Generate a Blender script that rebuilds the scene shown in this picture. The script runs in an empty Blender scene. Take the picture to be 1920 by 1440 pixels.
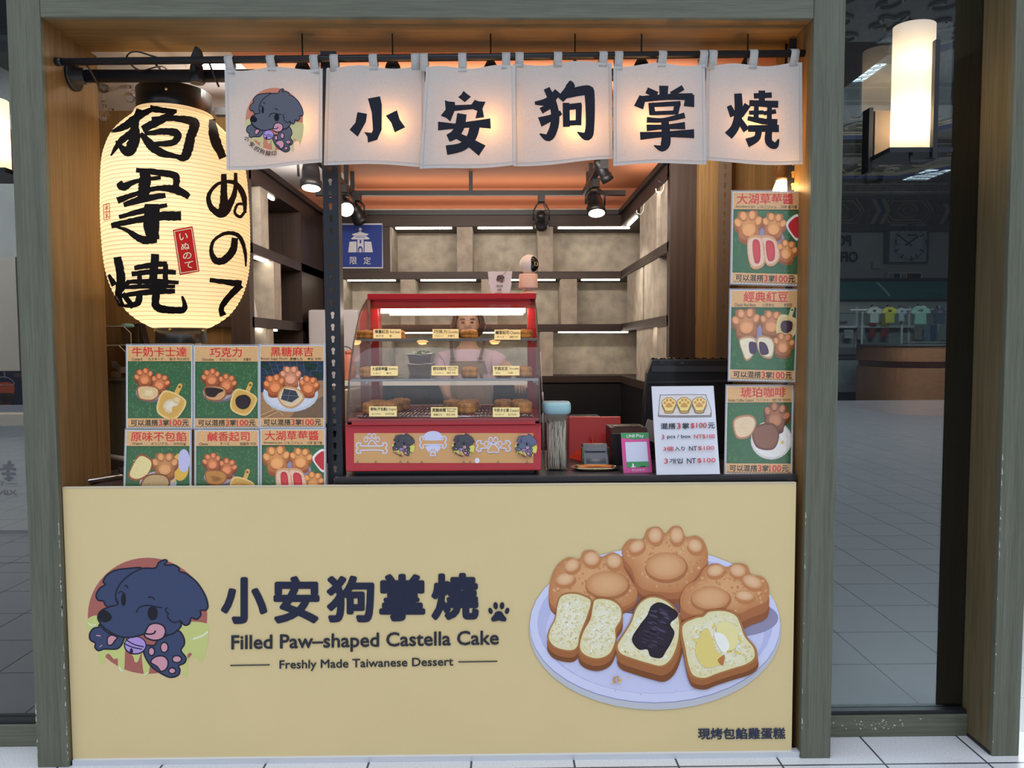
import bpy, bmesh, math, random
from mathutils import Vector, Matrix
from mathutils.geometry import tessellate_polygon
random.seed(7)
SC = bpy.context.scene
COL = SC.collection
PI = math.pi

# ------------------------------------------------------------------ camera
FPX, PITCH, YAW, ROLL, DIST, EYE = 1331.0, .0539, .0130, -.0042, 2.504, 1.5
_fw = Vector((math.sin(YAW)*math.cos(PITCH), math.cos(YAW)*math.cos(PITCH), -math.sin(PITCH)))
_r0 = Vector((math.cos(YAW), -math.sin(YAW), 0)); _u0 = _r0.cross(_fw)
_rt = math.cos(ROLL)*_r0 + math.sin(ROLL)*_u0
_up = -math.sin(ROLL)*_r0 + math.cos(ROLL)*_u0
CAMP = Vector((0, -DIST, EYE))
cd = bpy.data.cameras.new('camera'); cam = bpy.data.objects.new('camera', cd); COL.objects.link(cam)
cd.sensor_fit = 'HORIZONTAL'; cd.sensor_width = 36; cd.lens = 36*FPX/1920; cd.clip_start = .05; cd.clip_end = 200
cam.matrix_world = Matrix(((_rt.x, _up.x, -_fw.x, CAMP.x), (_rt.y, _up.y, -_fw.y, CAMP.y), (_rt.z, _up.z, -_fw.z, CAMP.z), (0, 0, 0, 1)))
SC.camera = cam

# ------------------------------------------------------------------ world, exposure
SC.view_settings.view_transform = 'Standard'; SC.view_settings.look = 'None'
SC.view_settings.exposure = 0.0; SC.view_settings.gamma = 1; SC.view_settings.use_curve_mapping = False
SC.cycles.max_bounces = 7; SC.cycles.diffuse_bounces = 3; SC.cycles.glossy_bounces = 3
SC.cycles.transmission_bounces = 6; SC.cycles.transparent_max_bounces = 24
SC.cycles.caustics_reflective = False; SC.cycles.caustics_refractive = False
SC.cycles.sample_clamp_indirect = 4; SC.cycles.use_denoising = True
W = bpy.data.worlds.new('overcast_street'); SC.world = W; W.use_nodes = True
nt = W.node_tree; nt.nodes.clear()
def wn(t, **k):
    n = nt.nodes.new(t)
    for a, b in k.items(): setattr(n, a, b)
    return n
tc = wn('ShaderNodeTexCoord'); sep = wn('ShaderNodeSeparateXYZ'); nt.links.new(tc.outputs['Generated'], sep.inputs[0])
rampz = wn('ShaderNodeValToRGB'); mz = wn('ShaderNodeMath', operation='MULTIPLY_ADD'); mz.inputs[1].default_value = .5; mz.inputs[2].default_value = .5
nt.links.new(sep.outputs['Z'], mz.inputs[0]); nt.links.new(mz.outputs[0], rampz.inputs[0])
cr_ = rampz.color_ramp   # elevation: dim buildings round the horizon, pale overcast sky above
cr_.elements[0].position = 0; cr_.elements[0].color = (.05, .053, .06, 1)
cr_.elements[1].position = .5; cr_.elements[1].color = (.035, .04, .05, 1)
for p_, c_ in ((.72, (.06, .07, .085)), (.79, (1.05, 1.15, 1.3)), (1.0, (1.15, 1.24, 1.4))):
    e_ = cr_.elements.new(p_); e_.color = c_ + (1,)
# bright patch added low in the world so the right-hand posters catch a sheen
dx = wn('ShaderNodeMath', operation='DIVIDE'); ny = wn('ShaderNodeMath', operation='MULTIPLY'); ny.inputs[1].default_value = -1
nt.links.new(sep.outputs['Y'], ny.inputs[0]); mxy = wn('ShaderNodeMath', operation='MAXIMUM'); mxy.inputs[1].default_value = .02
nt.links.new(ny.outputs[0], mxy.inputs[0]); nt.links.new(sep.outputs['X'], dx.inputs[0]); nt.links.new(mxy.outputs[0], dx.inputs[1])
rg = wn('ShaderNodeValToRGB'); ma = wn('ShaderNodeMath', operation='MULTIPLY_ADD'); ma.inputs[1].default_value = .25; ma.inputs[2].default_value = .5
nt.links.new(dx.outputs[0], ma.inputs[0]); nt.links.new(ma.outputs[0], rg.inputs[0])
g_ = rg.color_ramp; g_.elements[0].position = 0; g_.elements[0].color = (0, 0, 0, 1); g_.elements[1].position = 1; g_.elements[1].color = (0, 0, 0, 1)
for p_, v_ in ((.574, 0), (.582, 1), (.598, 1), (.606, 0)):
    e_ = g_.elements.new(p_); e_.color = (v_, v_, v_, 1)
rz2 = wn('ShaderNodeValToRGB'); nt.links.new(mz.outputs[0], rz2.inputs[0])
g2 = rz2.color_ramp; g2.elements[0].position = .42; g2.elements[0].color = (0, 0, 0, 1); g2.elements[1].position = .46; g2.elements[1].color = (1, 1, 1, 1)
mg = wn('ShaderNodeMath', operation='MULTIPLY'); nt.links.new(rg.outputs[0], mg.inputs[0]); nt.links.new(rz2.outputs[0], mg.inputs[1])
mixw = wn('ShaderNodeMixRGB'); mixw.inputs[2].default_value = (1.5, 1.75, 2.1, 1)
nt.links.new(mg.outputs[0], mixw.inputs[0]); nt.links.new(rampz.outputs[0], mixw.inputs[1])
bg = wn('ShaderNodeBackground'); bg.inputs['Strength'].default_value = 1.8; wo = wn('ShaderNodeOutputWorld')
nt.links.new(mixw.outputs[0], bg.inputs[0]); nt.links.new(bg.outputs[0], wo.inputs[0])

# ------------------------------------------------------------------ picture rays -> places on real planes
def ray(u, v): return _fw + _rt*((u-960)/FPX) - _up*((v-720)/FPX)
def P(u, v, y): d = ray(u, v); return CAMP + d*((y+DIST)/d.y)
def PX(u, v, x): d = ray(u, v); return CAMP + d*(x/d.x)
def PZ(u, v, z): d = ray(u, v); return CAMP + d*((z-EYE)/d.z)

# ------------------------------------------------------------------ materials
MATS = {}
def mat(name, col=(.5, .5, .5), rough=.5, metal=0, spec=.5, emit=None, es=0, coat=0, coatr=.1, var=0, vs=8, bump=0, bs=60, stretch=None):
    if name in MATS: return MATS[name]
    m = bpy.data.materials.new(name); m.use_nodes = True; t = m.node_tree
    b = t.nodes['Principled BSDF']
    b.inputs['Base Color'].default_value = (*col, 1); b.inputs['Roughness'].default_value = rough
    b.inputs['Metallic'].default_value = metal; b.inputs['Specular IOR Level'].default_value = spec
    b.inputs['Coat Weight'].default_value = coat; b.inputs['Coat Roughness'].default_value = coatr
    if emit: b.inputs['Emission Color'].default_value = (*emit, 1); b.inputs['Emission Strength'].default_value = es
    if var or bump:
        tcn = t.nodes.new('ShaderNodeTexCoord'); mp = t.nodes.new('ShaderNodeMapping'); t.links.new(tcn.outputs['Object'], mp.inputs[0])
        if stretch: mp.inputs['Scale'].default_value = stretch
    if var:
        n = t.nodes.new('ShaderNodeTexNoise'); n.inputs['Scale'].default_value = vs; n.inputs['Detail'].default_value = 6
        t.links.new(mp.outputs[0], n.inputs['Vector'])
        r = t.nodes.new('ShaderNodeValToRGB'); e = r.color_ramp.elements
        e[0].position = .3; e[1].position = .7
        e[0].color = (*[c*(1-var) for c in col], 1); e[1].color = (*[min(1, c*(1+var)) for c in col], 1)
        t.links.new(n.outputs['Fac'], r.inputs[0]); t.links.new(r.outputs[0], b.inputs['Base Color'])
    if bump:
        n2 = t.nodes.new('ShaderNodeTexNoise'); n2.inputs['Scale'].default_value = bs; n2.inputs['Detail'].default_value = 3
        t.links.new(mp.outputs[0], n2.inputs['Vector'])
        bp = t.nodes.new('ShaderNodeBump'); bp.inputs['Strength'].default_value = bump; bp.inputs['Distance'].default_value = .004
        t.links.new(n2.outputs['Fac'], bp.inputs['Height']); t.links.new(bp.outputs[0], b.inputs['Normal'])
    MATS[name] = m; return m
def wood(name, c1, c2, axis='Z', rough=.55, fine=90, spec=.3):
    if name in MATS: return MATS[name]
    m = bpy.data.materials.new(name); m.use_nodes = True; t = m.node_tree; b = t.nodes['Principled BSDF']
    b.inputs['Roughness'].default_value = rough; b.inputs['Specular IOR Level'].default_value = spec
    tcn = t.nodes.new('ShaderNodeTexCoord'); mp = t.nodes.new('ShaderNodeMapping'); t.links.new(tcn.outputs['Object'], mp.inputs[0])
    s = {'X': (.025, 1, 1), 'Y': (1, .025, 1), 'Z': (1, 1, .025)}[axis]; mp.inputs['Scale'].default_value = s
    n = t.nodes.new('ShaderNodeTexNoise'); n.inputs['Scale'].default_value = fine; n.inputs['Detail'].default_value = 5; n.inputs['Roughness'].default_value = .65
    n3 = t.nodes.new('ShaderNodeTexNoise'); n3.inputs['Scale'].default_value = fine*.09; n3.inputs['Detail'].default_value = 3; n3.inputs['Distortion'].default_value = 1.2
    for q in (n, n3): t.links.new(mp.outputs[0], q.inputs['Vector'])
    ad = t.nodes.new('ShaderNodeMath'); ad.operation = 'MULTIPLY_ADD'; ad.inputs[1].default_value = .62
    sc2 = t.nodes.new('ShaderNodeMath'); sc2.operation = 'MULTIPLY'; sc2.inputs[1].default_value = .38
    t.links.new(n3.outputs['Fac'], sc2.inputs[0]); t.links.new(n.outputs['Fac'], ad.inputs[0]); t.links.new(sc2.outputs[0], ad.inputs[2])
    r = t.nodes.new('ShaderNodeValToRGB'); e = r.color_ramp.elements; e[0].position = .36; e[1].position = .62
    e[0].color = (*c1, 1); e[1].color = (*c2, 1)
    t.links.new(ad.outputs[0], r.inputs[0]); t.links.new(r.outputs[0], b.inputs['Base Color'])
    bp = t.nodes.new('ShaderNodeBump'); bp.inputs['Strength'].default_value = .35; bp.inputs['Distance'].default_value = .002
    t.links.new(ad.outputs[0], bp.inputs['Height']); t.links.new(bp.outputs[0], b.inputs['Normal'])
    MATS[name] = m; return m
def glass(name, tint=(1, 1, 1), refl=1.0, base=.02, rough=.02):
    if name in MATS: return MATS[name]
    m = bpy.data.materials.new(name); m.use_nodes = True; t = m.node_tree; t.nodes.clear()
    o = t.nodes.new('ShaderNodeOutputMaterial'); mx = t.nodes.new('ShaderNodeMixShader')
    tr = t.nodes.new('ShaderNodeBsdfTransparent'); tr.inputs[0].default_value = (*tint, 1)
    gl = t.nodes.new('ShaderNodeBsdfGlossy'); gl.inputs['Roughness'].default_value = rough
    lw = t.nodes.new('ShaderNodeFresnel'); lw.inputs['IOR'].default_value = 1.5
    k = t.nodes.new('ShaderNodeMath'); k.operation = 'MULTIPLY_ADD'; k.inputs[1].default_value = refl; k.inputs[2].default_value = base
    t.links.new(lw.outputs[0], k.inputs[0]); t.links.new(k.outputs[0], mx.inputs[0])
    t.links.new(tr.outputs[0], mx.inputs[1]); t.links.new(gl.outputs[0], mx.inputs[2]); t.links.new(mx.outputs[0], o.inputs[0])
    MATS[name] = m; return m
def thin(name, col, trans=.5, tcol=None, gloss=0, weave=0, wc=None):
    if name in MATS: return MATS[name]
    m = bpy.data.materials.new(name); m.use_nodes = True; t = m.node_tree; t.nodes.clear()
    o = t.nodes.new('ShaderNodeOutputMaterial'); mx = t.nodes.new('ShaderNodeMixShader'); mx.inputs[0].default_value = trans
    d = t.nodes.new('ShaderNodeBsdfDiffuse'); d.inputs[0].default_value = (*col, 1)
    tl = t.nodes.new('ShaderNodeBsdfTranslucent'); tl.inputs[0].default_value = (*(tcol or col), 1)
    t.links.new(d.outputs[0], mx.inputs[1]); t.links.new(tl.outputs[0], mx.inputs[2]); t.links.new(mx.outputs[0], o.inputs[0])
    if weave:
        tcn = t.nodes.new('ShaderNodeTexCoord'); n = t.nodes.new('ShaderNodeTexNoise'); n.inputs['Scale'].default_value = weave; n.inputs['Detail'].default_value = 2
        t.links.new(tcn.outputs['Object'], n.inputs['Vector']); r = t.nodes.new('ShaderNodeValToRGB'); e = r.color_ramp.elements
        e[0].position = .35; e[1].position = .65; e[0].color = (*[c*.86 for c in col], 1); e[1].color = (*col, 1)
        t.links.new(n.outputs['Fac'], r.inputs[0]); t.links.new(r.outputs[0], d.inputs[0])
    MATS[name] = m; return m
def inkmat(name, rough=.5, coat=0, coatr=.2, lines=0, noise=0, trans=0, spec=.3):
    """printed ink: the colours come from the artwork's own colour attribute"""
    if name in MATS: return MATS[name]
    m = bpy.data.materials.new(name); m.use_nodes = True; t = m.node_tree; b = t.nodes['Principled BSDF']
    b.inputs['Roughness'].default_value = rough; b.inputs['Coat Weight'].default_value = coat; b.inputs['Coat Roughness'].default_value = coatr
    b.inputs['Specular IOR Level'].default_value = spec
    a = t.nodes.new('ShaderNodeVertexColor'); a.layer_name = 'Col'; src = a.outputs[0]
    if noise:
        tcn = t.nodes.new('ShaderNodeTexCoord'); n = t.nodes.new('ShaderNodeTexNoise'); n.inputs['Scale'].default_value = noise; n.inputs['Detail'].default_value = 4
        t.links.new(tcn.outputs['Object'], n.inputs['Vector']); mr = t.nodes.new('ShaderNodeMapRange')
        mr.inputs[1].default_value = .25; mr.inputs[2].default_value = .75; mr.inputs[3].default_value = 1.02; mr.inputs[4].default_value = 1.36
        t.links.new(n.outputs['Fac'], mr.inputs[0]); mm = t.nodes.new('ShaderNodeVectorMath'); mm.operation = 'SCALE'
        t.links.new(src, mm.inputs[0]); t.links.new(mr.outputs[0], mm.inputs['Scale']); src = mm.outputs[0]
    t.links.new(src, b.inputs['Base Color'])
    if lines:
        tcn = t.nodes.new('ShaderNodeTexCoord'); wv = t.nodes.new('ShaderNodeTexWave'); wv.bands_direction = 'Z'; wv.inputs['Scale'].default_value = lines
        t.links.new(tcn.outputs['Object'], wv.inputs['Vector']); bp = t.nodes.new('ShaderNodeBump'); bp.inputs['Strength'].default_value = .06; bp.inputs['Distance'].default_value = .002
        t.links.new(wv.outputs['Fac'], bp.inputs['Height']); t.links.new(bp.outputs[0], b.inputs['Normal'])
    MATS[name] = m; return m
def srgb(r, g, b):
    f = lambda c: c/12.92 if c <= .04045 else ((c+.055)/1.055)**2.4
    return tuple(f(c/255) for c in (r, g, b))

# ------------------------------------------------------------------ naming
def tag(o, label, cat, group=None):
    o['label'] = label; o['category'] = cat
    if group: o['group'] = group
    return o
def thing(name, label, cat, loc=(0, 0, 0), group=None):
    o = bpy.data.objects.new(name, None); COL.objects.link(o); o.location = loc; o.empty_display_size = .05
    return tag(o, label, cat, group)
def child(o, par):
    o.parent = par; off = par.location.copy() if par.parent is None else Vector((0, 0, 0))
    o.matrix_parent_inverse = Matrix.Translation(-off)
def dup(root, delta, label=None, group=None, rot=None):
    r = root.copy(); COL.objects.link(r); r.location = root.location + Vector(delta)
    if rot is not None: r.rotation_euler = rot
    if label: r['label'] = label
    if group: r['group'] = group
    for ch in list(root.children):
        c = ch.copy(); COL.objects.link(c); c.parent = r
        for g in list(ch.children):
            d = g.copy(); COL.objects.link(d); d.parent = c
    return r

# ------------------------------------------------------------------ solid geometry
class G:
    def __init__(s): s.bm = bmesh.new()
    def _f(s, vs, mi=0, sm=False):
        try: f = s.bm.faces.new(vs)
        except ValueError: return None
        f.material_index = mi; f.smooth = sm; return f
    def poly(s, pts, mi=0): return s._f([s.bm.verts.new(p) for p in pts], mi)
    def box(s, a, b, mi=0):
        x0, y0, z0 = [min(p, q) for p, q in zip(a, b)]; x1, y1, z1 = [max(p, q) for p, q in zip(a, b)]
        v = [s.bm.verts.new(p) for p in ((x0, y0, z0), (x1, y0, z0), (x1, y1, z0), (x0, y1, z0), (x0, y0, z1), (x1, y0, z1), (x1, y1, z1), (x0, y1, z1))]
        for q in ((3, 2, 1, 0), (4, 5, 6, 7), (0, 1, 5, 4), (1, 2, 6, 5), (2, 3, 7, 6), (3, 0, 4, 7)): s._f([v[i] for i in q], mi)
        return s
    def obox(s, c, ax, ay, az, mi=0):
        c, ax, ay, az = map(Vector, (c, ax, ay, az)); v = []
        for k in (-1, 1):
            for i, j in ((-1, -1), (1, -1), (1, 1), (-1, 1)): v.append(s.bm.verts.new(c+ax*i+ay*j+az*k))
        for q in ((3, 2, 1, 0), (4, 5, 6, 7), (0, 1, 5, 4), (1, 2, 6, 5), (2, 3, 7, 6), (3, 0, 4, 7)): s._f([v[i] for i in q], mi)
        return s
    def prism(s, pts, d, mi=0, sm=False):
        d = Vector(d); a = [s.bm.verts.new(p) for p in pts]; b = [s.bm.verts.new(Vector(p)+d) for p in pts]; n = len(a)
        s._f(a, mi); s._f(b[::-1], mi)
        for i in range(n): s._f([a[i], b[i], b[(i+1) % n], a[(i+1) % n]], mi, sm)
        return s
    def tube(s, pts, r, n=8, mi=0, closed=False, cap=True, sm=True):
        pts = [Vector(p) for p in pts]; m = len(pts); rs = r if isinstance(r, (list, tuple)) else [r]*m; rings = []
        prev = None
        for i, p in enumerate(pts):
            t = (pts[(i+1) % m]-pts[i-1]) if closed else (pts[min(i+1, m-1)]-pts[max(i-1, 0)])
            t.normalize()
            if prev is None:
                a = Vector((0, 0, 1)) if abs(t.z) < .9 else Vector((1, 0, 0)); nx = t.cross(a).normalized()
            else:
                nx = (prev - t*prev.dot(t)).normalized()
            prev = nx; ny_ = t.cross(nx)
            rings.append([s.bm.verts.new(p+(nx*math.cos(2*PI*k/n)+ny_*math.sin(2*PI*k/n))*rs[i]) for k in range(n)])
        for i in range(m if closed else m-1):
            a, b = rings[i], rings[(i+1) % m]
            for k in range(n): s._f([a[k], a[(k+1) % n], b[(k+1) % n], b[k]], mi, sm)
        if cap and not closed: s._f(rings[0][::-1], mi); s._f(rings[-1], mi)
        return s
    def lathe(s, prof, o=(0, 0, 0), n=32, mi=0, sm=True, ax=None, mf=None, capb=True, capt=True, sq=0):
        """prof: (radius, height) list round axis ax through o; sq>0 squares the section"""
        o = Vector(o); ax = Vector(ax or (0, 0, 1)).normalized(); a = Vector((0, 0, 1)) if abs(ax.z) < .9 else Vector((1, 0, 0))
        ux = ax.cross(a).normalized() if abs(ax.z) < .9 else Vector((1, 0, 0)); uy = ax.cross(ux); R = []
        for r, h in prof:
            ring = []
            for k in range(n):
                th = 2*PI*k/n; c_, s_ = math.cos(th), math.sin(th)
                q = 1 if not sq else (abs(c_)**sq+abs(s_)**sq)**(-1/sq)
                ring.append(s.bm.verts.new(o+ax*h+(ux*c_+uy*s_)*(r*q)))
            R.append(ring)
        for i in range(len(R)-1):
            for k in range(n): s._f([R[i][k], R[i][(k+1) % n], R[i+1][(k+1) % n], R[i+1][k]], mf(i) if mf else mi, sm)
        if capb and prof[0][0] > 1e-5: s._f(R[0][::-1], mi)
        if capt and prof[-1][0] > 1e-5: s._f(R[-1], mf(len(R)-2) if mf else mi)
        return s
    def sphere(s, c, r, n=16, mi=0, sc=(1, 1, 1), M=None):
        c = Vector(c); res = bmesh.ops.create_uvsphere(s.bm, u_segments=n, v_segments=max(6, n*2//3), radius=r)
        for v in res['verts']:
            p = Vector((v.co.x*sc[0], v.co.y*sc[1], v.co.z*sc[2]))
            v.co = c+(M @ p if M else p)
        fs = {f for v in res['verts'] for f in v.link_faces}
        for f in fs: f.material_index = mi; f.smooth = True
        return s
    def grid(s, f, nu, nv, mi=0, sm=True, mf=None):
        V = [[s.bm.verts.new(f(i/nu, j/nv)) for j in range(nv+1)] for i in range(nu+1)]
        for i in range(nu):
            for j in range(nv): s._f([V[i][j], V[i+1][j], V[i+1][j+1], V[i][j+1]], mf(i, j) if mf else mi, sm)
        return s
    def obj(s, name, mats, par=None, bevel=0, solid=0, seg=2):
        if not isinstance(mats, (list, tuple)): mats = [mats]
        if bevel and False: pass
        bmesh.ops.remove_doubles(s.bm, verts=s.bm.verts, dist=1e-6)
        bmesh.ops.recalc_face_normals(s.bm, faces=s.bm.faces)
        me = bpy.data.meshes.new(name); s.bm.to_mesh(me); s.bm.free()
        for m in mats: me.materials.append(m)
        o = bpy.data.objects.new(name, me); COL.objects.link(o)
        if par: child(o, par)
        if solid: q = o.modifiers.new('thick', 'SOLIDIFY'); q.thickness = solid; q.offset = 0
        if bevel:
            q = o.modifiers.new('round', 'BEVEL'); q.width = bevel; q.segments = seg; q.limit_method = 'ANGLE'; q.angle_limit = .6
        return o
def struct(o): o['kind'] = 'structure'; return o
def box(name, a, b, m, par=None, bevel=0): return G().box(a, b).obj(name, m, par, bevel)

# ------------------------------------------------------------------ flat printed artwork
def crv(pts, closed=True, k=5):
    n = len(pts); out = []
    rng = range(n) if closed else range(n-1)
    for i in rng:
        p0, p1, p2, p3 = (pts[(i-1) % n], pts[i], pts[(i+1) % n], pts[(i+2) % n]) if closed else (pts[max(i-1, 0)], pts[i], pts[i+1], pts[min(i+2, n-1)])
        for j in range(k):
            t = j/k
            out.append(tuple(.5*((2*b)+(-a+c)*t+(2*a-5*b+4*c-d)*t*t+(-a+3*b-3*c+d)*t**3) for a, b, c, d in zip(p0, p1, p2, p3)))
    if not closed: out.append(tuple(pts[-1]))
    return out
_GL = {}
def glyphs(s, bold):
    k = (s, bold)
    if k not in _GL:
        c = bpy.data.curves.new('ink', 'FONT'); c.body = s; c.offset = bold; c.resolution_u = 3
        o = bpy.data.objects.new('ink', c); m = bpy.data.meshes.new_from_object(o); m.calc_loop_triangles()
        vs = [v.co[:2] for v in m.vertices]; ts = [tuple(t.vertices) for t in m.loop_triangles]
        bpy.data.objects.remove(o); bpy.data.curves.remove(c); bpy.data.meshes.remove(m)
        x0 = min(v[0] for v in vs); x1 = max(v[0] for v in vs); y0 = min(v[1] for v in vs); y1 = max(v[1] for v in vs)
        _GL[k] = ([((x-x0)/(x1-x0), (y-y0)/(y1-y0)) for x, y in vs], ts)
    return _GL[k]
class Print:
    """collects coloured flat shapes in drawing coordinates; mp(u,v,height) places them on a real surface"""
    def __init__(s, mp, tf=None, step=.00012, base=.0004): s.mp, s.tf, s.step, s.h, s.V, s.F = mp, tf, step, base, [], []
    def _add(s, pts, cols, tris, hs=None):
        if s.tf: pts = [s.tf(*p) for p in pts]
        n = len(s.V); s.V += [(p[0], p[1], s.h+(hs[i] if hs else 0), c) for i, (p, c) in enumerate(zip(pts, cols))]; s.F += [tuple(i+n for i in t) for t in tris]; s.h += s.step
    def poly(s, pts, col, sm=False):
        if sm: pts = crv(pts)
        tris = tessellate_polygon([[Vector((p[0], p[1], 0)) for p in pts]]); s._add(pts, [col]*len(pts), tris)
    def rect(s, u0, v0, u1, v1, col, col2=None):
        s._add([(u0, v0), (u1, v0), (u1, v1), (u0, v1)], [col, col, col2 or col, col2 or col], [(0, 1, 2), (0, 2, 3)])
    def blob(s, pts, cin, cout, sm=True, mid=None, k=.62):
        if sm: pts = crv(pts)
        n = len(pts); cx, cy = mid or (sum(p[0] for p in pts)/n, sum(p[1] for p in pts)/n)
        inn = [(cx+(x-cx)*k, cy+(y-cy)*k) for x, y in pts]
        tr = [(0, 1+i, 1+(i+1) % n) for i in range(n)] + [(1+i, 1+n+i, 1+n+(i+1) % n) for i in range(n)] + [(1+i, 1+n+(i+1) % n, 1+(i+1) % n) for i in range(n)]
        cm = tuple(a*.7+b*.3 for a, b in zip(cin, cout))
        s._add([(cx, cy)]+inn+list(pts), [cin]+[cm]*n+[cout]*n, tr)
    def ell(s, cx, cy, rx, ry, col, col2=None, rot=0, n=24, mid=None):
        c_, s_ = math.cos(rot), math.sin(rot)
        pts = [(cx+rx*math.cos(a)*c_-ry*math.sin(a)*s_, cy+rx*math.cos(a)*s_+ry*math.sin(a)*c_) for a in [2*PI*i/n for i in range(n)]]
        if col2: s.blob(pts, col, col2, sm=False, mid=mid)
        else: s.poly(pts, col)
    def brush(s, pts, w, col, closed=False, k=5, rough=0, sm=True):
        ws = list(w) if isinstance(w, (list, tuple)) else [w]*len(pts)
        q = [(p[0], p[1], ww) for p, ww in zip(pts, ws)]
        if sm and len(q) > 2: q = crv(q, closed, k)
        elif len(q) == 2 and rough: q = [tuple(a+(b-a)*t/5 for a, b in zip(*q)) for t in range(6)]
        n = len(q); L = []; Rr = []
        for i in range(n):
            a = q[(i-1) % n] if closed else q[max(i-1, 0)]; b = q[(i+1) % n] if closed else q[min(i+1, n-1)]
            dx_, dy_ = b[0]-a[0], b[1]-a[1]; l = math.hypot(dx_, dy_) or 1; nx, ny_ = -dy_/l, dx_/l; h = q[i][2]/2
            h1 = h*(1+random.uniform(-rough, rough)); h2 = h*(1+random.uniform(-rough, rough))
            L.append((q[i][0]+nx*h1, q[i][1]+ny_*h1)); Rr.append((q[i][0]-nx*h2, q[i][1]-ny_*h2))
        tr = []
        for i in range(n if closed else n-1):
            j = (i+1) % n; tr += [(i, j, n+j), (i, n+j, n+i)]
        s._add(L+Rr, [col]*(2*n), tr)
        if not closed and not rough:
            h0 = s.h
            for k_, e in enumerate((0, -1)):
                s.h = h0-s.step*(.7-.3*k_)
                if q[e][2] > 0: s.ell(q[e][0], q[e][1], q[e][2]/2, q[e][2]/2, col, n=10)
            s.h = h0
    def text(s, st, u0, v0, u1, v1, col, bold=.02, sl=0, sh=0):
        vs, ts = glyphs(st, 0); o = bold*abs(v1-v0)*.85; ou, ov = math.copysign(o, u1-u0), math.copysign(o, v1-v0)
        u0 += ou; u1 -= ou; v0 += ov; v1 -= ov
        base = [(u0+(u1-u0)*x+sh*(y-.5)*(v1-v0), v1+(v0-v1)*y+sl*(u1-u0)*x) for x, y in vs]
        k = 0 if bold < .004 else 6 if o < .7 else 12 if o < 1.6 else 28
        for dx_, dy_ in [(0, 0)]+[(o*math.cos(2*PI*i/k), o*math.sin(2*PI*i/k)) for i in range(k)]:
            s._add([(x+dx_, y+dy_) for x, y in base], [col]*len(base), ts); s.h -= s.step*.7
        s.h += s.step
    def obj(s, name, m, par=None, maxlen=0):
        bm = bmesh.new(); cl = bm.verts.layers.float_color.new('Col')
        vv = []
        for u, v, h, c in s.V:
            b = bm.verts.new((u, v, h)); b[cl] = (*c, 1); vv.append(b)
        for f in s.F:
            try: bm.faces.new([vv[i] for i in f])
            except ValueError: pass
        for _ in range(6 if maxlen else 0):
            es = [e for e in bm.edges if e.calc_length() > maxlen]
            if not es: break
            bmesh.ops.subdivide_edges(bm, edges=es, cuts=1)
            bmesh.ops.triangulate(bm, faces=[f for f in bm.faces if len(f.verts) > 3])
        for v in bm.verts: v.co = s.mp(v.co.x, v.co.y, v.co.z)
        me = bpy.data.meshes.new(name); bm.to_mesh(me); bm.free(); me.materials.append(m)
        o = bpy.data.objects.new(name, me); COL.objects.link(o)
        if par: child(o, par)
        return o
def flat(y): return lambda u, v, h: P(u, v, y)+Vector((0, -h, 0))
def quadmap(c00, c10, c11, c01):
    """drawing square 0..1 (v down) onto a real quad given by its corners TL, TR, BR, BL"""
    c00, c10, c11, c01 = map(Vector, (c00, c10, c11, c01)); nrm = (c01-c00).cross(c10-c00).normalized()
    if nrm.y > 0: nrm = -nrm
    return lambda u, v, h: (c00*(1-u)+c10*u)*(1-v)+(c01*(1-u)+c11*u)*v+nrm*h
# ================================================================== STRUCTURE
olive = wood('olive_oak_veneer', (.092, .096, .070), (.152, .158, .116), 'Z', fine=230)
olive_x = wood('olive_oak_veneer_level', (.092, .096, .070), (.152, .158, .116), 'X', fine=230)
brown = wood('brown_oak_veneer', (.15, .085, .03), (.25, .15, .058), 'Z', fine=110)
brown_x = wood('lamp_toned_oak_veneer_level', (.15, .085, .03), (.25, .15, .058), 'X', fine=110)
darkc = wood('dark_walnut_laminate', (.030, .019, .016), (.052, .034, .029), 'X', .45, 60)
darkz = wood('dark_walnut_laminate_upright', (.030, .019, .016), (.052, .034, .029), 'Z', .45, 60)
black = mat('black_metal', (.010, .011, .014), .42, spec=.5)
blackp = mat('black_plastic', (.012, .012, .014), .35)
white = mat('white_plastic', (.72, .70, .68), .4)
steel = mat('brushed_steel', (.55, .55, .56), .32, metal=1)
chrome = mat('chrome', (.8, .8, .82), .12, metal=1)
conc = mat('grey_concrete_board', (.40, .36, .30), .85, var=.22, vs=14, bump=.15, bs=40)
orange = mat('terracotta_ceiling_paint', (.45, .165, .078), .6)
offwhite = mat('pale_grey_paint', (.55, .53, .55), .7)

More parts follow.
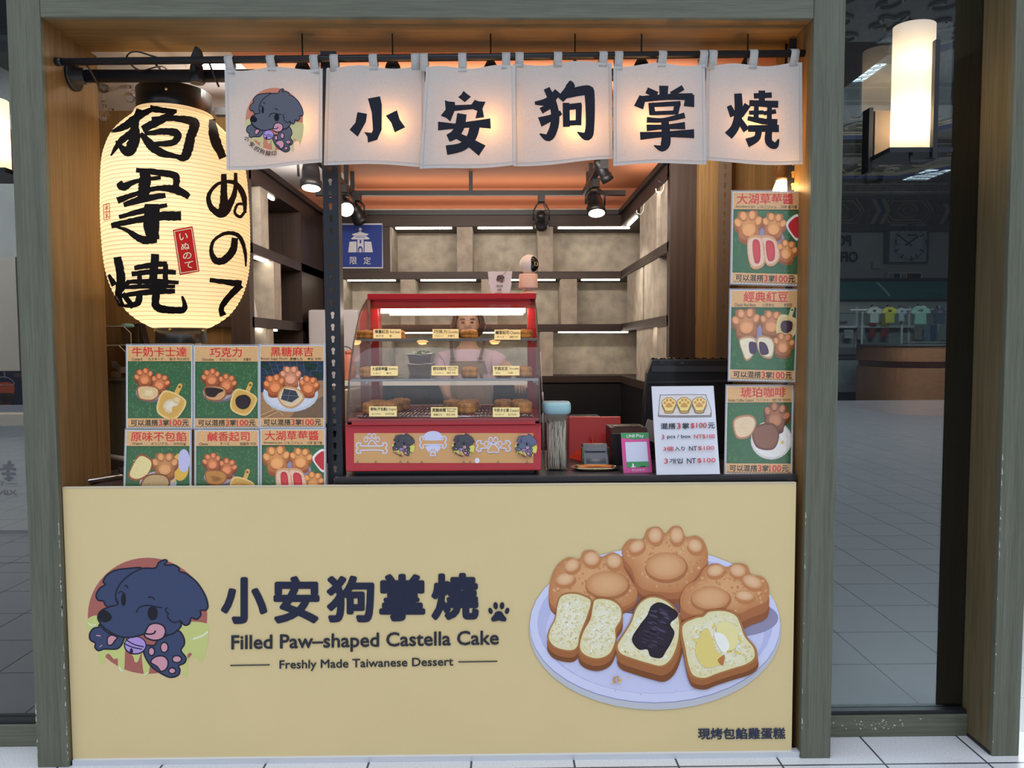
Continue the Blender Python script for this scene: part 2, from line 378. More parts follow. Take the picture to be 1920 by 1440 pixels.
def tiles(name, c1, c2, mort, rough, size=.37, spec=.5, ox=0, oy=0, ms=.004):
    m = bpy.data.materials.new(name); m.use_nodes = True; t = m.node_tree; b = t.nodes['Principled BSDF']
    tcn = t.nodes.new('ShaderNodeTexCoord'); mp = t.nodes.new('ShaderNodeMapping'); t.links.new(tcn.outputs['Object'], mp.inputs[0]); mp.inputs['Location'].default_value = (ox, oy, 0)
    br = t.nodes.new('ShaderNodeTexBrick'); br.offset = 0; br.squash = 1
    for k, v in (('Scale', 1), ('Mortar Size', ms), ('Brick Width', size), ('Row Height', size), ('Mortar Smooth', .1), ('Bias', 0)): br.inputs[k].default_value = v
    br.inputs['Color1'].default_value = (*c1, 1); br.inputs['Color2'].default_value = (*c2, 1); br.inputs['Mortar'].default_value = (*mort, 1)
    t.links.new(mp.outputs[0], br.inputs['Vector'])
    n = t.nodes.new('ShaderNodeTexNoise'); n.inputs['Scale'].default_value = 160; n.inputs['Detail'].default_value = 4; t.links.new(tcn.outputs['Object'], n.inputs['Vector'])
    mr = t.nodes.new('ShaderNodeMapRange'); mr.inputs[1].default_value = .3; mr.inputs[2].default_value = .7; mr.inputs[3].default_value = .86; mr.inputs[4].default_value = 1.08
    t.links.new(n.outputs['Fac'], mr.inputs[0]); mm = t.nodes.new('ShaderNodeVectorMath'); mm.operation = 'SCALE'
    t.links.new(br.outputs['Color'], mm.inputs[0]); t.links.new(mr.outputs[0], mm.inputs['Scale']); t.links.new(mm.outputs[0], b.inputs['Base Color'])
    b.inputs['Roughness'].default_value = rough; b.inputs['Specular IOR Level'].default_value = spec
    return m
t_out = tiles('pale_stone_tile', (.60, .60, .61), (.55, .56, .58), (.05, .05, .06), .45, ox=.12, oy=.06)
t_in = tiles('grey_polished_tile', (.085, .082, .08), (.075, .075, .073), (.04, .04, .04), .30, size=.6, oy=.2, ms=.006, spec=.25)
struct(box('floor', (-14, -16, -.05), (14, .14, 0), t_out))
struct(box('floor_hall', (-14, .14, -.05), (16, 24, 0), t_in))
# timber portal
L0, L1, R0, R1, B0, B1, HH = -1.671, -1.5595, 1.0736, 1.1827, 1.7735, 1.873, 2.617
def column(name, x0, x1, yb=.32, inner=None):
    g = G(); g.box((x0, -.02, 0), (x1, -.001, 3.1)); g.box((x0, -.001, 0), (x1, yb, 3.1), 1)
    g.box((x0-.004, -.012, .0), (x1+.004, yb+.004, .012), 2)
    return struct(g.obj(name, [olive, inner or brown, black], bevel=.003))  # one veneer; the reveal material has the warm lamp tone in its colour
column('trim_1', L0, L1); column('trim_2', R0, R1); column('trim_3', B0, B1, inner=wood('lamp_toned_olive_veneer', (.11, .085, .042), (.19, .15, .078), 'Z', fine=110))  # trim_3 runs on behind the glass, standing for its reveal's reflection
chip = mat('bare_wood_chips', (.50, .47, .38), .8)
def chips(par, x, xs, z0, z1, n, y=-.0205):
    g = G()
    for k in range(n):
        z = random.uniform(z0, z1); h = random.uniform(.004, .03); w = random.uniform(.0015, .005)
        g.poly([(x, y, z), (x+xs*w, y, z+h*.2), (x+xs*w*.6, y, z+h*.7), (x, y, z+h)])
    g.obj('paint_chips', chip)['kind'] = 'structure'
chips(None, L1-.001, -1, .0, 1.0, 34); chips(None, L0+.001, 1, .0, .25, 12); chips(None, R0+.001, 1, .02, .9, 10); chips(None, B0+.001, 1, .02, 1.1, 14)
g = G()
for k in range(40):
    x, z, r = random.gauss(1.42, .07), random.uniform(.03, .07), random.uniform(.001, .004); g.poly([(x-r, .1145, z), (x, .1145, z-r*.8), (x+r*1.3, .1145, z), (x, .1145, z+r)])
g.obj('paint_chips', chip)['kind'] = 'structure'
g = G(); g.box((L1, -.018, HH), (R0, 0, 3.1)); g.box((L1, 0, HH), (R0, .27, 3.1), 1)
struct(g.obj('trim_4', [olive_x, brown_x], bevel=.003))  # soffit: same veneer with lamp warmth put into its colour
struct(box('trim_5', (R1, .115, 0), (B0, .16, .083), olive_x, bevel=.003))
struct(box('trim_6', (-4.6, .115, 0), (L0, .16, .083), olive_x, bevel=.003))
struct(box('trim_7', (R1, .125, .083), (B0, .165, .098), black)); struct(box('trim_8', (-4.6, .125, .083), (L0, .165, .098), black))
struct(box('wall_front', (-8, .0, 3.1), (8, .3, 6.3), olive_x))
tint = glass('smoked_mirror_glass', (.42, .46, .47), .3, .105, .004)
struct(box('window_1', (-4.6, .150, .098), (L0, .156, 3.1), tint)); struct(box('window_2', (R1, .150, .098), (B0, .156, 3.1), tint))  # mirror panes; the hall they reflect stands modelled behind them
# booth shell
def slab(name, pts, z0, z1, m):
    return struct(G().prism([(x, y, z0) for x, y in pts], (0, 0, z1-z0)).obj(name, m))
slab('wall_alcove', [(-1.66, .33), (-1.63, .33), (-1.945, .95), (-1.99, .95)], 0, 2.66, brown)
struct(box('wall_left', (-2.0, .95, 0), (-1.235, 1.0, 2.66), brown))
struct(box('wall_left_return', (-1.60, 1.0, 0), (-1.56, 2.66, 2.66), offwhite))
struct(box('wall_back', (-1.6, 2.62, 0), (1.2, 2.66, 2.66), orange))
struct(box('wall_right', (.925, .86, 0), (1.42, .90, 2.66), brown))
struct(box('wall_right_return', (1.16, .90, 0), (1.2, 2.62, 2.66), orange))
slab('wall_alcove_right', [(1.10, .33), (1.14, .33), (1.42, .86), (1.38, .86)], 0, 2.66, brown)
struct(box('ceiling', (-1.03, .272, 2.62), (1.5, 2.62, 2.66), orange))
struct(box('ceiling_white', (-2.0, .272, 2.62), (-1.03, 2.62, 2.66), offwhite))
struct(box('floor_booth', (-1.6, .2, 0), (1.16, 2.62, .01), darkc))

# ------------------------------------------------------------------ hall mirrored in the right-hand pane, built reversed behind the glass
hallw = mat('hall_wall_paint', (.40, .40, .38), .8)
hallc = mat('carved_dark_wood', (.085, .07, .058), .6, var=.5, vs=9, bump=.9, bs=22)
goldl = mat('dull_gilt_line', (.30, .25, .17), .6); blued = mat('deep_blue_paint', (.03, .04, .12), .6)
struct(box('wall_hall_back', (-14, 19.2, 0), (18, 19.4, 6.4), hallw))
struct(box('wall_hall_right', (15.6, .3, 0), (15.8, 19.2, 6.4), hallw))
struct(box('wall_hall_left', (-9.4, .3, 0), (-9.2, 19.2, 6.4), hallw))
struct(box('ceiling_hall', (-9.4, .3, 6.0), (15.8, 19.4, 6.3), hallc))
g = G()
for y in (9.9, 13.3, 17.2): g.box((-9, y, 5.62), (15.5, y+.6, 5.99), 0); g.box((-9, y-.012, 5.68), (15.5, y, 5.70), 1); g.box((-9, y-.012, 5.9), (15.5, y, 5.92), 1)
for x in (2.2, 13.2): g.box((x, .4, 5.72), (x+.4, 19, 5.98), 0)
struct(g.obj('trim_9', [hallc, goldl]))
# painted frieze over the back wall, with cartouches
g = G(); g.box((-9, 19.0, 5.05), (15.6, 19.18, 5.99), 0); g.box((-9, 18.9, 4.9), (15.6, 19.18, 5.05), 0)
x = 7.0
while x < 15:
    for k in (0, 1):
        y0 = 18.985; o_ = .09*k
        hexa = [(x+.25+o_, 5.52), (x+.5+o_, 5.15+o_), (x+1.55-o_, 5.15+o_), (x+1.8-o_, 5.52), (x+1.55-o_, 5.9-o_), (x+.5+o_, 5.9-o_)]
        g.tube([(p[0], y0, p[1]) for p in hexa], .022, 5, 1, closed=True, sm=False)
    for k in range(5): g.tube([(x+1.03+.22*math.cos(a+k*1.256)+.10*math.cos(a), y0, 5.52+.16*math.sin(a+k*1.256)+.08*math.sin(a)) for a in [PI*i/5 for i in range(10)]], .012, 4, 1, sm=False)
    for k in range(3): g.prism([(x-.12+.14*k, 18.98, 5.12), (x+.02+.14*k, 18.98, 5.12), (x+.22+.14*k, 18.98, 5.52), (x+.02+.14*k, 18.98, 5.93), (x-.12+.14*k, 18.98, 5.93), (x+.08+.14*k, 18.98, 5.52)], (0, -.02, 0), 2 if k == 1 else 1)
    x += 2.1
struct(g.obj('trim_10', [hallc, goldl, blued]))
# carved coffers on the near ceiling: hexagon frames, scrolls
g = G()
for cy in (7.6, 11.7, 15.3):
    for cx in (.55*(cy+2.5)-3.4, .55*(cy+2.5)-.1, .55*(cy+2.5)+3.2):
        z = 5.985
        for k in (1, .86):
            hx = [(cx+1.25*k*math.cos(a)*1.25, cy+1.25*k*math.sin(a), z) for a in [PI/3*i for i in range(6)]]
            g.tube(hx, .035, 5, 0, closed=True, sm=False)
        hx = [(cx+1.4*math.cos(a)*1.25, cy+1.4*math.sin(a), z) for a in [PI/3*i for i in range(6)]]
        g.tube(hx, .09, 4, 1, closed=True, sm=False)
        for k in range(6):
            a0 = k*PI/3; bx, by = cx+.62*math.cos(a0)*1.2, cy+.62*math.sin(a0)
            g.tube([(bx+(.27-.02*i)*math.cos(a0+i*.55), by+(.27-.02*i)*math.sin(a0+i*.55), z) for i in range(13)], .028, 5, 0, sm=False)
        g.tube([(cx+(.2+.07*math.cos(5*a))*math.cos(a), cy+(.2+.07*math.cos(5*a))*math.sin(a), z) for a in [2*PI*i/40 for i in range(40)]], .03, 5, 0, closed=True, sm=False)
struct(g.obj('trim_11', [goldl, blued]))
lampm = mat('lit_ceiling_panel', (.8, .8, .8), .5, emit=(.80, .92, 1.0), es=5.0)
paneln = mat('grey_panel_frame', (.2, .2, .2), .5)
def ceil_light(x0, y0, x1, y1, label):
    z = 5.93; t = thing('ceiling_light', label, 'ceiling light', ((x0+x1)/2, (y0+y1)/2, 6.0), 'lit panels in the hall ceiling')
    box('panel_frame', (x0-.06, y0-.06, z), (x1+.06, y1+.06, 5.995), paneln, t)
    g = G(); g.box((x0, y0, z-.012), (x1, y1, z-.002), 0)
    for i in range(6):
        for j in range(4):
            bx, by = x0+(i+.5)*(x1-x0)/6, y0+(j+.5)*(y1-y0)/4
            g.tube([(bx+.13*math.cos(a)*(1-.07*a), by+.13*math.sin(a)*(1-.07*a), z-.014) for a in [.6*k for k in range(14)]], .008, 4, 1, sm=False)
    g.obj('fretwork_diffuser', [lampm, mat('fret', (.3, .33, .36), .5)], t)
a = PZ(1560, 153, 5.92); b = PZ(1634, 119, 5.92); ceil_light(a.x-1.2, a.y, b.x+.25, b.y, 'lit carved ceiling panel reflected in the upper part of the glass, left of the wall sconce')
a = PZ(1692, 338, 5.92); b = PZ(1783, 319, 5.92); ceil_light(a.x, a.y, b.x, b.y, 'lit carved ceiling panel below the wall sconce, reflected in the dark pane')

# wooden post-office island counter
cwood = wood('reddish_beech_veneer', (.33, .13, .055), (.45, .19, .085), 'X', .3, 30)
t = thing('reception_counter', 'curved reddish wood counter reflected in the right pane', 'counter', (9.3, 13.2, 0))
base = [PZ(1604, 763, 0), PZ(1660, 774, 0), PZ(1720, 779, 0), PZ(1800, 779, 0), PZ(1900, 776, 0)]
cen = Vector((11.5, 17.0, 0))
def arc(dz0, dz1, inset, mi_name, m):
    pts = crv([(p.x, p.y) for p in base], False, 6); q = [(x_+(cen.x-x_)*inset, y_+(cen.y-y_)*inset) for x_, y_ in pts]
    q2 = [(x_+(cen.x-x_)*(inset+.16), y_+(cen.y-y_)*(inset+.16)) for x_, y_ in pts][::-1]
    G().prism([(x_, y_, dz0) for x_, y_ in q+q2], (0, 0, dz1-dz0), sm=False).obj(mi_name, m, t)
arc(0, .99, 0, 'lower_panel', cwood); arc(.99, 1.13, .03, 'recess_band', cwood); arc(1.13, 1.46, -.005, 'upper_panel', cwood)
arc(1.46, 1.50, -.012, 'worktop', mat('grey_stone_top', (.12, .12, .12), .3))
yb = 15.5
# marble back counter
t = thing('back_counter', 'grey marble counter with a dark shelf left of the curved wood counter', 'counter', (8.6, yb, 0))
a = P(1545, 720, yb); b = P(1612, 720, yb)
box('marble_front', (a.x-.8, yb, .28), (b.x+3.5, yb+.6, 1.12), mat('grey_marble', (.30, .31, .31), .35, var=.3, vs=3), t)
box('plinth', (a.x-.8, yb+.05, 0), (b.x+3.5, yb+.6, .28), black, t); box('shelf_edge', (a.x-.8, yb-.04, 1.12), (b.x+3.5, yb+.6, 1.24), mat('dark_edge', (.05, .055, .06), .4), t)
box('worktop', (a.x-.8, yb-.08, 1.24), (b.x+3.5, yb+.6, 1.42), mat('grey_stone_top', (.12, .12, .12), .3), t)
# shelving wall behind
ys = 17.2
t = thing('display_cabinet', 'pale glazed display cabinet of brochures behind the post counters', 'cabinet', (10, ys, 0))
x0, x1 = P(1540, 600, ys).x, P(1840, 600, ys).x; zt = P(1650, 560, ys).z
palem = mat('pale_cream_laminate', (.46, .43, .36), .6); greyl = mat('grey_laminate', (.36, .38, .38), .6)
box('back_panel', (x0, ys, 0), (x1, ys+.1, zt), greyl, t)
box('cream_band', (x0, ys-.03, P(1600, 587, ys).z), (P(1632, 580, ys).x, ys, P(1600, 573, ys).z), palem, t)
for u in (1605, 1704, 1759): xx = P(u, 600, ys).x; box('upright', (xx-.03, ys-.05, 1.3), (xx+.03, ys, zt-.2), white, t)
for v in (613,): zz = P(1650, v, ys).z; box('shelf', (x0, ys-.3, zz-.03), (P(1704, v, ys).x, ys, zz+.03), white, t)
a, b = P(1704, 640, ys-.33), P(1792, 640, ys-.33); box('shelf', (a.x, ys-.35, b.z-.05), (b.x, ys, b.z), white, t)
papers = [(1631, 595, 1643, 612, (.30, .05, .03), 'dark red leaflet on the upper cabinet row, left of the gold leaflet'), (1653, 595, 1667, 612, (.42, .30, .06), 'gold leaflet on the upper cabinet row'),
          (1630, 616, 1642, 632, (.33, .02, .02), 'narrow dark red leaflet on the lower cabinet row'), (1652, 616, 1666, 632, (.40, .02, .02), 'wider dark red leaflet on the lower cabinet row'),
          (1715, 612, 1729, 637, (.42, .30, .26), 'pinkish brochure behind the right glass screen'), (1733, 608, 1744, 640, (.25, .36, .48), 'pale blue brochure behind the right glass screen'), (1746, 609, 1756, 638, (.08, .15, .34), 'deep blue brochure behind the right glass screen'), (1762, 612, 1773, 638, (.38, .40, .38), 'white and green brochure beside the dark post'),
          (1568, 602, 1589, 608, (.16, .14, .11), 'dark row of small parcels on the upper left shelf'), (1608, 616, 1622, 636, (.42, .38, .36), 'pale brochure at the left of the lower cabinet row'), (1583, 618, 1600, 634, (.40, .41, .42), 'white notice sheet on the far left cabinet bay'), (1685, 592, 1698, 596, (.30, .02, .02), 'small red digit display on the cabinet')]
for u0, v0, u1, v1, c, lb in papers:
    y_ = ys-(.055 if 'digit' in lb else .325); a, b = P(u0, v0, y_), P(u1, v1, y_)
    nm = 'parcel_row' if 'parcel' in lb else 'digit_display' if 'digit' in lb else 'notice' if 'notice' in lb else 'leaflet' if 'leaflet' in lb else 'brochure'
    o = box(nm, (a.x, y_, a.z), (b.x, y_+.02, b.z), mat('paper_%d' % (u0*10+v0), c, .6, var=.35, vs=9)); tag(o, lb, nm.replace('_', ' '))
# t-shirts hung over the screens
yt = 14.6
t = thing('clothes_rail', 'white clothes rail carrying the t-shirts above the wooden post counter', 'clothes rail', (9.6, yt, 1.5)); zr_ = P(1690, 580, yt).z
for u in (1628, 1704, 1795): xx = P(u, 600, yt).x; box('pole', (xx-.02, yt+.28, 0), (xx+.02, yt+.32, zr_), white, t)
g = G(); g.tube([(P(1604, 580, yt).x, yt+.25, zr_), (P(1800, 580, yt).x, yt+.25, zr_)], .025, 8); g.obj('rail', white, t)
_sh = [0]
def shirt(u, w, v0, v1, c, lb, c2):
    global yt
    yt = 14.6+.07*(_sh[0] % 3); _sh[0] += 1
    a, b = P(u-w, v0, yt), P(u+w, v1, yt); cx = (a.x+b.x)/2; hw = (b.x-a.x)/2; z1, z0 = a.z, b.z; H = z1-z0
    g = G(); f = [(-1, .1), (-.75, .62), (-.35, .96), (-.2, 1), (-.12, .9), (.12, .9), (.2, 1), (.35, .96), (.75, .62), (1, .1), (.62, -.12), (.55, .1), (.55, -1.3), (-.55, -1.3), (-.55, .1), (-.62, -.12)]
    g.prism([(cx+hw*p, yt, z0+H*q) for p, q in f], (0, .06, 0), 0)
    t_ = thing('t_shirt', lb, 't-shirt', (cx, yt, z0-H), 'T-shirts hung above the post counter')
    g.obj('shirt_body', mat('cotton_%d' % u, c, .9), t_)
    pr = Print(lambda x_, y_, h: Vector((cx+hw*x_, yt-h, z0+H*y_)), step=.001, base=.003)
    pr.poly([(.38*math.cos(.7*k)*(.55+.45*(k % 2)), .4+.26*math.sin(.7*k)*(.55+.45*(k % 2))) for k in range(9)], c2)
    pr.obj('chest_print', inkmat('shirt_ink', .8), t_); g = G(); g.tube([(cx-hw*.3, yt+.03, z1-.02), (cx, yt+.12, z1+.05), (cx, 14.85, zr_)], .012, 5); g.obj('hanger', black, t_)
shirt(1640, 14, 575, 588, (.62, .60, .52), 'cream t-shirt hanging leftmost above the post counter', (.1, .1, .1)); shirt(1669, 15, 575, 588, (.75, .66, .10), 'yellow t-shirt hanging above the post counter', (.12, .1, .02))
shirt(1691, 9, 577, 588, (.55, .60, .66), 'pale blue t-shirt between the yellow and mint ones', (.15, .2, .25)); shirt(1727, 19, 573, 588, (.46, .70, .58), 'mint green t-shirt hanging above the post counter', (.1, .25, .2)); shirt(1763, 16, 577, 590, (.10, .11, .16), 'dark t-shirt at the right above the post counter', (.3, .3, .35))
scr = glass('counter_screen', (.86, .92, .90), .5, .03)
for u0, u1, lb in ((1608, 1702, 'left glass screen standing on the curved wood counter'), (1708, 1790, 'right glass screen standing on the curved wood counter')):
    a, b = P(u0, 587, 13.9), P(u1, 640, 13.9); tag(box('counter_screen', (a.x, 13.9, 1.501), (b.x, 13.93, a.z), scr), lb, 'glass screen')
# sign band, queue display, clock, lettering
ysg = 17.0; gm = mat('teal_green_sign', (.012, .12, .115), .5)
t = thing('sign_band', 'long teal green sign band across the post counters', 'sign', (10, ysg, 3))
a, b = P(1540, 527, ysg), P(1860, 560, ysg)
box('sign_board', (a.x, ysg, b.z), (b.x, ysg+.15, a.z), gm, t); box('top_rail', (a.x, ysg-.05, a.z), (b.x, ysg+.15, a.z+.07), black, t)
pr = Print(lambda u, v, h: P(u, v, ysg)+Vector((0, -h, 0)), step=.002, base=.006)
pr.brush([(1645, 530), (1668, 554)], 3.5, (.30, .36, .38)); pr.text('ing Services', 1780, 541, 1718, 549, (.10, .19, .15), .01); pr.text('郵務', 1592, 540, 1572, 551, (.08, .16, .16), .02)
pr.obj('lettering', inkmat('sign_ink', .6), t)
t = thing('queue_display', 'white queue number display with red digits below the wall clock', 'display', (10, 17.9, 3.2))
yq = 18.95; a, b = P(1664, 510, yq), P(1730, 524, yq); box('display_case', (a.x, yq, b.z), (b.x, 19.2, a.z), mat('pale_case', (.5, .5, .48), .5), t)
pr = Print(lambda u, v, h: P(u, v, yq)+Vector((0, -h, 0)), step=.002, base=.006)
for u0, u1 in ((1676, 1687), (1701, 1726)): pr.rect(u0, 513, u1, 521, (.02, .005, .005))
pr.text('號', 1674, 513, 1667, 521, (.06, .06, .06), 0); pr.text('櫃', 1698, 513, 1690, 521, (.06, .06, .06), 0); pr.text('15', 1709, 514, 1702, 520.5, (.75, .03, .02), .02)
pr.obj('digits', inkmat('sign_ink', .6), t)
yw = 19.15
t = thing('wall_clock', 'large square grey wall clock hung high on the hall wall', 'clock', (11.7, yw, 4.3))
a, b = P(1666, 422, yw-.2), P(1739, 490, yw-.2)
box('clock_case', (a.x-.03, yw-.2, b.z-.03), (b.x+.03, yw, a.z+.03), mat('blue_steel_case', (.12, .16, .20), .35, metal=.6), t)
cxx, czz = (a.x+b.x)/2, (a.z+b.z)/2; rr = (b.x-a.x)/2
pr = Print(lambda x_, y_, h: Vector((cxx+x_*rr, yw-.2-h, czz+y_*rr)), step=.003, base=.006)
pr.rect(-.92, -.92, .92, .92, (.36, .39, .42))
ink = (.015, .018, .02)
for k in range(60):
    a_ = k*PI/30; r0, r1 = (.66, .86) if k % 5 == 0 else (.76, .86)
    if k in (0, 15, 30, 45): continue
    pr.brush([(r0*math.sin(a_), r0*math.cos(a_)), (r1*math.sin(a_), r1*math.cos(a_))], .055 if k % 5 == 0 else .02, ink)
for s_, x_, y_ in (('12', 0, .76), ('6', 0, -.78), ('9', .76, 0), ('3', -.76, 0)): pr.text(s_, x_+(.17 if s_ == '12' else .08), y_+.13, x_-(.17 if s_ == '12' else .08), y_-.13, ink, .02)
pr.rect(-.22, .30, .22, .40, (.05, .055, .06))
pr.obj('dial', inkmat('sign_ink', .6), t)
pr = Print(lambda x_, y_, h: Vector((cxx+x_*rr, yw-.2-h, czz+y_*rr)), step=.003, base=.22*.0+.20*.0+.30*.0+.19); pr.h = .03
pr.brush([(.14, -.12), (-.62, .46)], [.07, .05], ink); pr.obj('minute_hand', inkmat('sign_ink', .6), t)
pr = Print(lambda x_, y_, h: Vector((cxx+x_*rr, yw-.2-h, czz+y_*rr)), step=.003); pr.h = .04
pr.brush([(-.14, -.10), (.46, .32)], [.08, .06], ink); pr.obj('hour_hand', inkmat('sign_ink', .6), t)
pr = Print(lambda u, v, h: P(u, v, yw)+Vector((0, -.03-h, 0)), step=.004, base=.0)
for s_, u0, v0, u1, v1 in (('POST', 1595, 441, 1541, 462), ('OFFICE', 1607, 472, 1536, 492)): pr.text(s_, u0, v0, u1, v1, (.012, .014, .016), .045)
tag(pr.obj('wall_lettering', inkmat('sign_ink', .6)), 'black mirrored lettering on the hall wall left of the clock', 'lettering')
a, b = P(1635, 491, yw), P(1648, 504, yw)
tag(box('junction_box', (a.x, yw-.06, b.z), (b.x, 19.2, a.z), hallw), 'small square box on the hall wall below left of the clock', 'junction box')

# ------------------------------------------------------------------ reflection in the left-hand pane, built as a room behind it
yk = 3.2
whl = mat('white_counter_laminate', (.50, .48, .47), .5)
t = thing('drinks_counter', 'white counter with a beige top and black lettering reflected in the left pane', 'counter', (-4, yk, 0))
box('counter_front', (-6.5, yk, .03), (-3.15, yk+.7, .885), whl, t); box('plinth', (-6.5, yk+.03, 0), (-3.2, yk+.7, .03), black, t)
box('worktop', (-6.5, yk-.06, .885), (-3.12, yk+.7, P(30, 776, yk).z), mat('beige_top', (.40, .28, .16), .5), t)
pr = Print(flat(yk), step=.0005, base=.002)
for q, w in (([(2, 880), (15, 877), (28, 880)], 5), ([(18, 866), (15, 885), (17, 900)], 6), ([(5, 888), (28, 888)], 4.5), ([(8, 873), (25, 872)], 4), ([(10, 897), (24, 896)], 4)): pr.brush(q, w, (.01, .01, .01))
pr.text('TAXIN', 9, 903, -34, 911, (.01, .01, .01), .03); pr.brush([(13, 907), (33, 906)], 1.6, (.01, .01, .01)); pr.text('XING', 33, 918, -18, 928, (.01, .01, .01), .06)
pr.obj('lettering', inkmat('sign_ink', .6), t)
t = thing('drinks_screen', 'dark menu screen picturing a red bubble tea cup reflected in the left pane', 'screen', (-4.1, yk+.15, 1))
a, b = P(-60, 696, yk+.15), P(47, 774, yk+.15); box('screen_body', (a.x, yk+.15, b.z), (b.x, yk+.2, a.z), blackp, t)
pr = Print(flat(yk+.15), step=.0006, base=.002); pr.rect(-58, 698, 46, 772, (.008, .008, .03))
pr.poly([(-5, 720), (26, 720), (23, 750), (16, 759), (4, 759), (-2, 750)], (.33, .05, .02), True); pr.poly([(-4, 738), (24, 738), (21, 752), (14, 758), (5, 758), (-1, 750)], (.03, .008, .006), True)
pr.brush([(-8, 720), (-6, 712), (8, 706), (22, 712), (28, 720)], 1, (.4, .4, .42)); pr.brush([(-6, 722), (26, 722)], 1, (.4, .3, .3)); pr.brush([(10, 708), (9, 698)], 3, (.15, .15, .18)); pr.text('WORLD', 44, 700, 26, 707, (.25, .10, .05), 0)
for k in range(30): pr.ell(random.uniform(0, 22), random.uniform(742, 757), 1.6, 1.6, (.005, .004, .004), n=8)
pr.obj('picture', mat('screen_face_off', (.5, .5, .5)) if 0 else inkmat('sign_ink', .6), t)
lw_ = mat('grey_wall_panel', (.36, .36, .38), .7, var=.12, vs=2)
struct(box('wall_drinks_stall', (-9.1, 4.3, 0), (-3.4, 4.45, 4.4), lw_)); struct(box('trim_12', (-9.1, 4.2, P(20, 55, 4.2).z), (-3.4, 4.3, P(20, 30, 4.2).z), black))
a, b = P(-60, 482, 4.0), P(37, 692, 4.0)
tag(box('back_bar_cabinet', (a.x, 4.0, .0), (b.x, 4.29, a.z), mat('pinkish_grey_laminate', (.42, .37, .35), .6)), 'tall pinkish grey cabinet behind the drinks screen', 'cabinet')
struct(G().tube([(-6, 2.42, .004), (-2.5, 2.42, .004)], .004, 6).obj('trim_13', black))
L_ = bpy.data.lights.new('hall_fill', 'AREA'); L_.energy = 700; L_.size = 2.2; L_.color = (1, .93, .85); o = bpy.data.objects.new('hall_fill', L_); COL.objects.link(o); o.location = (-5.5, 2.0, 4.2)  # unseen area light added to brighten the left part of the hall
L_ = bpy.data.lights.new('hall_fill', 'AREA'); L_.energy = 1700; L_.size = 4; L_.color = (.85, .93, 1); o = bpy.data.objects.new('hall_fill', L_); COL.objects.link(o); o.location = (7, 8.5, 5.5)  # unseen area light added below the lit panels, brightens the right part

# ------------------------------------------------------------------ wall sconce in front of the right pane
shadem = thin('opal_glass', (.82, .80, .76), .6, (.95, .90, .80))
def sconce(px, label, top=46, bot=281, w=33):
    y0 = .045; a, b = P(px-w, top, .03), P(px+w, bot, .03); cx = (a.x+b.x)/2-.0; r = .071; z1, z0 = a.z, b.z
    t = thing('wall_sconce', label, 'wall lamp', (cx, .14, z0), 'opal lamps mounted on the glass beside the booth')
    g = G(); N = 20
    g.grid(lambda i, j: Vector((cx-r*math.cos(2*PI*i), y0-r*math.sin(2*PI*i)*.8, z0+(z1-z0)*j)), N*2, 12)
    g.obj('shade', shadem, t, solid=.0)
    box('back_plate', (cx-.085, .135, z0-.02), (cx+.02, .149, z0+.17), mat('bronze_plate', (.30, .24, .19), .5), t)
    box('support_plate', (cx-.115, y0-.07, z0-.022), (cx+.105, .149, z0-.006), black, t)
    box('front_bar', (cx+.030, y0-.078, z0-.045), (cx+.046, y0-.06, z0+.355), black, t)
    box('front_bar_reflection', (cx-.125, .10, z0-.06), (cx-.110, .148, z0+.17), black, t)  # solid bar standing for the front bar's reflection in the pane
    g = G(); g.tube([(cx+.04, y0-.07, z0-.045), (cx-.03, y0-.05, z0-.052), (cx-.03, y0-.05, z0-.01)], .008, 6); g.obj('hook', black, t)
    for k, dz, e in ((0, .10, 1.8), (1, .30, .55)):
        L = bpy.data.lights.new('sconce_bulb', 'POINT'); L.energy = e; L.shadow_soft_size = .035; L.color = (1, .72, .42)
        o = bpy.data.objects.new('sconce_bulb', L); COL.objects.link(o); o.location = (cx, y0, z0+dz); child(o, t)
sconce(1716, 'tall opal glass lamp lit on the dark pane right of the booth')
sconce(-30, 'opal glass lamp lit at the left edge of the picture', 185, 318, 33)
L_ = bpy.data.lights.new('hall_ceiling_fill', 'AREA'); L_.energy = 420; L_.size = 6; L_.color = (.95, .96, 1); o = bpy.data.objects.new('hall_ceiling_fill', L_); COL.objects.link(o); o.location = (8, 12.5, 3.6); o.rotation_euler = (PI, 0, 0)  # added light with no fixture, lifts the hall ceiling
# ================================================================== BOOTH INTERIOR: shelf units, tracks, lamps
led = mat('warm_led_strip', (.9, .85, .75), .5, emit=(1, .88, .71), es=19)
YB, XR_, XL_ = 2.32, .80, -1.20
zz = lambda v, y=YB: P(1000, v, y).z
R1, R1b, R2, R2b, R3, R3b, R4, R4b = zz(425), zz(509), zz(523), zz(608), zz(622), zz(705), zz(718), 0
t = thing('wall_shelf_unit', 'dark walnut niche shelving with lit concrete backs along the booth back wall', 'shelf unit', (-.2, YB, 0))
g = G(); g.box((XL_, YB+.27, 1.2), (1.1, YB+.29, 2.47)); g.obj('niche_back', conc, t)
ZT = zz(395)
box('cornice', (XL_, YB-.01, R1), (1.10, YB+.3, ZT), darkc, t, .002); box('cornice_cap', (XL_, YB-.03, zz(404)), (.80, YB-.01, ZT), black, t)
for a, b in ((R2, R1b), (R3, R2b), (R4, R3b)): box('shelf', (XL_, YB, a), (1.10, YB+.275, b), darkc, t, .002)
box('base_cabinet', (XL_, YB+.02, .05), (1.1, YB+.28, R4), blackp, t); box('panel', (XL_, YB, R1b), (P(731, 460, YB).x, YB+.27, R1), darkz, t)
box('panel', (XL_, YB, R2b), (P(640, 560, YB).x, YB+.27, R2), darkz, t)
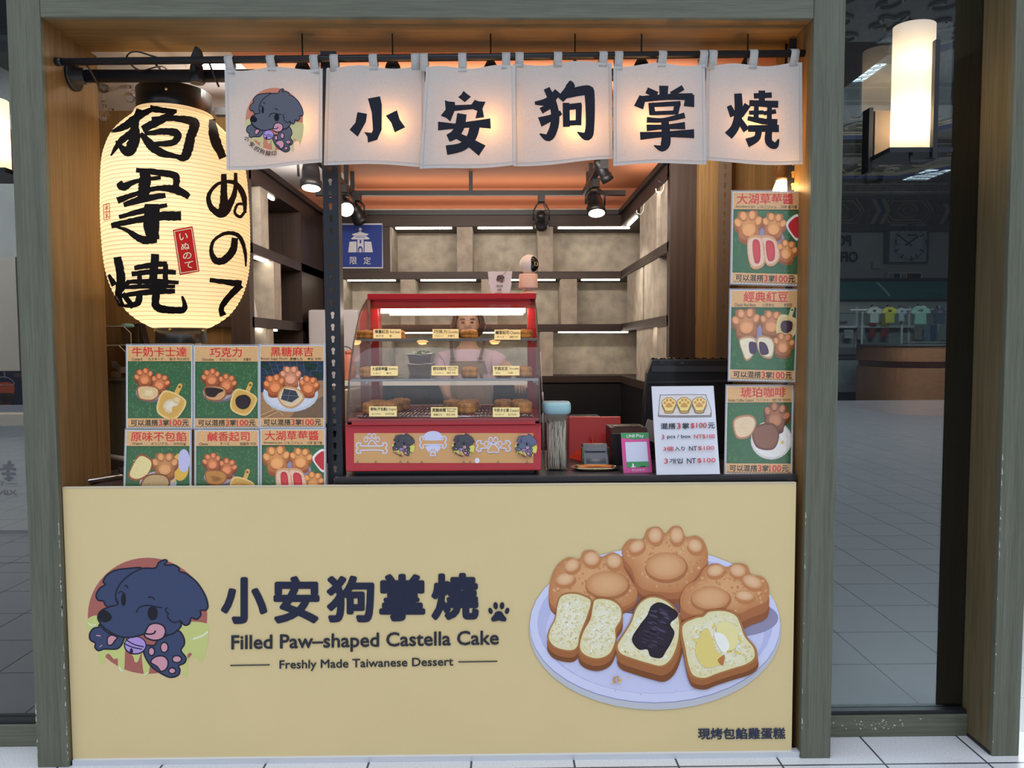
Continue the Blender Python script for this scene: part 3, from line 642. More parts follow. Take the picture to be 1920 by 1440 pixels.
def pil(u0, u1, za, zb): box('pillar', (P(u0, 500, YB).x, YB+.004, za), (P(u1, 500, YB).x, YB+.27, zb), conc, t)
for u0, u1 in ((857, 886), (1009, 1037)): pil(u0, u1, R1b, R1)
for u0, u1 in ((750, 777), (902, 932), (1052, 1082)): pil(u0, u1, R2b, R2)
for u0, u1 in ((700, 728), (860, 890), (1013, 1037)): pil(u0, u1, R3b, R3)
def strip(u0, u1, z):
    a, b = P(u0, 500, YB).x, P(u1, 500, YB).x
    box('led_strip', (a+.03, YB+.03, z-.008), (b-.03, YB+.045, z-.001), led, t)
for u0, u1 in ((733, 855), (888, 1007), (1039, 1190)): strip(u0, u1, R1)
for u0, u1 in ((641, 748), (779, 900), (934, 1050), (1083, 1172)): strip(u0, u1, R2)
for u0, u1 in ((730, 858), (892, 1011), (1039, 1188)): strip(u0, u1, R3)
for u0, u1, za, zb in ((731, 735, R1b, R1), (640, 644, R2b, R2)): box('jamb', (P(u0, 500, YB).x, YB+.002, za), (P(u1, 500, YB).x, YB+.27, zb), conc, t)

YF = .93
def sideunit(label, X, s, cells, yend):
    """X: front plane of the unit, s=+1 when it stands on the right of the booth"""
    t = thing('wall_shelf_unit', label, 'shelf unit', (X, 1.6, 0)); D = .255*s
    g = G(); g.box((X+D, YF, 1.0), (X+D+.02*s, YB+.02, 2.47)); g.obj('niche_back', conc, t)
    box('cornice', (X, YF, R1), (X+D, YB-.012, ZT), darkc, t); box('cornice_cap', (X-.02*s, YF, zz(404)), (X, YB-.032, ZT), black, t)
    for a, b in ((R2, R1b), (R3, R2b), (R4, R3b)): box('shelf', (X, YF, a), (X+D-.002*s, yend, b), darkc, t)
    box('front_post', (X, YF-.03, 0), (X+(.124 if s > 0 else .09)*s, YF+.03, ZT), darkz, t); box('base_cabinet', (X+.01*s, YF+.03, .05), (X+D-.002*s, yend, R4), blackp, t)
    return t, D
t, D = sideunit('dark walnut niche shelving with concrete pillars on the right side of the booth', XR_, 1, None, YB-.012)
def sp(u0, u1, za, zb, X, s):
    y0, y1 = sorted((PX(u0, 520, X).y, PX(u1, 520, X).y)); y0 = max(y0, YF+.03); y1 = min(y1, YB-.02)
    box('pillar', (X+.004*s, y0, za), (X+.25*s, y1, zb), conc, t)
for za, zb, us in ((R1b, R1, ((1198, 1229), (1236, 1254))), (R2b, R2, ((1175, 1204), (1207, 1234))), (R3b, R3, ((1193, 1224), (1231, 1251)))):
    for u0, u1 in us: sp(u0, u1, za, zb, XR_, 1)
for za, ya, yb_ in ((R1, 1.1, 1.35), (R1, 1.45, 1.7), (R1, 1.95, 2.25), (R2, 1.2, 1.5), (R2, 1.6, 1.95), (R3, 1.1, 1.3), (R3, 1.6, 1.85)):
    box('led_strip', (XR_+.03, ya, za-.009), (XR_+.045, yb_, za-.001), led, t)
hk = mat('clear_hook', (.75, .75, .72), .2)
for u, v, m_ in ((1206, 396, hk), (1244, 356, hk), (1262, 325, black)):
    p = PX(u, v, XR_-.004); p.y = max(p.y, .96); p.x = XR_-.002; g = G(); g.tube([p+Vector((.01, 0, .05)), p+Vector((0, 0, .03)), p+Vector((-.004, -.01, .0)), p+Vector((-.02, -.014, -.022)), p+Vector((-.04, -.01, -.012)), p+Vector((-.042, -.01, .004))], .0032, 6)
    tag(g.obj('hook', m_), {1206: 'pale hook on the right shelf cornice, farthest back', 1244: 'pale hook on the right shelf cornice, in the middle', 1262: 'black hook on the right shelf cornice, nearest the front'}[u], 'hook', 'hooks on the shelf cornice')
t, D = sideunit('dark walnut niche shelving with grey pillars on the left side of the booth', XL_, -1, None, 2.30)
y1 = PX(565, 480, XL_).y
box('end_panel', (XL_, y1, R4), (XL_-.25, 2.30, R1), darkz, t)
for za, zb, us in ((R1b, R1, ((493, 507),)), (R2b, R2, ((515, 528),)), (R3b, R3, ((498, 512),))):
    for u0, u1 in us: sp(u0, u1, za, zb, XL_, -1)
for za, ya, yb_ in ((R1, 1.1, 1.4), (R2, 1.1, 1.4), (R3, 1.1, 1.4)): box('led_strip', (XL_-.045, ya, za-.009), (XL_-.03, yb_, za-.001), led, t)
# small things on the left shelf
p = PX(480, 590, XL_-.05); z = R2b
g = G(); g.prism([(p.x, p.y-.03, R3+.0), (p.x, p.y+.05, R3), (p.x, p.y-.02, R3+.15)], (-.006, 0, 0)); tag(g.obj('folded_card', white), 'white triangular card standing on the left shelf', 'card')
g = G(); p2 = PX(494, 589, XL_-.05); g.tube([(p2.x, p2.y-.03, R3+.014), (p2.x, p2.y+.10, R3+.014)], .013, 10); g.sphere((p2.x, p2.y-.04, R3+.016), .016); tag(g.obj('marker_pen', mat('red_pen', (.35, .03, .03), .4)), 'red pen lying on the left shelf beside the white card', 'pen')

# ------------------------------------------------------------------ tracks and spotlights
ZTR = 2.47
def rail(name, a, b, label):
    t = thing('lighting_track', label, 'lighting track', a)
    box('rail', a, b, black, t)
    cx, cy = (a[0]+b[0])/2, (a[1]+b[1])/2
    for f in (.12, .5, .88):
        x, y = a[0]+(b[0]-a[0])*f, a[1]+(b[1]-a[1])*f; box('hanger', (x-.012, y-.012, ZTR+.03), (x+.012, y+.012, 2.62), black, t)
rail('r', (XL_+.0, 2.13, ZTR), (XR_, 2.165, ZTR+.03), 'black lighting track crossing in front of the back shelves')
rail('r', (-.985, .45, ZTR), (-.95, 2.13, ZTR+.03), 'black lighting track running back along the left of the orange ceiling')
rail('r', (-1.2, .535, ZTR), (1.1, .57, ZTR+.03), 'black lighting track just behind the cloth panels')
rail('r', (.52, .45, ZTR), (.555, 2.13, ZTR+.03), 'black lighting track running back along the right of the orange ceiling')
lens_on = mat('lit_spot_lens', (1, 1, 1), .4, emit=(1, .95, .84), es=12); lens_dim = mat('dim_spot_lens', (.9, .9, .8), .4, emit=(1, .95, .7), es=3.0); lens_off = mat('dark_lens', (.02, .02, .02), .2)
def spot(pos, aim, label, railx=None, lens=lens_on, r=.052, energy=0):
    pos = Vector(pos); aim = Vector(aim).normalized(); side = aim.cross(Vector((0, 0, 1))).normalized()
    t = thing('track_spotlight', label, 'spotlight', pos, 'spotlights on the black tracks')
    top = Vector((pos.x, pos.y, ZTR)); box('track_adapter', (top.x-.022, top.y-.04, ZTR-.045), (top.x+.022, top.y+.04, ZTR+.004), black, t)
    g = G(); h = top.z-.045-pos.z; k = r+.012; q = top-Vector((0, 0, .045))
    g.tube([pos+side*k, pos+side*k+Vector((0, 0, h*.55)), pos+side*k*.55+Vector((0, 0, h*.9)), q, pos-side*k*.55+Vector((0, 0, h*.9)), pos-side*k+Vector((0, 0, h*.55)), pos-side*k], .006, 6); g.obj('yoke', black, t)
    g = G(); g.lathe([(r*.45, -.075), (r*.8, -.062), (r*.92, -.03), (r*.95, .02), (r*1.12, .022), (r*1.12, .055), (r*.95, .056)], pos, 24, ax=aim); g.obj('lamp_housing', black, t)
    g = G(); g.lathe([(.0001, .050), (r*.94, .050), (r*.94, .0575), (.0001, .0575)], pos, 24, ax=aim, capb=False, capt=False); g.obj('lens', lens, t)
    g = G(); g.tube([q+Vector((.01, 0, 0)), q+Vector((.03, .01, -h*.4)), pos-aim*.07], .0025, 5); g.obj('lead', black, t)
    if energy:
        L = bpy.data.lights.new('spot_beam', 'SPOT'); L.energy = energy; L.spot_size = 1.5; L.spot_blend = .7; L.shadow_soft_size = .03; L.color = (1, .90, .74)
        o = bpy.data.objects.new('spot_beam', L); COL.objects.link(o); o.rotation_mode = 'QUATERNION'; o.rotation_quaternion = aim.to_track_quat('-Z', 'Y'); o.location = pos+aim*.07; child(o, t)
spot(P(583, 332, .98), (.05, -.18, -1), 'black spotlight shining down at the left, in front of the left shelves', lens=lens_on, r=.046, energy=14)
spot(P(646, 386, 1.86), (.35, -.75, -.55), 'bright spotlight turned forward beside the slotted post', r=.046, energy=16)
spot(P(670, 402, 2.10), (.3, .5, -.6), 'dark spotlight turned back behind the bright one', lens=lens_off, r=.046)
spot(P(1116, 384, 1.72), (.12, -.35, -1), 'spotlight lit pale yellow, hanging at the right', lens=lens_on, r=.05, energy=22)
spot(P(1131, 322, 1.30), (.5, .2, -.8), 'black spotlight at the right seen from behind, nearer than the lit one', lens=lens_off, r=.03)
spot(P(1015, 414, 2.148), (.05, .7, -.45), 'small dark spotlight in the middle of the back track', lens=lens_off, r=.038)
spot(P(664, 116, .55), (-.2, -.3, -1), 'lit spotlight just above the second cloth panel', lens=lens_on, r=.04)
# recessed downlight near the left pipe
p = PZ(396, 127, 2.615); t = thing('downlight', 'round bright downlight in the ceiling above the lantern', 'ceiling light', p)
g = G(); g.lathe([(.075, .0), (.095, -.004), (.10, .004)], p, 28, capb=False, capt=False); g.obj('trim_ring', white, t); g = G(); g.lathe([(.0001, -.001), (.075, -.001)], p, 28, capb=False); g.obj('lens', lens_on, t)
L = bpy.data.lights.new('downlight_beam', 'SPOT'); L.energy = 12; L.spot_size = 2.2; L.spot_blend = .8; L.color = (1, .85, .65); L.shadow_soft_size = .05
o = bpy.data.objects.new('downlight_beam', L); COL.objects.link(o); o.location = p-Vector((0, 0, .02)); child(o, t)

# blue sign board
ys_ = YB-.012; a, b = P(635, 419, ys_), P(718, 503, ys_)
t = thing('pictogram_sign', 'square blue sign with a white gate tower and two characters on the back shelves', 'sign', (a.x, ys_, b.z))
box('sign_plate', (a.x, ys_, b.z), (b.x, ys_+.01, a.z), mat('sign_white', (.62, .66, .74), .5), t)
pr = Print(flat(ys_), step=.0004); Wt = srgb(205, 208, 218); Bl = srgb(38, 62, 142)
pr.rect(637, 421.5, 716.5, 501, Bl)
S = 3.79; q = lambda L_: [(560+x/S, 280+y/S) for x, y in L_]
pr.ell(560+438/S, 280+568/S, 11/S, 11/S, Wt)
pr.poly(q([(438, 580), (455, 592), (498, 602), (488, 612), (385, 612), (380, 602), (420, 592)]), Wt); pr.poly(q([(400, 614), (476, 614), (506, 634), (495, 640), (380, 640), (372, 634)]), Wt); pr.rect(560+404/S, 280+622/S, 560+474/S, 280+626/S, Bl)
pr.poly(q([(362, 657), (412, 655), (412, 732), (352, 732)]), Wt); pr.poly(q([(468, 655), (516, 657), (528, 732), (468, 732)]), Wt); pr.rect(560+418/S, 280+642/S, 560+462/S, 280+732/S, Wt)
pr.rect(560+434/S, 280+645/S, 560+446/S, 280+668/S, Bl); pr.ell(560+439/S, 280+715/S, 17/S, 27/S, Bl); pr.rect(560+420/S, 280+733/S, 560+460/S, 280+746/S, Bl); pr.ell(560+439/S, 280+722/S, 9/S, 20/S, Wt); pr.rect(560+420/S, 280+733/S, 560+460/S, 280+744/S, Bl)
pr.text('限', 560+365/S, 280+765/S, 560+415/S, 280+818/S, Wt, .01); pr.text('定', 560+462/S, 280+765/S, 560+514/S, 280+818/S, Wt, .01)
pr.obj('pictogram', inkmat('sign_ink', .6), t)

# fridge, bottle, steel pans, plates and tools on the back bench
a, b = P(578, 580, 1.75), P(668, 730, 1.75)
t = thing('refrigerator', 'plain pale grey refrigerator behind the slotted post', 'refrigerator', (a.x, 1.9, 0)); pg = mat('pale_grey_enamel', (.50, .49, .52), .4)
box('fridge_body', (a.x, 1.78, .05), (P(672, 600, 1.75).x, 2.28, a.z), pg, t, .01); box('fridge_door', (a.x, 1.74, .1), (P(672, 600, 1.75).x, 1.775, a.z-.004), pg, t, .01)
zb = 1.235
box_b = thing('back_bench', 'dark bench with a steel top standing behind the glass case', 'bench', (-.3, 1.5, 0))
box('bench_body', (-.95, 1.3, .02), (.55, 1.66, 1.06), blackp, box_b); box('bench_top', (-.95, 1.27, 1.06), (.56, 1.7, 1.09), black, box_b)
zb = 1.09
box_s = thing('bench_shelf', 'grey rack shelf above the bench, holding the steel pans', 'shelf', (-.5, 1.5, zb))
zs = P(700, 712, 1.45).z
box('rack_board', (-.92, 1.3, zs-.025), (.2, 1.62, zs), mat('white_board', (.62, .62, .62), .4), box_s)
for x in (-.9, .17):
    for y in (1.32, 1.58): box('leg', (x-.012, y-.012, zb), (x+.012, y+.012, zs-.025), steel, box_s)
pb = mat('salmon_thermos', (.50, .17, .11), .45)
p = P(656, 712, 1.40); t = thing('thermos_bottle', 'salmon pink thermos bottle with a loop handle left of the glass case', 'bottle', (p.x, 1.40, zs))
r_ = .035; h_ = P(655, 664, 1.40).z-zs
g = G(); g.lathe([(r_*.95, 0), (r_, .01), (r_, h_*.93), (r_*.8, h_)], (p.x, 1.40, zs), 24); g.obj('body', pb, t)
g = G(); g.lathe([(r_*.7, h_), (r_*.7, h_+.02), (r_*.3, h_+.022)], (p.x, 1.40, zs), 20); g.obj('lid', pb, t)
g = G(); g.tube([(p.x-.015+.042*math.cos(a_)-.01, 1.40, zs+h_+.006+.036*math.sin(a_)) for a_ in [2*PI*i/24 for i in range(24)]], .003, 6, closed=True); g.obj('loop_handle', mat('dark_loop', (.06, .03, .03), .5), t)
dull = mat('dull_steel', (.33, .33, .35), .3, metal=.9)
def pan(v0, v1, label, full):
    y = 1.45; a, b = P(769, v0, y), P(812, v1, y); c, d = P(773, v1, y), P(809, v1, y)
    t = thing('steel_pan', label, 'food pan', (a.x, y, b.z), 'stacked steel pans'); z0 = max(b.z, zs) if full is None else b.z
    g = G(); top = [(a.x, y-.10, a.z), (b.x, y-.10, a.z), (b.x, y+.1, a.z), (a.x, y+.1, a.z)]; bot = [(c.x, y-.09, z0), (d.x, y-.09, z0), (d.x, y+.09, z0), (c.x, y+.09, z0)]
    V = [g.bm.verts.new(p_) for p_ in top+bot]
    for i in range(4): g._f([V[i], V[(i+1) % 4], V[4+(i+1) % 4], V[4+i]])
    g._f(V[4:]); g.tube([Vector(p_) for p_ in top], .006, 6, closed=True, sm=False); g.obj('pan_body', dull, t, solid=.003); return t, a, b
pan(682, 700.5, 'lower steel pan of the stack seen through the glass case', None); t, a, b = pan(664, 681.5, 'upper steel pan of the stack, filled with green leaves', 1)
g = G()
for k in range(40):
    x = random.uniform(a.x+.03, b.x-.03); y = 1.45+random.uniform(-.07, .07); z = a.z-.01+random.uniform(0, .025); r = random.uniform(.012, .02)
    th = random.uniform(0, 6.3); g.poly([(x, y, z), (x+r*math.cos(th), y+r*math.sin(th), z+.008), (x+1.6*r*math.cos(th+.3), y+1.6*r*math.sin(th+.3), z+.004), (x+r*math.cos(th+.7), y+r*math.sin(th+.7), z-.004)])
o = g.obj('chopped_greens', mat('green_leaf', (.25, .36, .09), .6)); tag(o, 'heap of chopped green leaves in the upper steel pan', 'greens'); o['kind'] = 'stuff'
p = P(720, 744, 1.2); g = G(); pw = mat('pale_wood', (.55, .40, .27), .5); t = thing('rolling_pin', 'pale wooden rolling pin lying behind the left cakes', 'rolling pin', (p.x, 1.32, zb+.022))
g.lathe([(.012, -.16), (.016, -.14), (.016, -.10), (.022, -.098), (.022, .09), (.016, .092), (.016, .13), (.012, .15)], (p.x-.05, 1.34, zb+.022), 16, ax=(1, .05, 0)); g.obj('roller', pw, t)
p = P(845, 715, 1.42)
for k, (du, lb) in enumerate(((-8, 'left white plate on the rack shelf seen through the case'), (26, 'right white plate on the rack shelf seen through the case'))):
    q_ = P(845+du, 715, 1.42); g = G(); g.lathe([(.0001, 0), (.045, 0), (.075, .012), (.078, .014), (.045, .004), (.0001, .004)], (q_.x, 1.46, zs), 28, capb=False, capt=False); tag(g.obj('plate', white), lb, 'plate', 'plates on the rack shelf')
p = P(648, 745, 1.0); tag(box('cardboard_carton', (P(640, 745, .9).x, .9, .55), (P(660, 745, .9).x, 1.15, P(640, 732, .9).z), mat('kraft_board', (.50, .37, .25), .8)), 'tan cardboard carton standing on edge between the slotted post and the case', 'carton')
tag(box('carton_stand', (P(636, 745, .9).x-.02, .85, 0), (P(660, 745, .9).x+.05, 1.2, .55), blackp), 'black stand under the tan carton', 'stand')
L = bpy.data.lights.new('booth_fill', 'AREA'); L.shape = 'RECTANGLE'; L.size = 2.0; L.size_y = .08; L.energy = 30; L.color = (1, .93, .84)  # added area light without a fixture, brightens booth ceiling and shelves
o = bpy.data.objects.new('booth_fill', L); COL.objects.link(o); o.location = (-.2, .36, 2.36); o.rotation_euler = (math.radians(97), 0, 0)
for x0_, x1_, y0_, y1_ in ((-1.0, .7, 2.36, 2.40), (.88, .92, 1.0, 2.1), (-1.32, -1.28, 1.0, 2.1)):  # unseen lights added above the cornices to brighten the ceiling
    L = bpy.data.lights.new('ceiling_fill', 'AREA'); L.shape = 'RECTANGLE'; L.size = x1_-x0_; L.size_y = y1_-y0_; L.energy = 3.2; L.color = (1, .90, .78)
    o = bpy.data.objects.new('ceiling_fill', L); COL.objects.link(o); o.location = ((x0_+x1_)/2, (y0_+y1_)/2, ZT+.01); o.rotation_euler = (PI, 0, 0)
# ================================================================== COUNTER, BANNER, CLOTH, LANTERN, POSTERS
ZW = 1.028
t = thing('service_counter', 'dark counter behind the yellow advertising board, its worktop edge showing', 'counter', (.2, .3, 0))
box('counter_body', (-.62, .05, .02), (1.06, .62, 1.003), darkc, t); box('worktop', (P(628, 900, .05).x, .045, 1.004), (1.07, .68, ZW), wood('charcoal_laminate', (.030, .028, .030), (.055, .050, .052), 'X', .3, 70), t, .002)
box('side_bench', (-1.54, .12, .02), (-.64, .62, .985), darkc, t)
NAVY = srgb(28, 32, 58); NAV2 = srgb(38, 40, 50)
BX0, BX1, BH = -1.5567, 1.0483, 1.0036
t = thing('advertising_board', 'long cream yellow advertising board across the counter front, printed with dog and cakes', 'advertising board', (-.25, 0, 0))
cream = srgb(222, 199, 146)
box('board', (BX0, .0, .014), (BX1, .012, BH), inkmat('board_edge', .5) if 0 else mat('cream_board', cream, .5, var=.02, vs=3), t)
box('bottom_rail', (BX0+.005, -.012, 0), (BX1+.03, .016, .02), mat('white_rail', (.62, .64, .68), .35, metal=.2), t); box('top_lip', (BX0, -.001, BH), (BX1, .014, BH+.004), mat('cream_lip', srgb(200, 190, 165), .5), t)

OUTL = srgb(24, 24, 44)
def dog(pr, T, body=srgb(58, 70, 104), full=True, ow=14, goo=srgb(203, 207, 126), disc=srgb(172, 98, 88), pink=srgb(214, 152, 166)):
    """dog emblem in its own drawing frame; T turns it into the artwork's coordinates"""
    old = pr.tf; pr.tf = (lambda x, y: old(*T(x, y))) if old else T
    pr.ell(625, 615, 512, 498, disc, n=48)
    for g_ in ([(105, 655), (180, 612), (300, 640), (430, 800), (430, 950), (425, 1075), (397, 1090), (372, 1060), (370, 985), (335, 985), (300, 945), (270, 950), (255, 1015), (232, 1030), (206, 1010), (195, 900), (150, 800), (115, 740)],
               [(440, 880), (585, 880), (560, 960), (540, 1008), (515, 1008), (500, 960)], [(580, 930), (650, 960), (645, 1050), (630, 1120), (600, 1122), (585, 1060)],
               [(890, 700), (980, 668), (1090, 672), (1152, 710), (1130, 900), (1110, 960), (1090, 1010), (1070, 1010), (1058, 970), (1020, 975), (975, 990), (970, 1110), (950, 1135), (930, 1100), (925, 990), (880, 900)]): pr.poly(g_, goo, True)
    pr.poly([(965, 950), (990, 928), (1008, 945), (970, 985)], disc)
    wl = srgb(226, 232, 200)
    if full:
        pr.brush([(1020, 812), (1090, 788), (1138, 755)], 16, wl); pr.brush([(115, 678), (145, 695), (180, 692)], 9, wl); pr.brush([(385, 1060), (398, 1080), (410, 1085)], 14, wl); pr.brush([(600, 1122), (628, 1100)], 9, wl)
    ear = [(450, 210), (580, 208), (480, 300), (385, 360), (355, 470), (372, 515), (300, 540), (262, 520), (248, 488), (205, 482), (185, 440), (215, 380), (265, 345), (245, 322), (280, 265), (350, 225)]
    head = [(580, 210), (690, 205), (720, 160), (770, 135), (795, 148), (770, 178), (850, 178), (895, 205), (900, 236), (960, 255), (1050, 330), (1120, 440), (1143, 530), (1125, 565), (1080, 568), (1082, 610), (1045, 645), (1000, 632), (985, 680), (945, 695), (908, 662), (915, 700), (880, 740), (820, 775), (700, 770), (600, 770), (490, 798), (380, 790), (270, 730), (215, 670), (200, 620), (230, 570), (300, 537), (372, 515), (352, 440), (385, 350), (470, 265)]
    lp = [(215, 690), (265, 745), (340, 785), (420, 795), (410, 850), (370, 895), (305, 900), (250, 900), (205, 913), (175, 885), (178, 850), (135, 820), (130, 770), (160, 725), (205, 712)]
    rp = [(820, 770), (890, 742), (935, 800), (940, 860), (912, 912), (955, 975), (940, 1020), (892, 1042), (903, 1080), (885, 1125), (820, 1142), (740, 1108), (660, 1050), (612, 980), (590, 910), (610, 868), (685, 868), (720, 808), (780, 790)]
    for s_, fill in ((rp, body), (lp, body)): pr.poly(s_, fill, True); pr.brush(s_, ow, OUTL, True)
    pr.ell(520, 868, 98, 80, OUTL); pr.ell(520, 866, 88, 70, srgb(178, 150, 214))
    for q_ in ([(440, 820), (510, 860), (590, 880)], [(425, 852), (500, 885), (575, 900)]): pr.brush(q_, ow*.7, OUTL)
    pr.ell(487, 918, 14, 26, OUTL)
    pr.poly(ear, body, True); pr.brush(ear, ow, OUTL, True); pr.poly(head, body, True); pr.brush(head, ow, OUTL, True)
    tg = [(610, 748), (640, 695), (700, 678), (760, 700), (780, 750), (755, 805), (690, 825), (630, 810), (600, 785)]
    pr.poly(tg, pink, True); pr.brush(tg, ow, OUTL, True); pr.brush([(600, 765), (640, 772), (680, 765), (692, 745)], ow, OUTL)
    pr.poly([(205, 600), (230, 570), (275, 570), (322, 625), (290, 665), (240, 668), (205, 640)], srgb(14, 15, 26), True)
    pr.ell(420, 475, 22, 56, srgb(14, 15, 26)); pr.ell(670, 592, 44, 62, srgb(14, 15, 26))
    for q_ in ([(375, 425), (398, 405), (425, 422)], [(530, 585), (560, 540), (630, 525), (710, 540), (750, 545)], [(430, 360), (446, 355), (457, 375)], [(635, 455), (665, 455), (685, 475)],
               [(795, 545), (780, 560), (790, 585), (805, 592), (797, 615), (812, 645), (855, 672), (908, 655)]): pr.brush(q_, ow*.85, OUTL)
    for q_ in ([(282, 845), (286, 800), (320, 780), (365, 800), (342, 832), (322, 860), (292, 866)], [(655, 1010), (690, 968), (760, 960), (800, 1000), (792, 1060), (745, 1090), (710, 1050)]):
        pr.poly(q_, pink, True); pr.brush(q_, ow*.8, OUTL, True)
    for x_, y_, rx, ry in ((660, 920, 24, 32), (770, 885, 30, 40), (878, 985, 37, 27), (838, 1085, 27, 22)): pr.ell(x_, y_, rx+8, ry+8, OUTL, n=16); pr.ell(x_, y_, rx-3, ry-3, pink, n=16)
    if full: pr.brush([(192, 782), (222, 786)], 10, pink); pr.brush([(218, 878), (236, 866)], 8, pink)
    pr.tf = old
pr = Print(flat(0), step=.00003); S = 4.5714
dog(pr, lambda x, y: (140+x/S, 1020+y/S))
S = 3.3103; bx = lambda a, b, c, d: (400+a/S, 1050+b/S, 400+c/S, 1050+d/S)
for ch, r in (('小', (48, 105, 336, 396)), ('安', (374, 99, 660, 393)), ('狗', (704, 96, 1000, 386)), ('掌', (1030, 85, 1316, 379)), ('燒', (1354, 79, 1648, 371))): pr.text(ch, *bx(*r), NAVY, .047)
pr.text('Filled Paw–shaped Castella Cake', *bx(113, 464, 1772, 581), NAV2, .026, sl=-.0185); pr.text('Freshly Made Taiwanese Dessert', *bx(412, 620, 1490, 690), NAV2, .022, sl=-.0185)
for q_ in ([(110, 652), (350, 648)], [(1523, 630), (1760, 626)]): pr.brush([(400+a/S, 1050+b/S) for a, b in q_], 7/S, NAV2)
def pawicon(pr, cx, cy, r, col, rot=0):
    c_, s_ = math.cos(rot), math.sin(rot); f = lambda x, y: (cx+r*(x*c_-y*s_), cy+r*(x*s_+y*c_))
    pr.poly([f(*p_) for p_ in ((0, 0), (.3, .1), (.5, .42), (.72, .68), (.62, .95), (.3, .95), (0, .88), (-.3, .95), (-.62, .95), (-.72, .68), (-.5, .42), (-.3, .1))], col, True)
    for x, y, a_, b_, ro in ((-.78, -.02, .2, .3, -.35), (-.3, -.5, .22, .34, -.1), (.3, -.5, .22, .34, .1), (.78, -.02, .2, .3, .35)): X_, Y_ = f(x, y); pr.ell(X_, Y_, r*a_, r*b_, col, rot=ro+rot)
pawicon(pr, 400+1772/S, 1050+315/S, 66/S, NAVY)
pr.text('現烤包餡雞蛋糕', 1308, 1364, 1472, 1386, srgb(40, 48, 74), .035, sl=-.006)
# plate of cakes
S = 3.1296; K = lambda L_: [(960+x/S, 960+y/S) for x, y in L_]
def E(x, y, rx, ry, c, c2=None, rot=0, n=40, mid=None): pr.ell(960+x/S, 960+y/S, rx/S, ry/S, c, c2, rot, n, mid and (960+mid[0]/S, 960+mid[1]/S))
E(838, 690, 738, 468, srgb(196, 198, 206)); E(838, 664, 736, 456, srgb(150, 152, 190)); E(838, 660, 734, 454, srgb(214, 216, 244)); E(838, 652, 690, 412, srgb(206, 208, 240), srgb(190, 192, 230)); E(838, 700, 640, 360, srgb(202, 204, 236), srgb(208, 210, 242))
T1, T2, T3, T4 = srgb(226, 170, 118), srgb(196, 128, 78), srgb(150, 88, 52), srgb(238, 196, 152)
def inside(x, y, q):
    r = False
    for (x0, y0), (x1, y1) in zip(q, q[1:]+q[:1]):
        if (y0 > y) != (y1 > y) and x < (x1-x0)*(y-y0)/(y1-y0)+x0: r = not r
    return r
def mottle(out, n, cols, r, shrink=.9, flat_=1):
    q = crv(out); cx, cy = sum(p_[0] for p_ in q)/len(q), sum(p_[1] for p_ in q)/len(q); q = [(cx+(x-cx)*shrink, cy+(y-cy)*shrink) for x, y in q]
    xs, ys_ = [p_[0] for p_ in q], [p_[1] for p_ in q]; h0 = pr.h; k = 0
    while k < n:
        x, y = random.uniform(min(xs), max(xs)), random.uniform(min(ys_), max(ys_))
        if inside(x, y, q): pr.h = h0+(k % 24)*pr.step; E(x, y, random.uniform(*r), random.uniform(*r)*flat_, random.choice(cols), None, random.uniform(0, 3), 7); k += 1
    pr.h = h0+24*pr.step
def bigpaw(out, side, toes, pad):
    pr.poly(K([(x, y+side) for x, y in out]), T3, True); pr.poly(K([(x, y+side*.55) for x, y in out]), srgb(176, 108, 66), True)
    pr.blob(K(crv(out)), T1, T2, sm=False)
    mottle(out, 130, [srgb(222, 164, 112), srgb(208, 144, 92), srgb(230, 178, 128), srgb(198, 132, 82)], (4, 13), .93, .7)
    for x, y, rx, ry, ro in toes: E(x, y+8, rx, ry, T2, None, ro, 20); E(x-4, y-6, rx*.92, ry*.88, T4, srgb(208, 146, 96), ro, 20)
    x, y, rx, ry = pad; E(x, y+10, rx, ry, srgb(178, 112, 68)); E(x-4, y, rx*.94, ry*.9, srgb(230, 178, 128), srgb(206, 142, 92))
E(820, 480, 400, 120, srgb(120, 100, 110)); E(1300, 620, 260, 110, srgb(150, 145, 175))
bigpaw([(645, 215), (690, 160), (765, 160), (795, 100), (860, 88), (900, 125), (940, 85), (990, 88), (1018, 145), (1080, 138), (1130, 180), (1148, 280), (1090, 360), (1030, 440), (960, 470), (800, 460), (735, 420), (700, 330), (652, 270)], 70, [(735, 205, 52, 40, -.5), (843, 140, 46, 52, 0), (968, 140, 44, 54, 0), (1075, 200, 50, 44, .5)], (905, 315, 125, 88))
bigpaw([(215, 480), (228, 390), (265, 310), (330, 265), (395, 275), (420, 230), (480, 225), (520, 260), (590, 235), (645, 265), (655, 320), (700, 400), (735, 470), (700, 530), (560, 580), (330, 590), (240, 550)], 40, [(315, 395, 62, 42, -.2), (355, 315, 50, 42, -.5), (470, 275, 52, 48, 0), (600, 290, 50, 48, .2)], (560, 420, 130, 82))
bigpaw([(985, 500), (1020, 430), (1085, 390), (1130, 320), (1200, 298), (1255, 320), (1310, 300), (1375, 310), (1400, 365), (1470, 380), (1505, 440), (1490, 520), (1400, 560), (1300, 600), (1100, 610), (1000, 570)], 100, [(1195, 345, 56, 40, -.2), (1325, 345, 54, 42, .2), (1410, 410, 66, 42, .4), (1365, 492, 62, 34, .1)], (1165, 500, 118, 74))
CR, CR2, CB, CB2 = srgb(232, 222, 168), srgb(244, 240, 216), srgb(176, 118, 66), srgb(128, 74, 36)
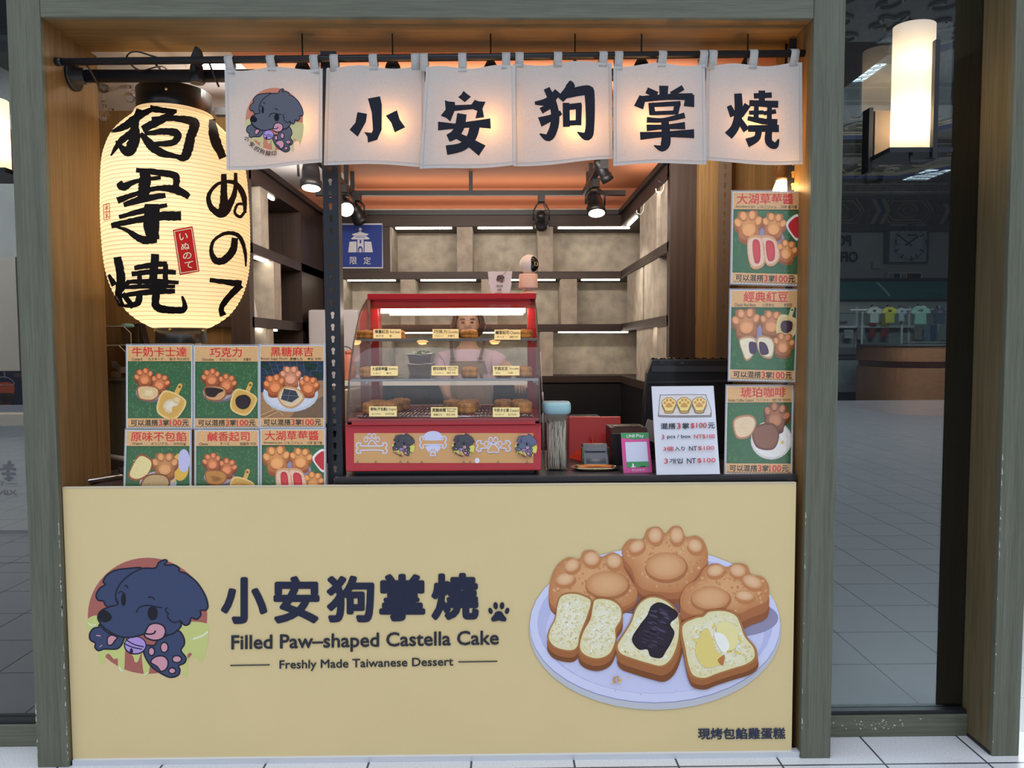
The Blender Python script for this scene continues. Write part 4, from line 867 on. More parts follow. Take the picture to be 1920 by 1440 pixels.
def cut(out, drop, dx=0):
    pr.poly(K([(x+dx, y+drop) for x, y in out]), CB2, True); pr.poly(K([(x+dx*.5, y+drop*.55) for x, y in out]), srgb(166, 102, 56), True); pr.poly(K(out), CB, True)
    cx, cy = sum(p_[0] for p_ in out)/len(out), sum(p_[1] for p_ in out)/len(out)
    pr.blob(K(crv([(cx+(x-cx)*.93, cy+(y-cy)*.95) for x, y in out])), CR2, CR, sm=False)
    mottle(out, 260, [srgb(240, 234, 204), srgb(228, 214, 150), srgb(248, 246, 234), srgb(236, 222, 172), srgb(222, 206, 150)], (3, 9), .88); return cx, cy
def crumbs(cx, cy, rx, ry, n, cols, r=(3, 11)):
    h0 = pr.h
    for k_ in range(n):
        pr.h = h0+(k_ % 40)*pr.step; a_, q_ = random.uniform(0, 2*PI), math.sqrt(random.random()); E(cx+rx*q_*math.cos(a_), cy+ry*q_*math.sin(a_), random.uniform(*r), random.uniform(*r), random.choice(cols), None, random.uniform(0, 3), 7)
    pr.h = h0+40*pr.step
cut([(290, 480), (370, 468), (440, 490), (470, 520), (440, 620), (400, 720), (385, 790), (340, 815), (250, 795), (208, 745), (215, 690), (250, 620), (262, 540)], 62)
cut([(490, 500), (580, 505), (640, 550), (645, 620), (610, 680), (610, 750), (575, 830), (500, 862), (420, 840), (388, 790), (410, 700), (455, 620), (470, 540)], 66)
cut([(760, 510), (820, 485), (900, 505), (960, 560), (990, 640), (980, 760), (940, 860), (880, 905), (800, 890), (700, 860), (625, 830), (605, 780), (640, 720), (690, 640), (720, 560)], 84, 10)
pr.blob(K([(815, 545), (870, 525), (960, 575), (965, 610), (925, 650), (950, 700), (930, 760), (900, 810), (870, 850), (810, 840), (790, 800), (740, 800), (700, 740), (745, 660), (790, 600)]), srgb(46, 36, 52), srgb(30, 22, 34))
for k in range(46):
    b_ = random.uniform(560, 800); a_ = random.uniform(790, 900)+(680-b_)*.28; E(a_, b_, random.uniform(12, 34), random.uniform(3, 6), random.choice([srgb(84, 74, 100), srgb(20, 16, 26), srgb(64, 52, 74)]), None, .35, 8)
cut([(980, 660), (1060, 610), (1110, 600), (1150, 570), (1240, 565), (1310, 590), (1340, 640), (1370, 720), (1425, 790), (1430, 850), (1380, 890), (1300, 915), (1190, 950), (1120, 975), (1050, 960), (1020, 900), (1000, 800)], 58, 6)
crumbs(1200, 765, 150, 125, 130, [srgb(238, 230, 180), srgb(240, 214, 110), srgb(232, 196, 70), srgb(248, 246, 230)])
for q_, c_ in (([(1110, 690), (1150, 690), (1190, 800), (1240, 850), (1180, 900), (1110, 890), (1070, 800)], srgb(234, 212, 124)), ([(1200, 650), (1270, 640), (1320, 700), (1300, 790), (1240, 800), (1200, 740)], srgb(240, 228, 160)), ([(1180, 700), (1240, 715), (1270, 780), (1235, 815), (1200, 770)], srgb(250, 248, 236)), ([(1200, 860), (1240, 830), (1230, 890)], srgb(190, 120, 60))): pr.poly(K(q_), c_, True)
for x, y, r in ((605, 975, 34), (675, 958, 13), (600, 1038, 9), (640, 1020, 7), (745, 1055, 9), (950, 1030, 6)): crumbs(x, y, r, r*.6, 10 if r > 20 else 3, [srgb(200, 150, 90), srgb(170, 110, 60), srgb(224, 190, 130)], (r*.15, r*.4))
pr.obj('printed_artwork', inkmat('board_ink', .45, lines=95, spec=.4), t)

# ------------------------------------------------------------------ rods
YR = .055
a, b = P(108, 116, YR), P(1519, 100, YR)
t = thing('curtain_rod', 'thin black rod carrying the six cloth panels', 'curtain rod', a)
g = G(); g.tube([a, b], .0125, 14); g.obj('rod', black, t)
g = G(); g.lathe([(.0145, 0), (.0145, .02)], a-Vector((.004, 0, 0)), 14, ax=(1, 0, 0)); g.obj('end_cap', blackp, t)
for u in (158, 390): p = P(u, 112, YR); g = G(); g.tube([(p.x, p.y, p.z), (p.x, p.y+.004, p.z-.004), (p.x, .145, p.z-.06)], .004, 6); g.obj('hanger', black, t)
YP = .155; a = P(134, 143, YP); b = P(600, 139, YP); a.x = L1+.002
t = thing('wall_pipe', 'thick black pipe on a round flange above the lantern', 'pipe', a)
g = G(); g.tube([a, Vector((1.07, YP, b.z+.0))], .0225, 18); g.obj('pipe', black, t); g = G(); g.lathe([(.052, 0), (.052, .008), (.046, .012), (.028, .014), (.028, .05)], a, 28, ax=(1, 0, 0)); g.obj('flange', black, t)
# clip spot on the pipe
p = P(369, 135, .115); t = thing('clip_lamp', 'small black clip lamp on the rod beside the first cloth panel', 'lamp', p)
g = G(); g.lathe([(.014, .03), (.022, .02), (.026, -.02), (.028, -.035), (.024, -.04)], p, 18); g.obj('lamp_head', black, t)
q_ = P(366, 105, .06); g = G(); g.prism([q_+Vector((-.02, 0, -.01)), q_+Vector((0, 0, .035)), q_+Vector((.012, 0, .03)), q_+Vector((.022, 0, -.012)), q_+Vector((0, 0, -.03))], (0, .03, 0)); g.obj('clip', blackp, t)
g = G(); g.tube([q_+Vector((0, .03, -.01)), p+Vector((0, 0, .03))], .007, 8); g.obj('neck', black, t)

# ------------------------------------------------------------------ hanging cloth panels
linen = thin('ivory_linen', (.62, .62, .60), .22, (.85, .66, .40), weave=420); hem = thin('ivory_linen_hem', (.60, .59, .57), .14, (.7, .6, .45), weave=420)
cink = inkmat('cloth_ink', .8)
PAN = [((421, 130), (605, 127), (604, 307), (425, 319), (430, 508, 589), 'first'), ((612, 125), (796, 126), (799, 312), (607, 308), (627, 700, 779), ''), ((799, 127), (965, 124), (967, 309), (787, 319), (795, 867, 949), ''),
       ((962, 122), (1147, 115), (1149, 300), (963, 311), (974, 1046, 1131), ''), ((1150, 122), (1322, 120), (1324, 306), (1150, 310), (1160, 1242, 1319), ''), ((1324, 123), (1504, 120), (1505, 309), (1322, 303), (1336, 1412, 1489), '')]
LB = ['leftmost cloth panel, printed with the dog emblem', 'ivory cloth panel bearing the simple three-stroke character, beside the dog panel', 'ivory cloth panel with the roofed character, hanging lowest at its left corner', 'ivory cloth panel with the dog character, rippled at its top edge', 'ivory cloth panel with the tall crowned character, second from the right', 'rightmost ivory cloth panel, beside the right timber post']
def noren(i):
    TL, TR, BR, BL, tabs, _ = PAN[i]; y0 = .033 if i % 2 else .012; ph = i*1.7
    def uv(s, v): return ((TL[0]*(1-s)+TR[0]*s)*(1-v)+(BL[0]*(1-s)+BR[0]*s)*v, (TL[1]*(1-s)+TR[1]*s)*(1-v)+(BL[1]*(1-s)+BR[1]*s)*v)
    def dep(s, v): return y0+.0045*math.sin(s*7+ph)*(1-.5*v)+.002*math.sin(s*13+v*3+ph)+(.003*math.sin(s*3.3+ph*2))*v
    def sag(s, v): return (3.2*math.sin(s*9+ph)*(1-v)**2+2.5*math.sin(s*5+ph*1.3)*v*v)
    def pt(s, v, h=0):
        u_, v_ = uv(s, v); return P(u_, v_+sag(s, v), dep(s, v))+Vector((0, -h, 0))
    t = thing('cloth_panel', LB[i], 'shop curtain', P(TL[0], TL[1], y0), 'ivory shop curtain panels')
    g = G(); N = 30
    g.grid(lambda s, v: pt(s, v), N, N, mf=lambda a_, b_: 1 if a_ in (0, N-1) or b_ == N-1 else 0); g.obj('cloth', [linen, hem], t)
    g = G()
    for s0, s1, v0, v1 in ((.03, .034, 0, 1), (.966, .97, 0, 1), (0, 1, .965, .969)): g.grid(lambda s, v: pt(s0+(s1-s0)*s, v0+(v1-v0)*v, .0008), 8 if s1-s0 > .1 else 1, 20 if v1-v0 > .1 else 1)
    g.obj('hem_stitching', mat('grey_thread', (.40, .40, .42), .9), t)
    for tu in tabs:
        s = (tu-TL[0])/(TR[0]-TL[0]); c = pt(s, .0); rod = P(tu, 116-(tu-108)*.01134, YR); w = .0145; R_ = .0145
        prof = [(c.y-.001, c.z-.012), (rod.y-R_, rod.z-.004)] + [(rod.y-R_*math.cos(a_), rod.z+R_*math.sin(a_)) for a_ in [PI*k/8 for k in range(9)]] + [(rod.y+R_*.7, rod.z-.02), (c.y+.002, c.z-.012)]
        g = G(); n = len(prof)-1
        g.grid(lambda a_, v: Vector((rod.x*(1-.0)+w*(2*a_-1)+(c.x-rod.x)*(abs(prof[round(v*n)][1]-rod.z)/max(.01, abs(c.z-rod.z))), prof[round(v*n)][0], prof[round(v*n)][1])), 1, n)
        g.obj('tab_loop', hem, t, solid=.0012)
    ytop = TL[1]
    def mp(u, v, h):
        lo = (u-TL[0])/(TR[0]-TL[0]); vv = (v-TL[1])/(BL[1]-TL[1])
        for _ in range(4):
            U_, V_ = uv(lo, vv); V_ += sag(lo, vv); lo += (u-U_)/(TR[0]-TL[0]); vv += (v-V_)/(BL[1]-TL[1])
        return pt(lo, vv, h+.0006)
    pr = Print(mp, step=.00006, base=.0003)
    if i == 0:
        S_ = 3.4286; Tz = lambda x, y: (460+(x-105)*(109/1040), 164+(y-110)*(122/1040))
        dog(pr, Tz, body=srgb(92, 94, 106), full=False, ow=14, goo=srgb(206, 196, 140), disc=srgb(205, 130, 104))
        for ch, x, y, ro in (('小', 150, 619, .9), ('安', 182, 656, .6), ('的', 215, 684, .45), ('狗', 248, 701, .3), ('腳', 285, 713, .15), ('印', 323, 714, -.05)):
            cx, cy = 420+x/S_, 80+y/S_; cr, sr = math.cos(ro), math.sin(ro)
            pr.tf = lambda a_, b_: (cx+a_*cr-b_*sr, cy+a_*sr+b_*cr); pr.text(ch, -4.8, -4.8, 4.8, 4.8, (.012, .013, .02), .02); pr.tf = None
    else:
        col = (.010, .012, .022)
        if i < 3: S_, ox, oy = 3.4286, 420, 80
        else: S_, ox, oy = 3.3103, 960, 60
        pr.tf = lambda x, y: (ox+x/S_, oy+y/S_)
        for q_ in {1: [[(925, 360), (1003, 345), (1015, 400), (1014, 560), (985, 625), (925, 643), (922, 605), (900, 575), (950, 580), (958, 560), (950, 450)], [(858, 447), (920, 458), (912, 510), (860, 605), (807, 560), (845, 515)], [(1040, 470), (1112, 435), (1130, 495), (1165, 545), (1098, 578), (1075, 515)]],
                   2: [[(1540, 310), (1560, 328), (1588, 348), (1548, 383), (1525, 365), (1505, 350), (1525, 335)], [(1420, 370), (1440, 378), (1484, 382), (1486, 402), (1590, 398), (1612, 368), (1640, 378), (1682, 380), (1662, 425), (1672, 480), (1616, 488), (1628, 440), (1600, 428), (1482, 440), (1455, 508), (1430, 485), (1393, 470), (1425, 430)], [(1376, 508), (1480, 520), (1640, 498), (1712, 487), (1715, 553), (1620, 545), (1500, 552), (1376, 565)]]}.get(i, []): pr.poly(q_, col)
        BR_ = {2: [([(1530, 458), (1515, 540), (1485, 590), (1440, 615)], [62, 62, 58, 50]), ([(1480, 590), (1560, 630), (1660, 695)], [40, 52, 80]), ([(1612, 540), (1590, 610), (1530, 670), (1430, 692)], [66, 62, 56, 62])],
               3: [([(215, 350), (250, 430), (268, 520), (258, 600), (225, 655), (172, 632)], [40, 46, 52, 54, 50, 8]), ([(285, 370), (225, 430), (142, 442)], [46, 50, 20]), ([(262, 445), (180, 490)], [34, 40]), ([(305, 500), (250, 530), (172, 560)], [30, 40, 62]), ([(345, 318), (362, 345), (300, 420)], [44, 56, 46]), ([(330, 388), (462, 362), (482, 400), (484, 580), (465, 648), (405, 622)], [52, 62, 62, 54, 56, 8]), ([(335, 440), (338, 590)], [42, 44]), ([(318, 470), (432, 458)], [38, 40]), ([(415, 450), (412, 580)], [38, 36]), ([(330, 568), (425, 562)], [34, 32])],
               4: [([(835, 362), (900, 392)], [40, 42]), ([(942, 334), (940, 412)], [58, 48]), ([(1062, 345), (988, 388)], [34, 34]), ([(812, 400), (785, 470)], [44, 62]), ([(800, 418), (960, 404), (1120, 402)], [40, 38, 44]), ([(1105, 388), (1098, 464)], [52, 66]), ([(862, 440), (872, 516)], [34, 40]), ([(850, 455), (1046, 444)], [28, 30]), ([(1030, 440), (1012, 512)], [36, 38]), ([(866, 506), (1024, 500)], [26, 26]), ([(1072, 518), (940, 548), (836, 546)], [36, 28, 36]), ([(835, 596), (950, 590), (1074, 582)], [42, 30, 46]), ([(795, 646), (950, 636), (1130, 632)], [50, 36, 56]), ([(948, 548), (956, 650), (950, 700), (925, 722), (880, 705)], [46, 56, 58, 40, 6])],
               5: [([(1402, 382), (1406, 500), (1385, 590), (1342, 645)], [48, 52, 52, 58]), ([(1346, 458), (1375, 522)], [30, 46]), ([(1462, 452), (1418, 522)], [44, 34]), ([(1405, 540), (1455, 612)], [36, 44]), ([(1550, 364), (1550, 458)], [42, 36]), ([(1500, 398), (1612, 392)], [34, 34]), ([(1472, 442), (1652, 450)], [38, 44]), ([(1516, 462), (1514, 562)], [30, 34]), ([(1470, 502), (1562, 500)], [26, 26]), ([(1462, 536), (1560, 556)], [28, 40]), ([(1598, 468), (1595, 562)], [30, 32]), ([(1560, 506), (1638, 494)], [26, 28]), ([(1555, 556), (1646, 562)], [36, 42]), ([(1464, 600), (1656, 600)], [42, 46]), ([(1530, 610), (1518, 660), (1458, 690)], [42, 42, 58]), ([(1594, 610), (1592, 680), (1632, 706), (1655, 665)], [42, 46, 42, 8])]}
        for q_, w in BR_.get(i, []):
            pr.brush(q_, w, col, rough=.001)
        pr.tf = None
    pr.obj('printed_character' if i else 'printed_emblem', cink, t, maxlen=9)
for i in range(6): noren(i)

# ------------------------------------------------------------------ bulbs hung behind the cloth
bulbm = mat('amber_bulb', (1, .7, .3), .3, emit=(1, .50, .14), es=26); cl = glass('clear_bulb_glass', (1, .97, .9), .8, .02)
def bulb(u, v, y, lab, e=2.4):
    p = P(u, v, y); t = thing('hanging_bulb', lab, 'light bulb', p, 'warm bulbs hanging behind the cloth panels')
    top = Vector((p.x, p.y, 2.617))
    g = G(); g.tube([top, p+Vector((0, 0, .20))], .003, 6); g.obj('cord', blackp, t)
    g = G(); g.lathe([(.004, .26), (.012, .25), (.026, .225), (.031, .205), (.028, .2), (.018, .198), (.018, .045), (.013, .042)], p, 22, capb=False); g.obj('shade_and_stem', blackp, t)
    g = G(); g.lathe([(.012, .045), (.014, .035), (.028, .0), (.026, -.018), (.014, -.032), (.0001, -.036)], p, 18, capb=False, capt=False); g.obj('glass_bulb', bulbm, t)
    L = bpy.data.lights.new('filament', 'POINT'); L.energy = e; L.shadow_soft_size = .02; L.color = (1, .50, .17)
    o = bpy.data.objects.new('filament', L); COL.objects.link(o); o.location = p+Vector((0, -.032, -.005)); child(o, t)
for u, v, lb, e in ((570, 246, 'amber bulb glowing behind the dog panel', .75), (738, 243, 'amber bulb glowing behind the three-stroke panel', .85), (921, 246, 'amber bulb glowing behind the roofed-character panel', .85), (1078, 250, 'amber bulb glowing behind the rippled panel', .85), (1202, 240, 'amber bulb glowing behind the crowned-character panel', .85), (1400, 240, 'amber bulb glowing behind the rightmost panel', .75)): bulb(u, v, .107, lb, e)
p = P(1465, 348, .19); t = thing('hanging_bulb', 'bulb in a brown socket hanging below the rightmost panel beside the slotted post', 'light bulb', p, 'warm bulbs hanging behind the cloth panels')
g = G(); g.tube([(p.x+.01, p.y, 2.617), p+Vector((.005, 0, .075))], .004, 6); g.obj('cord', blackp, t)
g = G(); g.lathe([(.008, .085), (.02, .07), (.021, .03), (.025, .028), (.025, .02)], p, 18); g.obj('socket', mat('brown_socket', (.10, .06, .03), .5), t)
g = G(); g.lathe([(.018, .02), (.03, -.01), (.036, -.045), (.03, -.075), (.0001, -.09)], p, 18, capb=False, capt=False); g.obj('glass_bulb', mat('warm_clear_bulb', (1, .9, .7), .2, emit=(1, .72, .36), es=3.0), t)
L = bpy.data.lights.new('filament', 'POINT'); L.energy = 3; L.shadow_soft_size = .03; L.color = (1, .62, .24); o = bpy.data.objects.new('filament', L); COL.objects.link(o); o.location = p+Vector((0, -.06, -.04)); child(o, t)

# ------------------------------------------------------------------ paper lantern
YL = .325; LC = P(327.5, 400, YL); LX = LC.x+.012
prof = [(0.0967, 1.573), (0.1353, 1.594), (0.1743, 1.624), (0.2104, 1.67), (0.2393, 1.732), (0.2575, 1.816), (0.2636, 1.94), (0.2626, 2.064), (0.255, 2.188), (0.2414, 2.249), (0.2196, 2.3), (0.1876, 2.341), (0.152, 2.376), (0.1385, 2.402)]
def lrad(z):
    if z <= prof[0][1]: return prof[0][0]
    for (r0, z0), (r1, z1) in zip(prof, prof[1:]):
        if z <= z1: f = (z-z0)/(z1-z0); return r0+(r1-r0)*f
    return prof[-1][0]
paper = thin('lantern_paper', (.68, .60, .46), .55, (.96, .88, .72)); ribm = thin('lantern_rib', (.40, .30, .18), .3, (.55, .40, .2))
t = thing('paper_lantern', 'large cream paper lantern with black brush writing, lit from inside', 'lantern', (LX, YL, prof[0][1]))
g = G(); NR = 56; z0, z1 = prof[0][1], prof[-1][1]; pp = []; 
sm_ = crv([(r, z) for r, z in prof], False, 4)
def lrad(z):
    for (r0, a_), (r1, b_) in zip(sm_, sm_[1:]):
        if a_ <= z <= b_: return r0+(r1-r0)*((z-a_)/max(1e-6, b_-a_))
    return sm_[0][0] if z < sm_[0][1] else sm_[-1][0]
ridx = []
for k in range(NR):
    za = z0+(z1-z0)*k/NR; dz = (z1-z0)/NR
    for f, d in ((0, -.0014), (.10, -.0014), (.3, .0008), (.55, .0016), (.8, .0008)): pp.append((lrad(za+dz*f)+d, za+dz*f)); ridx.append(1 if f == 0 else 0)
pp.append((lrad(z1), z1)); ridx.append(0)
g.lathe(pp, (LX, YL, 0), 72, mf=lambda i: ridx[i], capb=False, capt=False); g.obj('paper_shell', [paper, ribm], t)
lr = mat('lantern_ring', (.016, .015, .015), .3)
g = G(); zt = P(327, 175, YL).z; r = 63.5*(YL+DIST)/FPX; g.lathe([(r, z1-.006), (r, zt), (r-.006, zt), (r-.006, z1-.006)], (LX, YL, 0), 48, capb=False, capt=False); o = g.obj('top_ring', lr, t)
g = G(); zb_ = P(327, 643, YL).z; r2 = 44*(YL+DIST)/FPX; g.lathe([(r2, zb_), (r2, z0+.012), (r2-.006, z0+.012), (r2-.006, zb_)], (LX, YL, 0), 48, capb=False, capt=False); g.obj('bottom_ring', lr, t)
brass = mat('brass', (.8, .6, .25), .3, metal=1)
for a_, rr_, z_ in ((-1.35, r, zt-.03), (-1.57, r2, z0-.006), (-.2, r2, z0-.01), (-2.9, r2, z0-.01)):
    g = G(); g.sphere((LX+rr_*math.cos(a_), YL+rr_*math.sin(a_), z_), .006, 10); g.obj('screw', brass, t)
g = G(); g.tube([(LX-r*.9, YL, zt-.01), (LX, YL, zt-.005), (LX+r*.9, YL, zt-.01)], .004, 6); g.tube([(LX, YL, zt), (LX-.004, YL-.08, zt+.05), (LX-.002, YP, P(322, 128, YP).z+.03)], .004, 6)
g.tube([Vector(q_) for q_ in crv([(LX+.02, YL, zt), (LX+.012, YL-.1, zt+.06), (LX-.02, YR+.05, P(310, 122, YR).z), (LX-.05, YR+.02, P(295, 111, YR).z+.012), (LX-.01, YR-.002, P(330, 106, YR).z+.016), (LX+.05, YR+.014, P(345, 110, YR).z+.012), (LX+.10, YR+.02, P(360, 112, YR).z+.003)], False, 6)], .003, 6); g.obj('cord', blackp, t)
for zf, e in ((.12, 2.7), (.48, 2.5), (.80, 1.5)):
    L = bpy.data.lights.new('lantern_bulb', 'POINT'); L.energy = e; L.shadow_soft_size = .06; L.color = (1, .73, .42); o = bpy.data.objects.new('lantern_bulb', L); COL.objects.link(o); o.location = (LX, YL, z0+(z1-z0)*zf); child(o, t)
g = G(); g.lathe([(.0001, .05), (.02, .04), (.035, .0), (.03, -.02), (.02, -.05)], (LX, YL, z0+.09), 16, capb=False); g.obj('bulb', mat('lantern_bulb_glass', (1, .9, .7), .3, emit=(1, .75, .4), es=6), t)
def lmap(u, v, h):
    d = ray(u, v); tt = (YL-.3+DIST)/d.y; best = None
    for k in range(90):
        q_ = CAMP+d*(tt+k*.006/d.y*1.0); rr_ = math.hypot(q_.x-LX, q_.y-YL)
        if rr_ <= lrad(q_.z)+.0022+h: break
    else:
        q_ = CAMP+d*((YL+DIST)/d.y)
    lo, hi = -0.006/d.y, 0
    c0 = q_
    for _ in range(14):
        m_ = (lo+hi)/2; q_ = c0+d*m_
        if math.hypot(q_.x-LX, q_.y-YL) <= lrad(q_.z)+.0022+h: hi = m_
        else: lo = m_
    return c0+d*hi
pr = Print(lmap, step=.00008, base=.0005); ik = (.014, .011, .010)
A = lambda L_: [(80+x/3.4286, 60+y/3.4286) for x, y in L_]; Bz = lambda L_: [(80+x/3, 440+y/3) for x, y in L_]; I = lambda L_: L_
for f, s_, q_, w in ((A, 3.43, [(720, 488), (620, 540), (520, 610), (440, 640)], [24, 52, 46, 16]), (A, 3.43, [(620, 495), (592, 600), (590, 690), (545, 770), (470, 700)], [36, 52, 76, 62, 12]), (A, 3.43, [(585, 640), (500, 705), (438, 795)], [50, 40, 12]),
                     (A, 3.43, [(690, 492), (790, 505), (862, 510)], [44, 36, 22]), (A, 3.43, [(860, 505), (750, 570), (640, 625)], [22, 56, 46]), (A, 3.43, [(700, 560), (860, 556), (972, 585), (950, 680), (915, 800), (850, 800)], [28, 40, 64, 62, 60, 16]), (A, 3.43, [(630, 650), (690, 720), (760, 775), (890, 805)], [22, 60, 52, 24]), (A, 3.43, [(655, 655), (780, 640), (865, 655), (835, 712), (690, 720)], [24, 44, 50, 44, 26]),
                     (A, 3.43, [(600, 888), (720, 900), (850, 925), (855, 1000)], [30, 40, 48, 40]), (A, 3.43, [(490, 965), (520, 995), (600, 960), (760, 935)], [40, 54, 30, 26]), (A, 3.43, [(480, 1085), (600, 1040), (740, 1005), (860, 1015), (942, 1060)], [46, 30, 34, 56, 36]), (A, 3.43, [(660, 885), (655, 1000), (640, 1075)], [66, 78, 66]), (A, 3.43, [(520, 1112), (640, 1075), (790, 1050)], [30, 46, 34]), (A, 3.43, [(490, 1190), (640, 1150), (800, 1112)], [24, 36, 26]),
                     (A, 3.43, [(440, 1245), (600, 1210), (760, 1185), (890, 1182)], [36, 40, 58, 60]), (A, 3.43, [(700, 1105), (700, 1220), (708, 1335)], [94, 106, 78]), (A, 3.43, [(735, 1335), (640, 1335), (540, 1275), (450, 1245)], [40, 50, 26, 14]),
                     (Bz, 3, [(420, 125), (440, 250), (425, 340), (445, 400)], [44, 50, 40, 34]), (Bz, 3, [(370, 225), (405, 285)], [18, 38]), (Bz, 3, [(485, 262), (435, 320)], [28, 26]), (Bz, 3, [(450, 330), (510, 410)], [26, 34]), (Bz, 3, [(515, 188), (620, 170), (700, 162)], [26, 34, 26]), (Bz, 3, [(632, 108), (622, 255)], [48, 46]), (Bz, 3, [(500, 222), (630, 208), (750, 212)], [28, 30, 26]), (Bz, 3, [(475, 266), (620, 262), (765, 270)], [24, 30, 22]), (Bz, 3, [(465, 296), (620, 290), (745, 292)], [22, 28, 20]), (Bz, 3, [(690, 165), (692, 280)], [30, 30]), (Bz, 3, [(545, 215), (545, 300)], [26, 26]),
                     (Bz, 3, [(420, 348), (600, 322), (745, 318)], [22, 34, 26]), (Bz, 3, [(545, 325), (530, 388), (440, 402)], [38, 36, 12]), (Bz, 3, [(640, 325), (638, 400), (700, 422), (795, 418), (785, 345)], [42, 46, 42, 36, 12]),
                     (A, 3.43, [(1090, 560), (1105, 680), (1160, 810)], [40, 66, 50]), (A, 3.43, [(1195, 700), (1215, 770)], [30, 40]),
                     (A, 3.43, [(1165, 912), (1165, 1060), (1160, 1165)], [34, 48, 66]), (A, 3.43, [(1240, 905), (1232, 1040), (1160, 1165), (1085, 1130), (1068, 1050), (1130, 975), (1230, 968), (1290, 1050), (1302, 1165)], [22, 34, 54, 38, 28, 22, 28, 38, 18]), (A, 3.43, [(1302, 1108), (1255, 1108), (1235, 1160), (1270, 1188), (1302, 1150)], [18, 18, 18, 22, 16]),
                     (I, 1, [(441, 446), (436, 470), (420, 488), (404, 488), (396, 470), (402, 450), (425, 437), (448, 443), (459, 470), (461, 500)], [12, 14, 14, 13, 8, 6, 7, 8, 7, 3]), (I, 1, [(393, 525), (425, 529), (453, 533)], [8, 10, 15]), (I, 1, [(452, 534), (428, 558), (415, 578), (419, 592)], [13, 12, 10, 13])):
    pr.brush(f(q_), [x/s_ for x in w], ik, k=9, rough=.10)
red = srgb(206, 44, 36); ws = srgb(246, 226, 190)
pr.poly([(324, 431), (361, 424), (374, 509), (337, 516)], red)
for q_ in ([(327, 434), (359, 428)], [(359, 428), (371, 507)], [(371, 507), (339, 512)], [(339, 512), (327, 434)]): pr.brush(q_, 1.4, ws)
for ch, x, y in (('い', 344, 444), ('ぬ', 347.5, 462), ('の', 351, 480), ('て', 354, 497)): pr.text(ch, x-8, y-6, x+8, y+7, ws, .02, sl=-.12)
rs = srgb(196, 80, 60)
for q_ in ([(194, 384), (205, 381)], [(205, 381), (206, 410)], [(206, 410), (195, 413)], [(195, 413), (194, 384)], [(194, 398), (206, 396)], [(197, 388), (203, 392)], [(197, 393), (203, 386)], [(197, 402), (204, 408)], [(198, 408), (203, 401)], [(200, 383), (200, 411)]): pr.brush(q_, 1.3, rs)
pr.obj('brush_lettering', inkmat('lantern_ink', .9, spec=.08), t, maxlen=7)

# ------------------------------------------------------------------ hanging crystals
cg = bpy.data.materials.new('cut_crystal'); cg.use_nodes = True; b_ = cg.node_tree.nodes['Principled BSDF']; b_.inputs['Transmission Weight'].default_value = 1; b_.inputs['Roughness'].default_value = .02; b_.inputs['IOR'].default_value = 1.6
for u, v, lb in ((193, 164, 'cut crystal ball hanging highest beside the timber post'), (242, 182, 'cut crystal ball with a bluish glint, hanging left of the lantern top ring'), (196, 217, 'cut crystal ball hanging lowest beside the timber post')):
    p = P(u, v, .62); t = thing('crystal_pendant', lb, 'crystal', p, 'crystal drops hung on clear threads')
    g = G(); res = bmesh.ops.create_icosphere(g.bm, subdivisions=2, radius=.024)
    for w_ in res['verts']: w_.co = w_.co+p
    g.obj('ball', cg, t)
    g = G(); g.sphere(p+Vector((0, 0, .042)), .009, 8, sc=(1.2, .8, .8)); g.sphere(p+Vector((.026, 0, .026)), .011, 8, sc=(1.6, .6, .5)); g.sphere(p+Vector((-.005, 0, .060)), .006, 8, sc=(1.5, .7, .7)); g.obj('bead', cg, t)
    g = G(); g.tube([p+Vector((0, 0, .02)), (p.x, p.y, 2.62)], .0006, 4); g.obj('thread', hk, t)
# ================================================================== MENU POSTERS
pink_ = inkmat('poster_ink', .42, coat=.2, coatr=.15, noise=260, spec=.4); sleeve_m = glass('clear_sleeve', (.995, .995, .995), .12, .004, .12)
sheet_m = mat('poster_paper', (.66, .66, .68), .5); edge_m = mat('sleeve_edge', (.62, .64, .68), .25)
TAN = srgb(222, 172, 116); RED = srgb(214, 46, 46); INK = srgb(30, 26, 26)
def mpaw(pr, cx, cy, r, rot=0, c1=srgb(214, 126, 74), c2=srgb(146, 72, 38), side=.25, lobes=True):
    cs, sn = math.cos(rot), math.sin(rot); f = lambda x, y: (cx+r*(x*cs-y*sn), cy+r*(x*sn+y*cs))
    out = [(-.95, .0), (-1.0, -.35), (-.72, -.55), (-.66, -.85), (-.3, -.92), (0, -.82), (.3, -.92), (.66, -.85), (.72, -.55), (1.0, -.35), (.95, 0), (.72, .3), (.7, .75), (.3, .98), (-.3, .98), (-.7, .75), (-.72, .3)]
    o = [f(*p_) for p_ in out]; pr.poly([(x, y+r*side) for x, y in o], tuple(v*.75 for v in c2), True); pr.blob(crv(o), c1, c2, sm=False)
    hi = tuple(min(1, v*1.35+.03) for v in c1)
    for x, y, a_, b_, ro in ((-.72, -.2, .2, .28, -.5), (-.3, -.6, .22, .28, -.15), (.3, -.6, .22, .28, .15), (.72, -.2, .2, .28, .5)):
        X_, Y_ = f(x, y); pr.ell(X_, Y_+r*.05, r*a_*1.1, r*b_*1.1, c2, rot=ro+rot, n=14); pr.ell(X_, Y_, r*a_, r*b_, hi, c1, ro+rot, 14)
    X_, Y_ = f(0, .32); pr.ell(X_, Y_+r*.06, r*.52, r*.46, c2, rot=rot, n=20); pr.ell(X_, Y_, r*.48, r*.42, hi, c1, rot, 20)
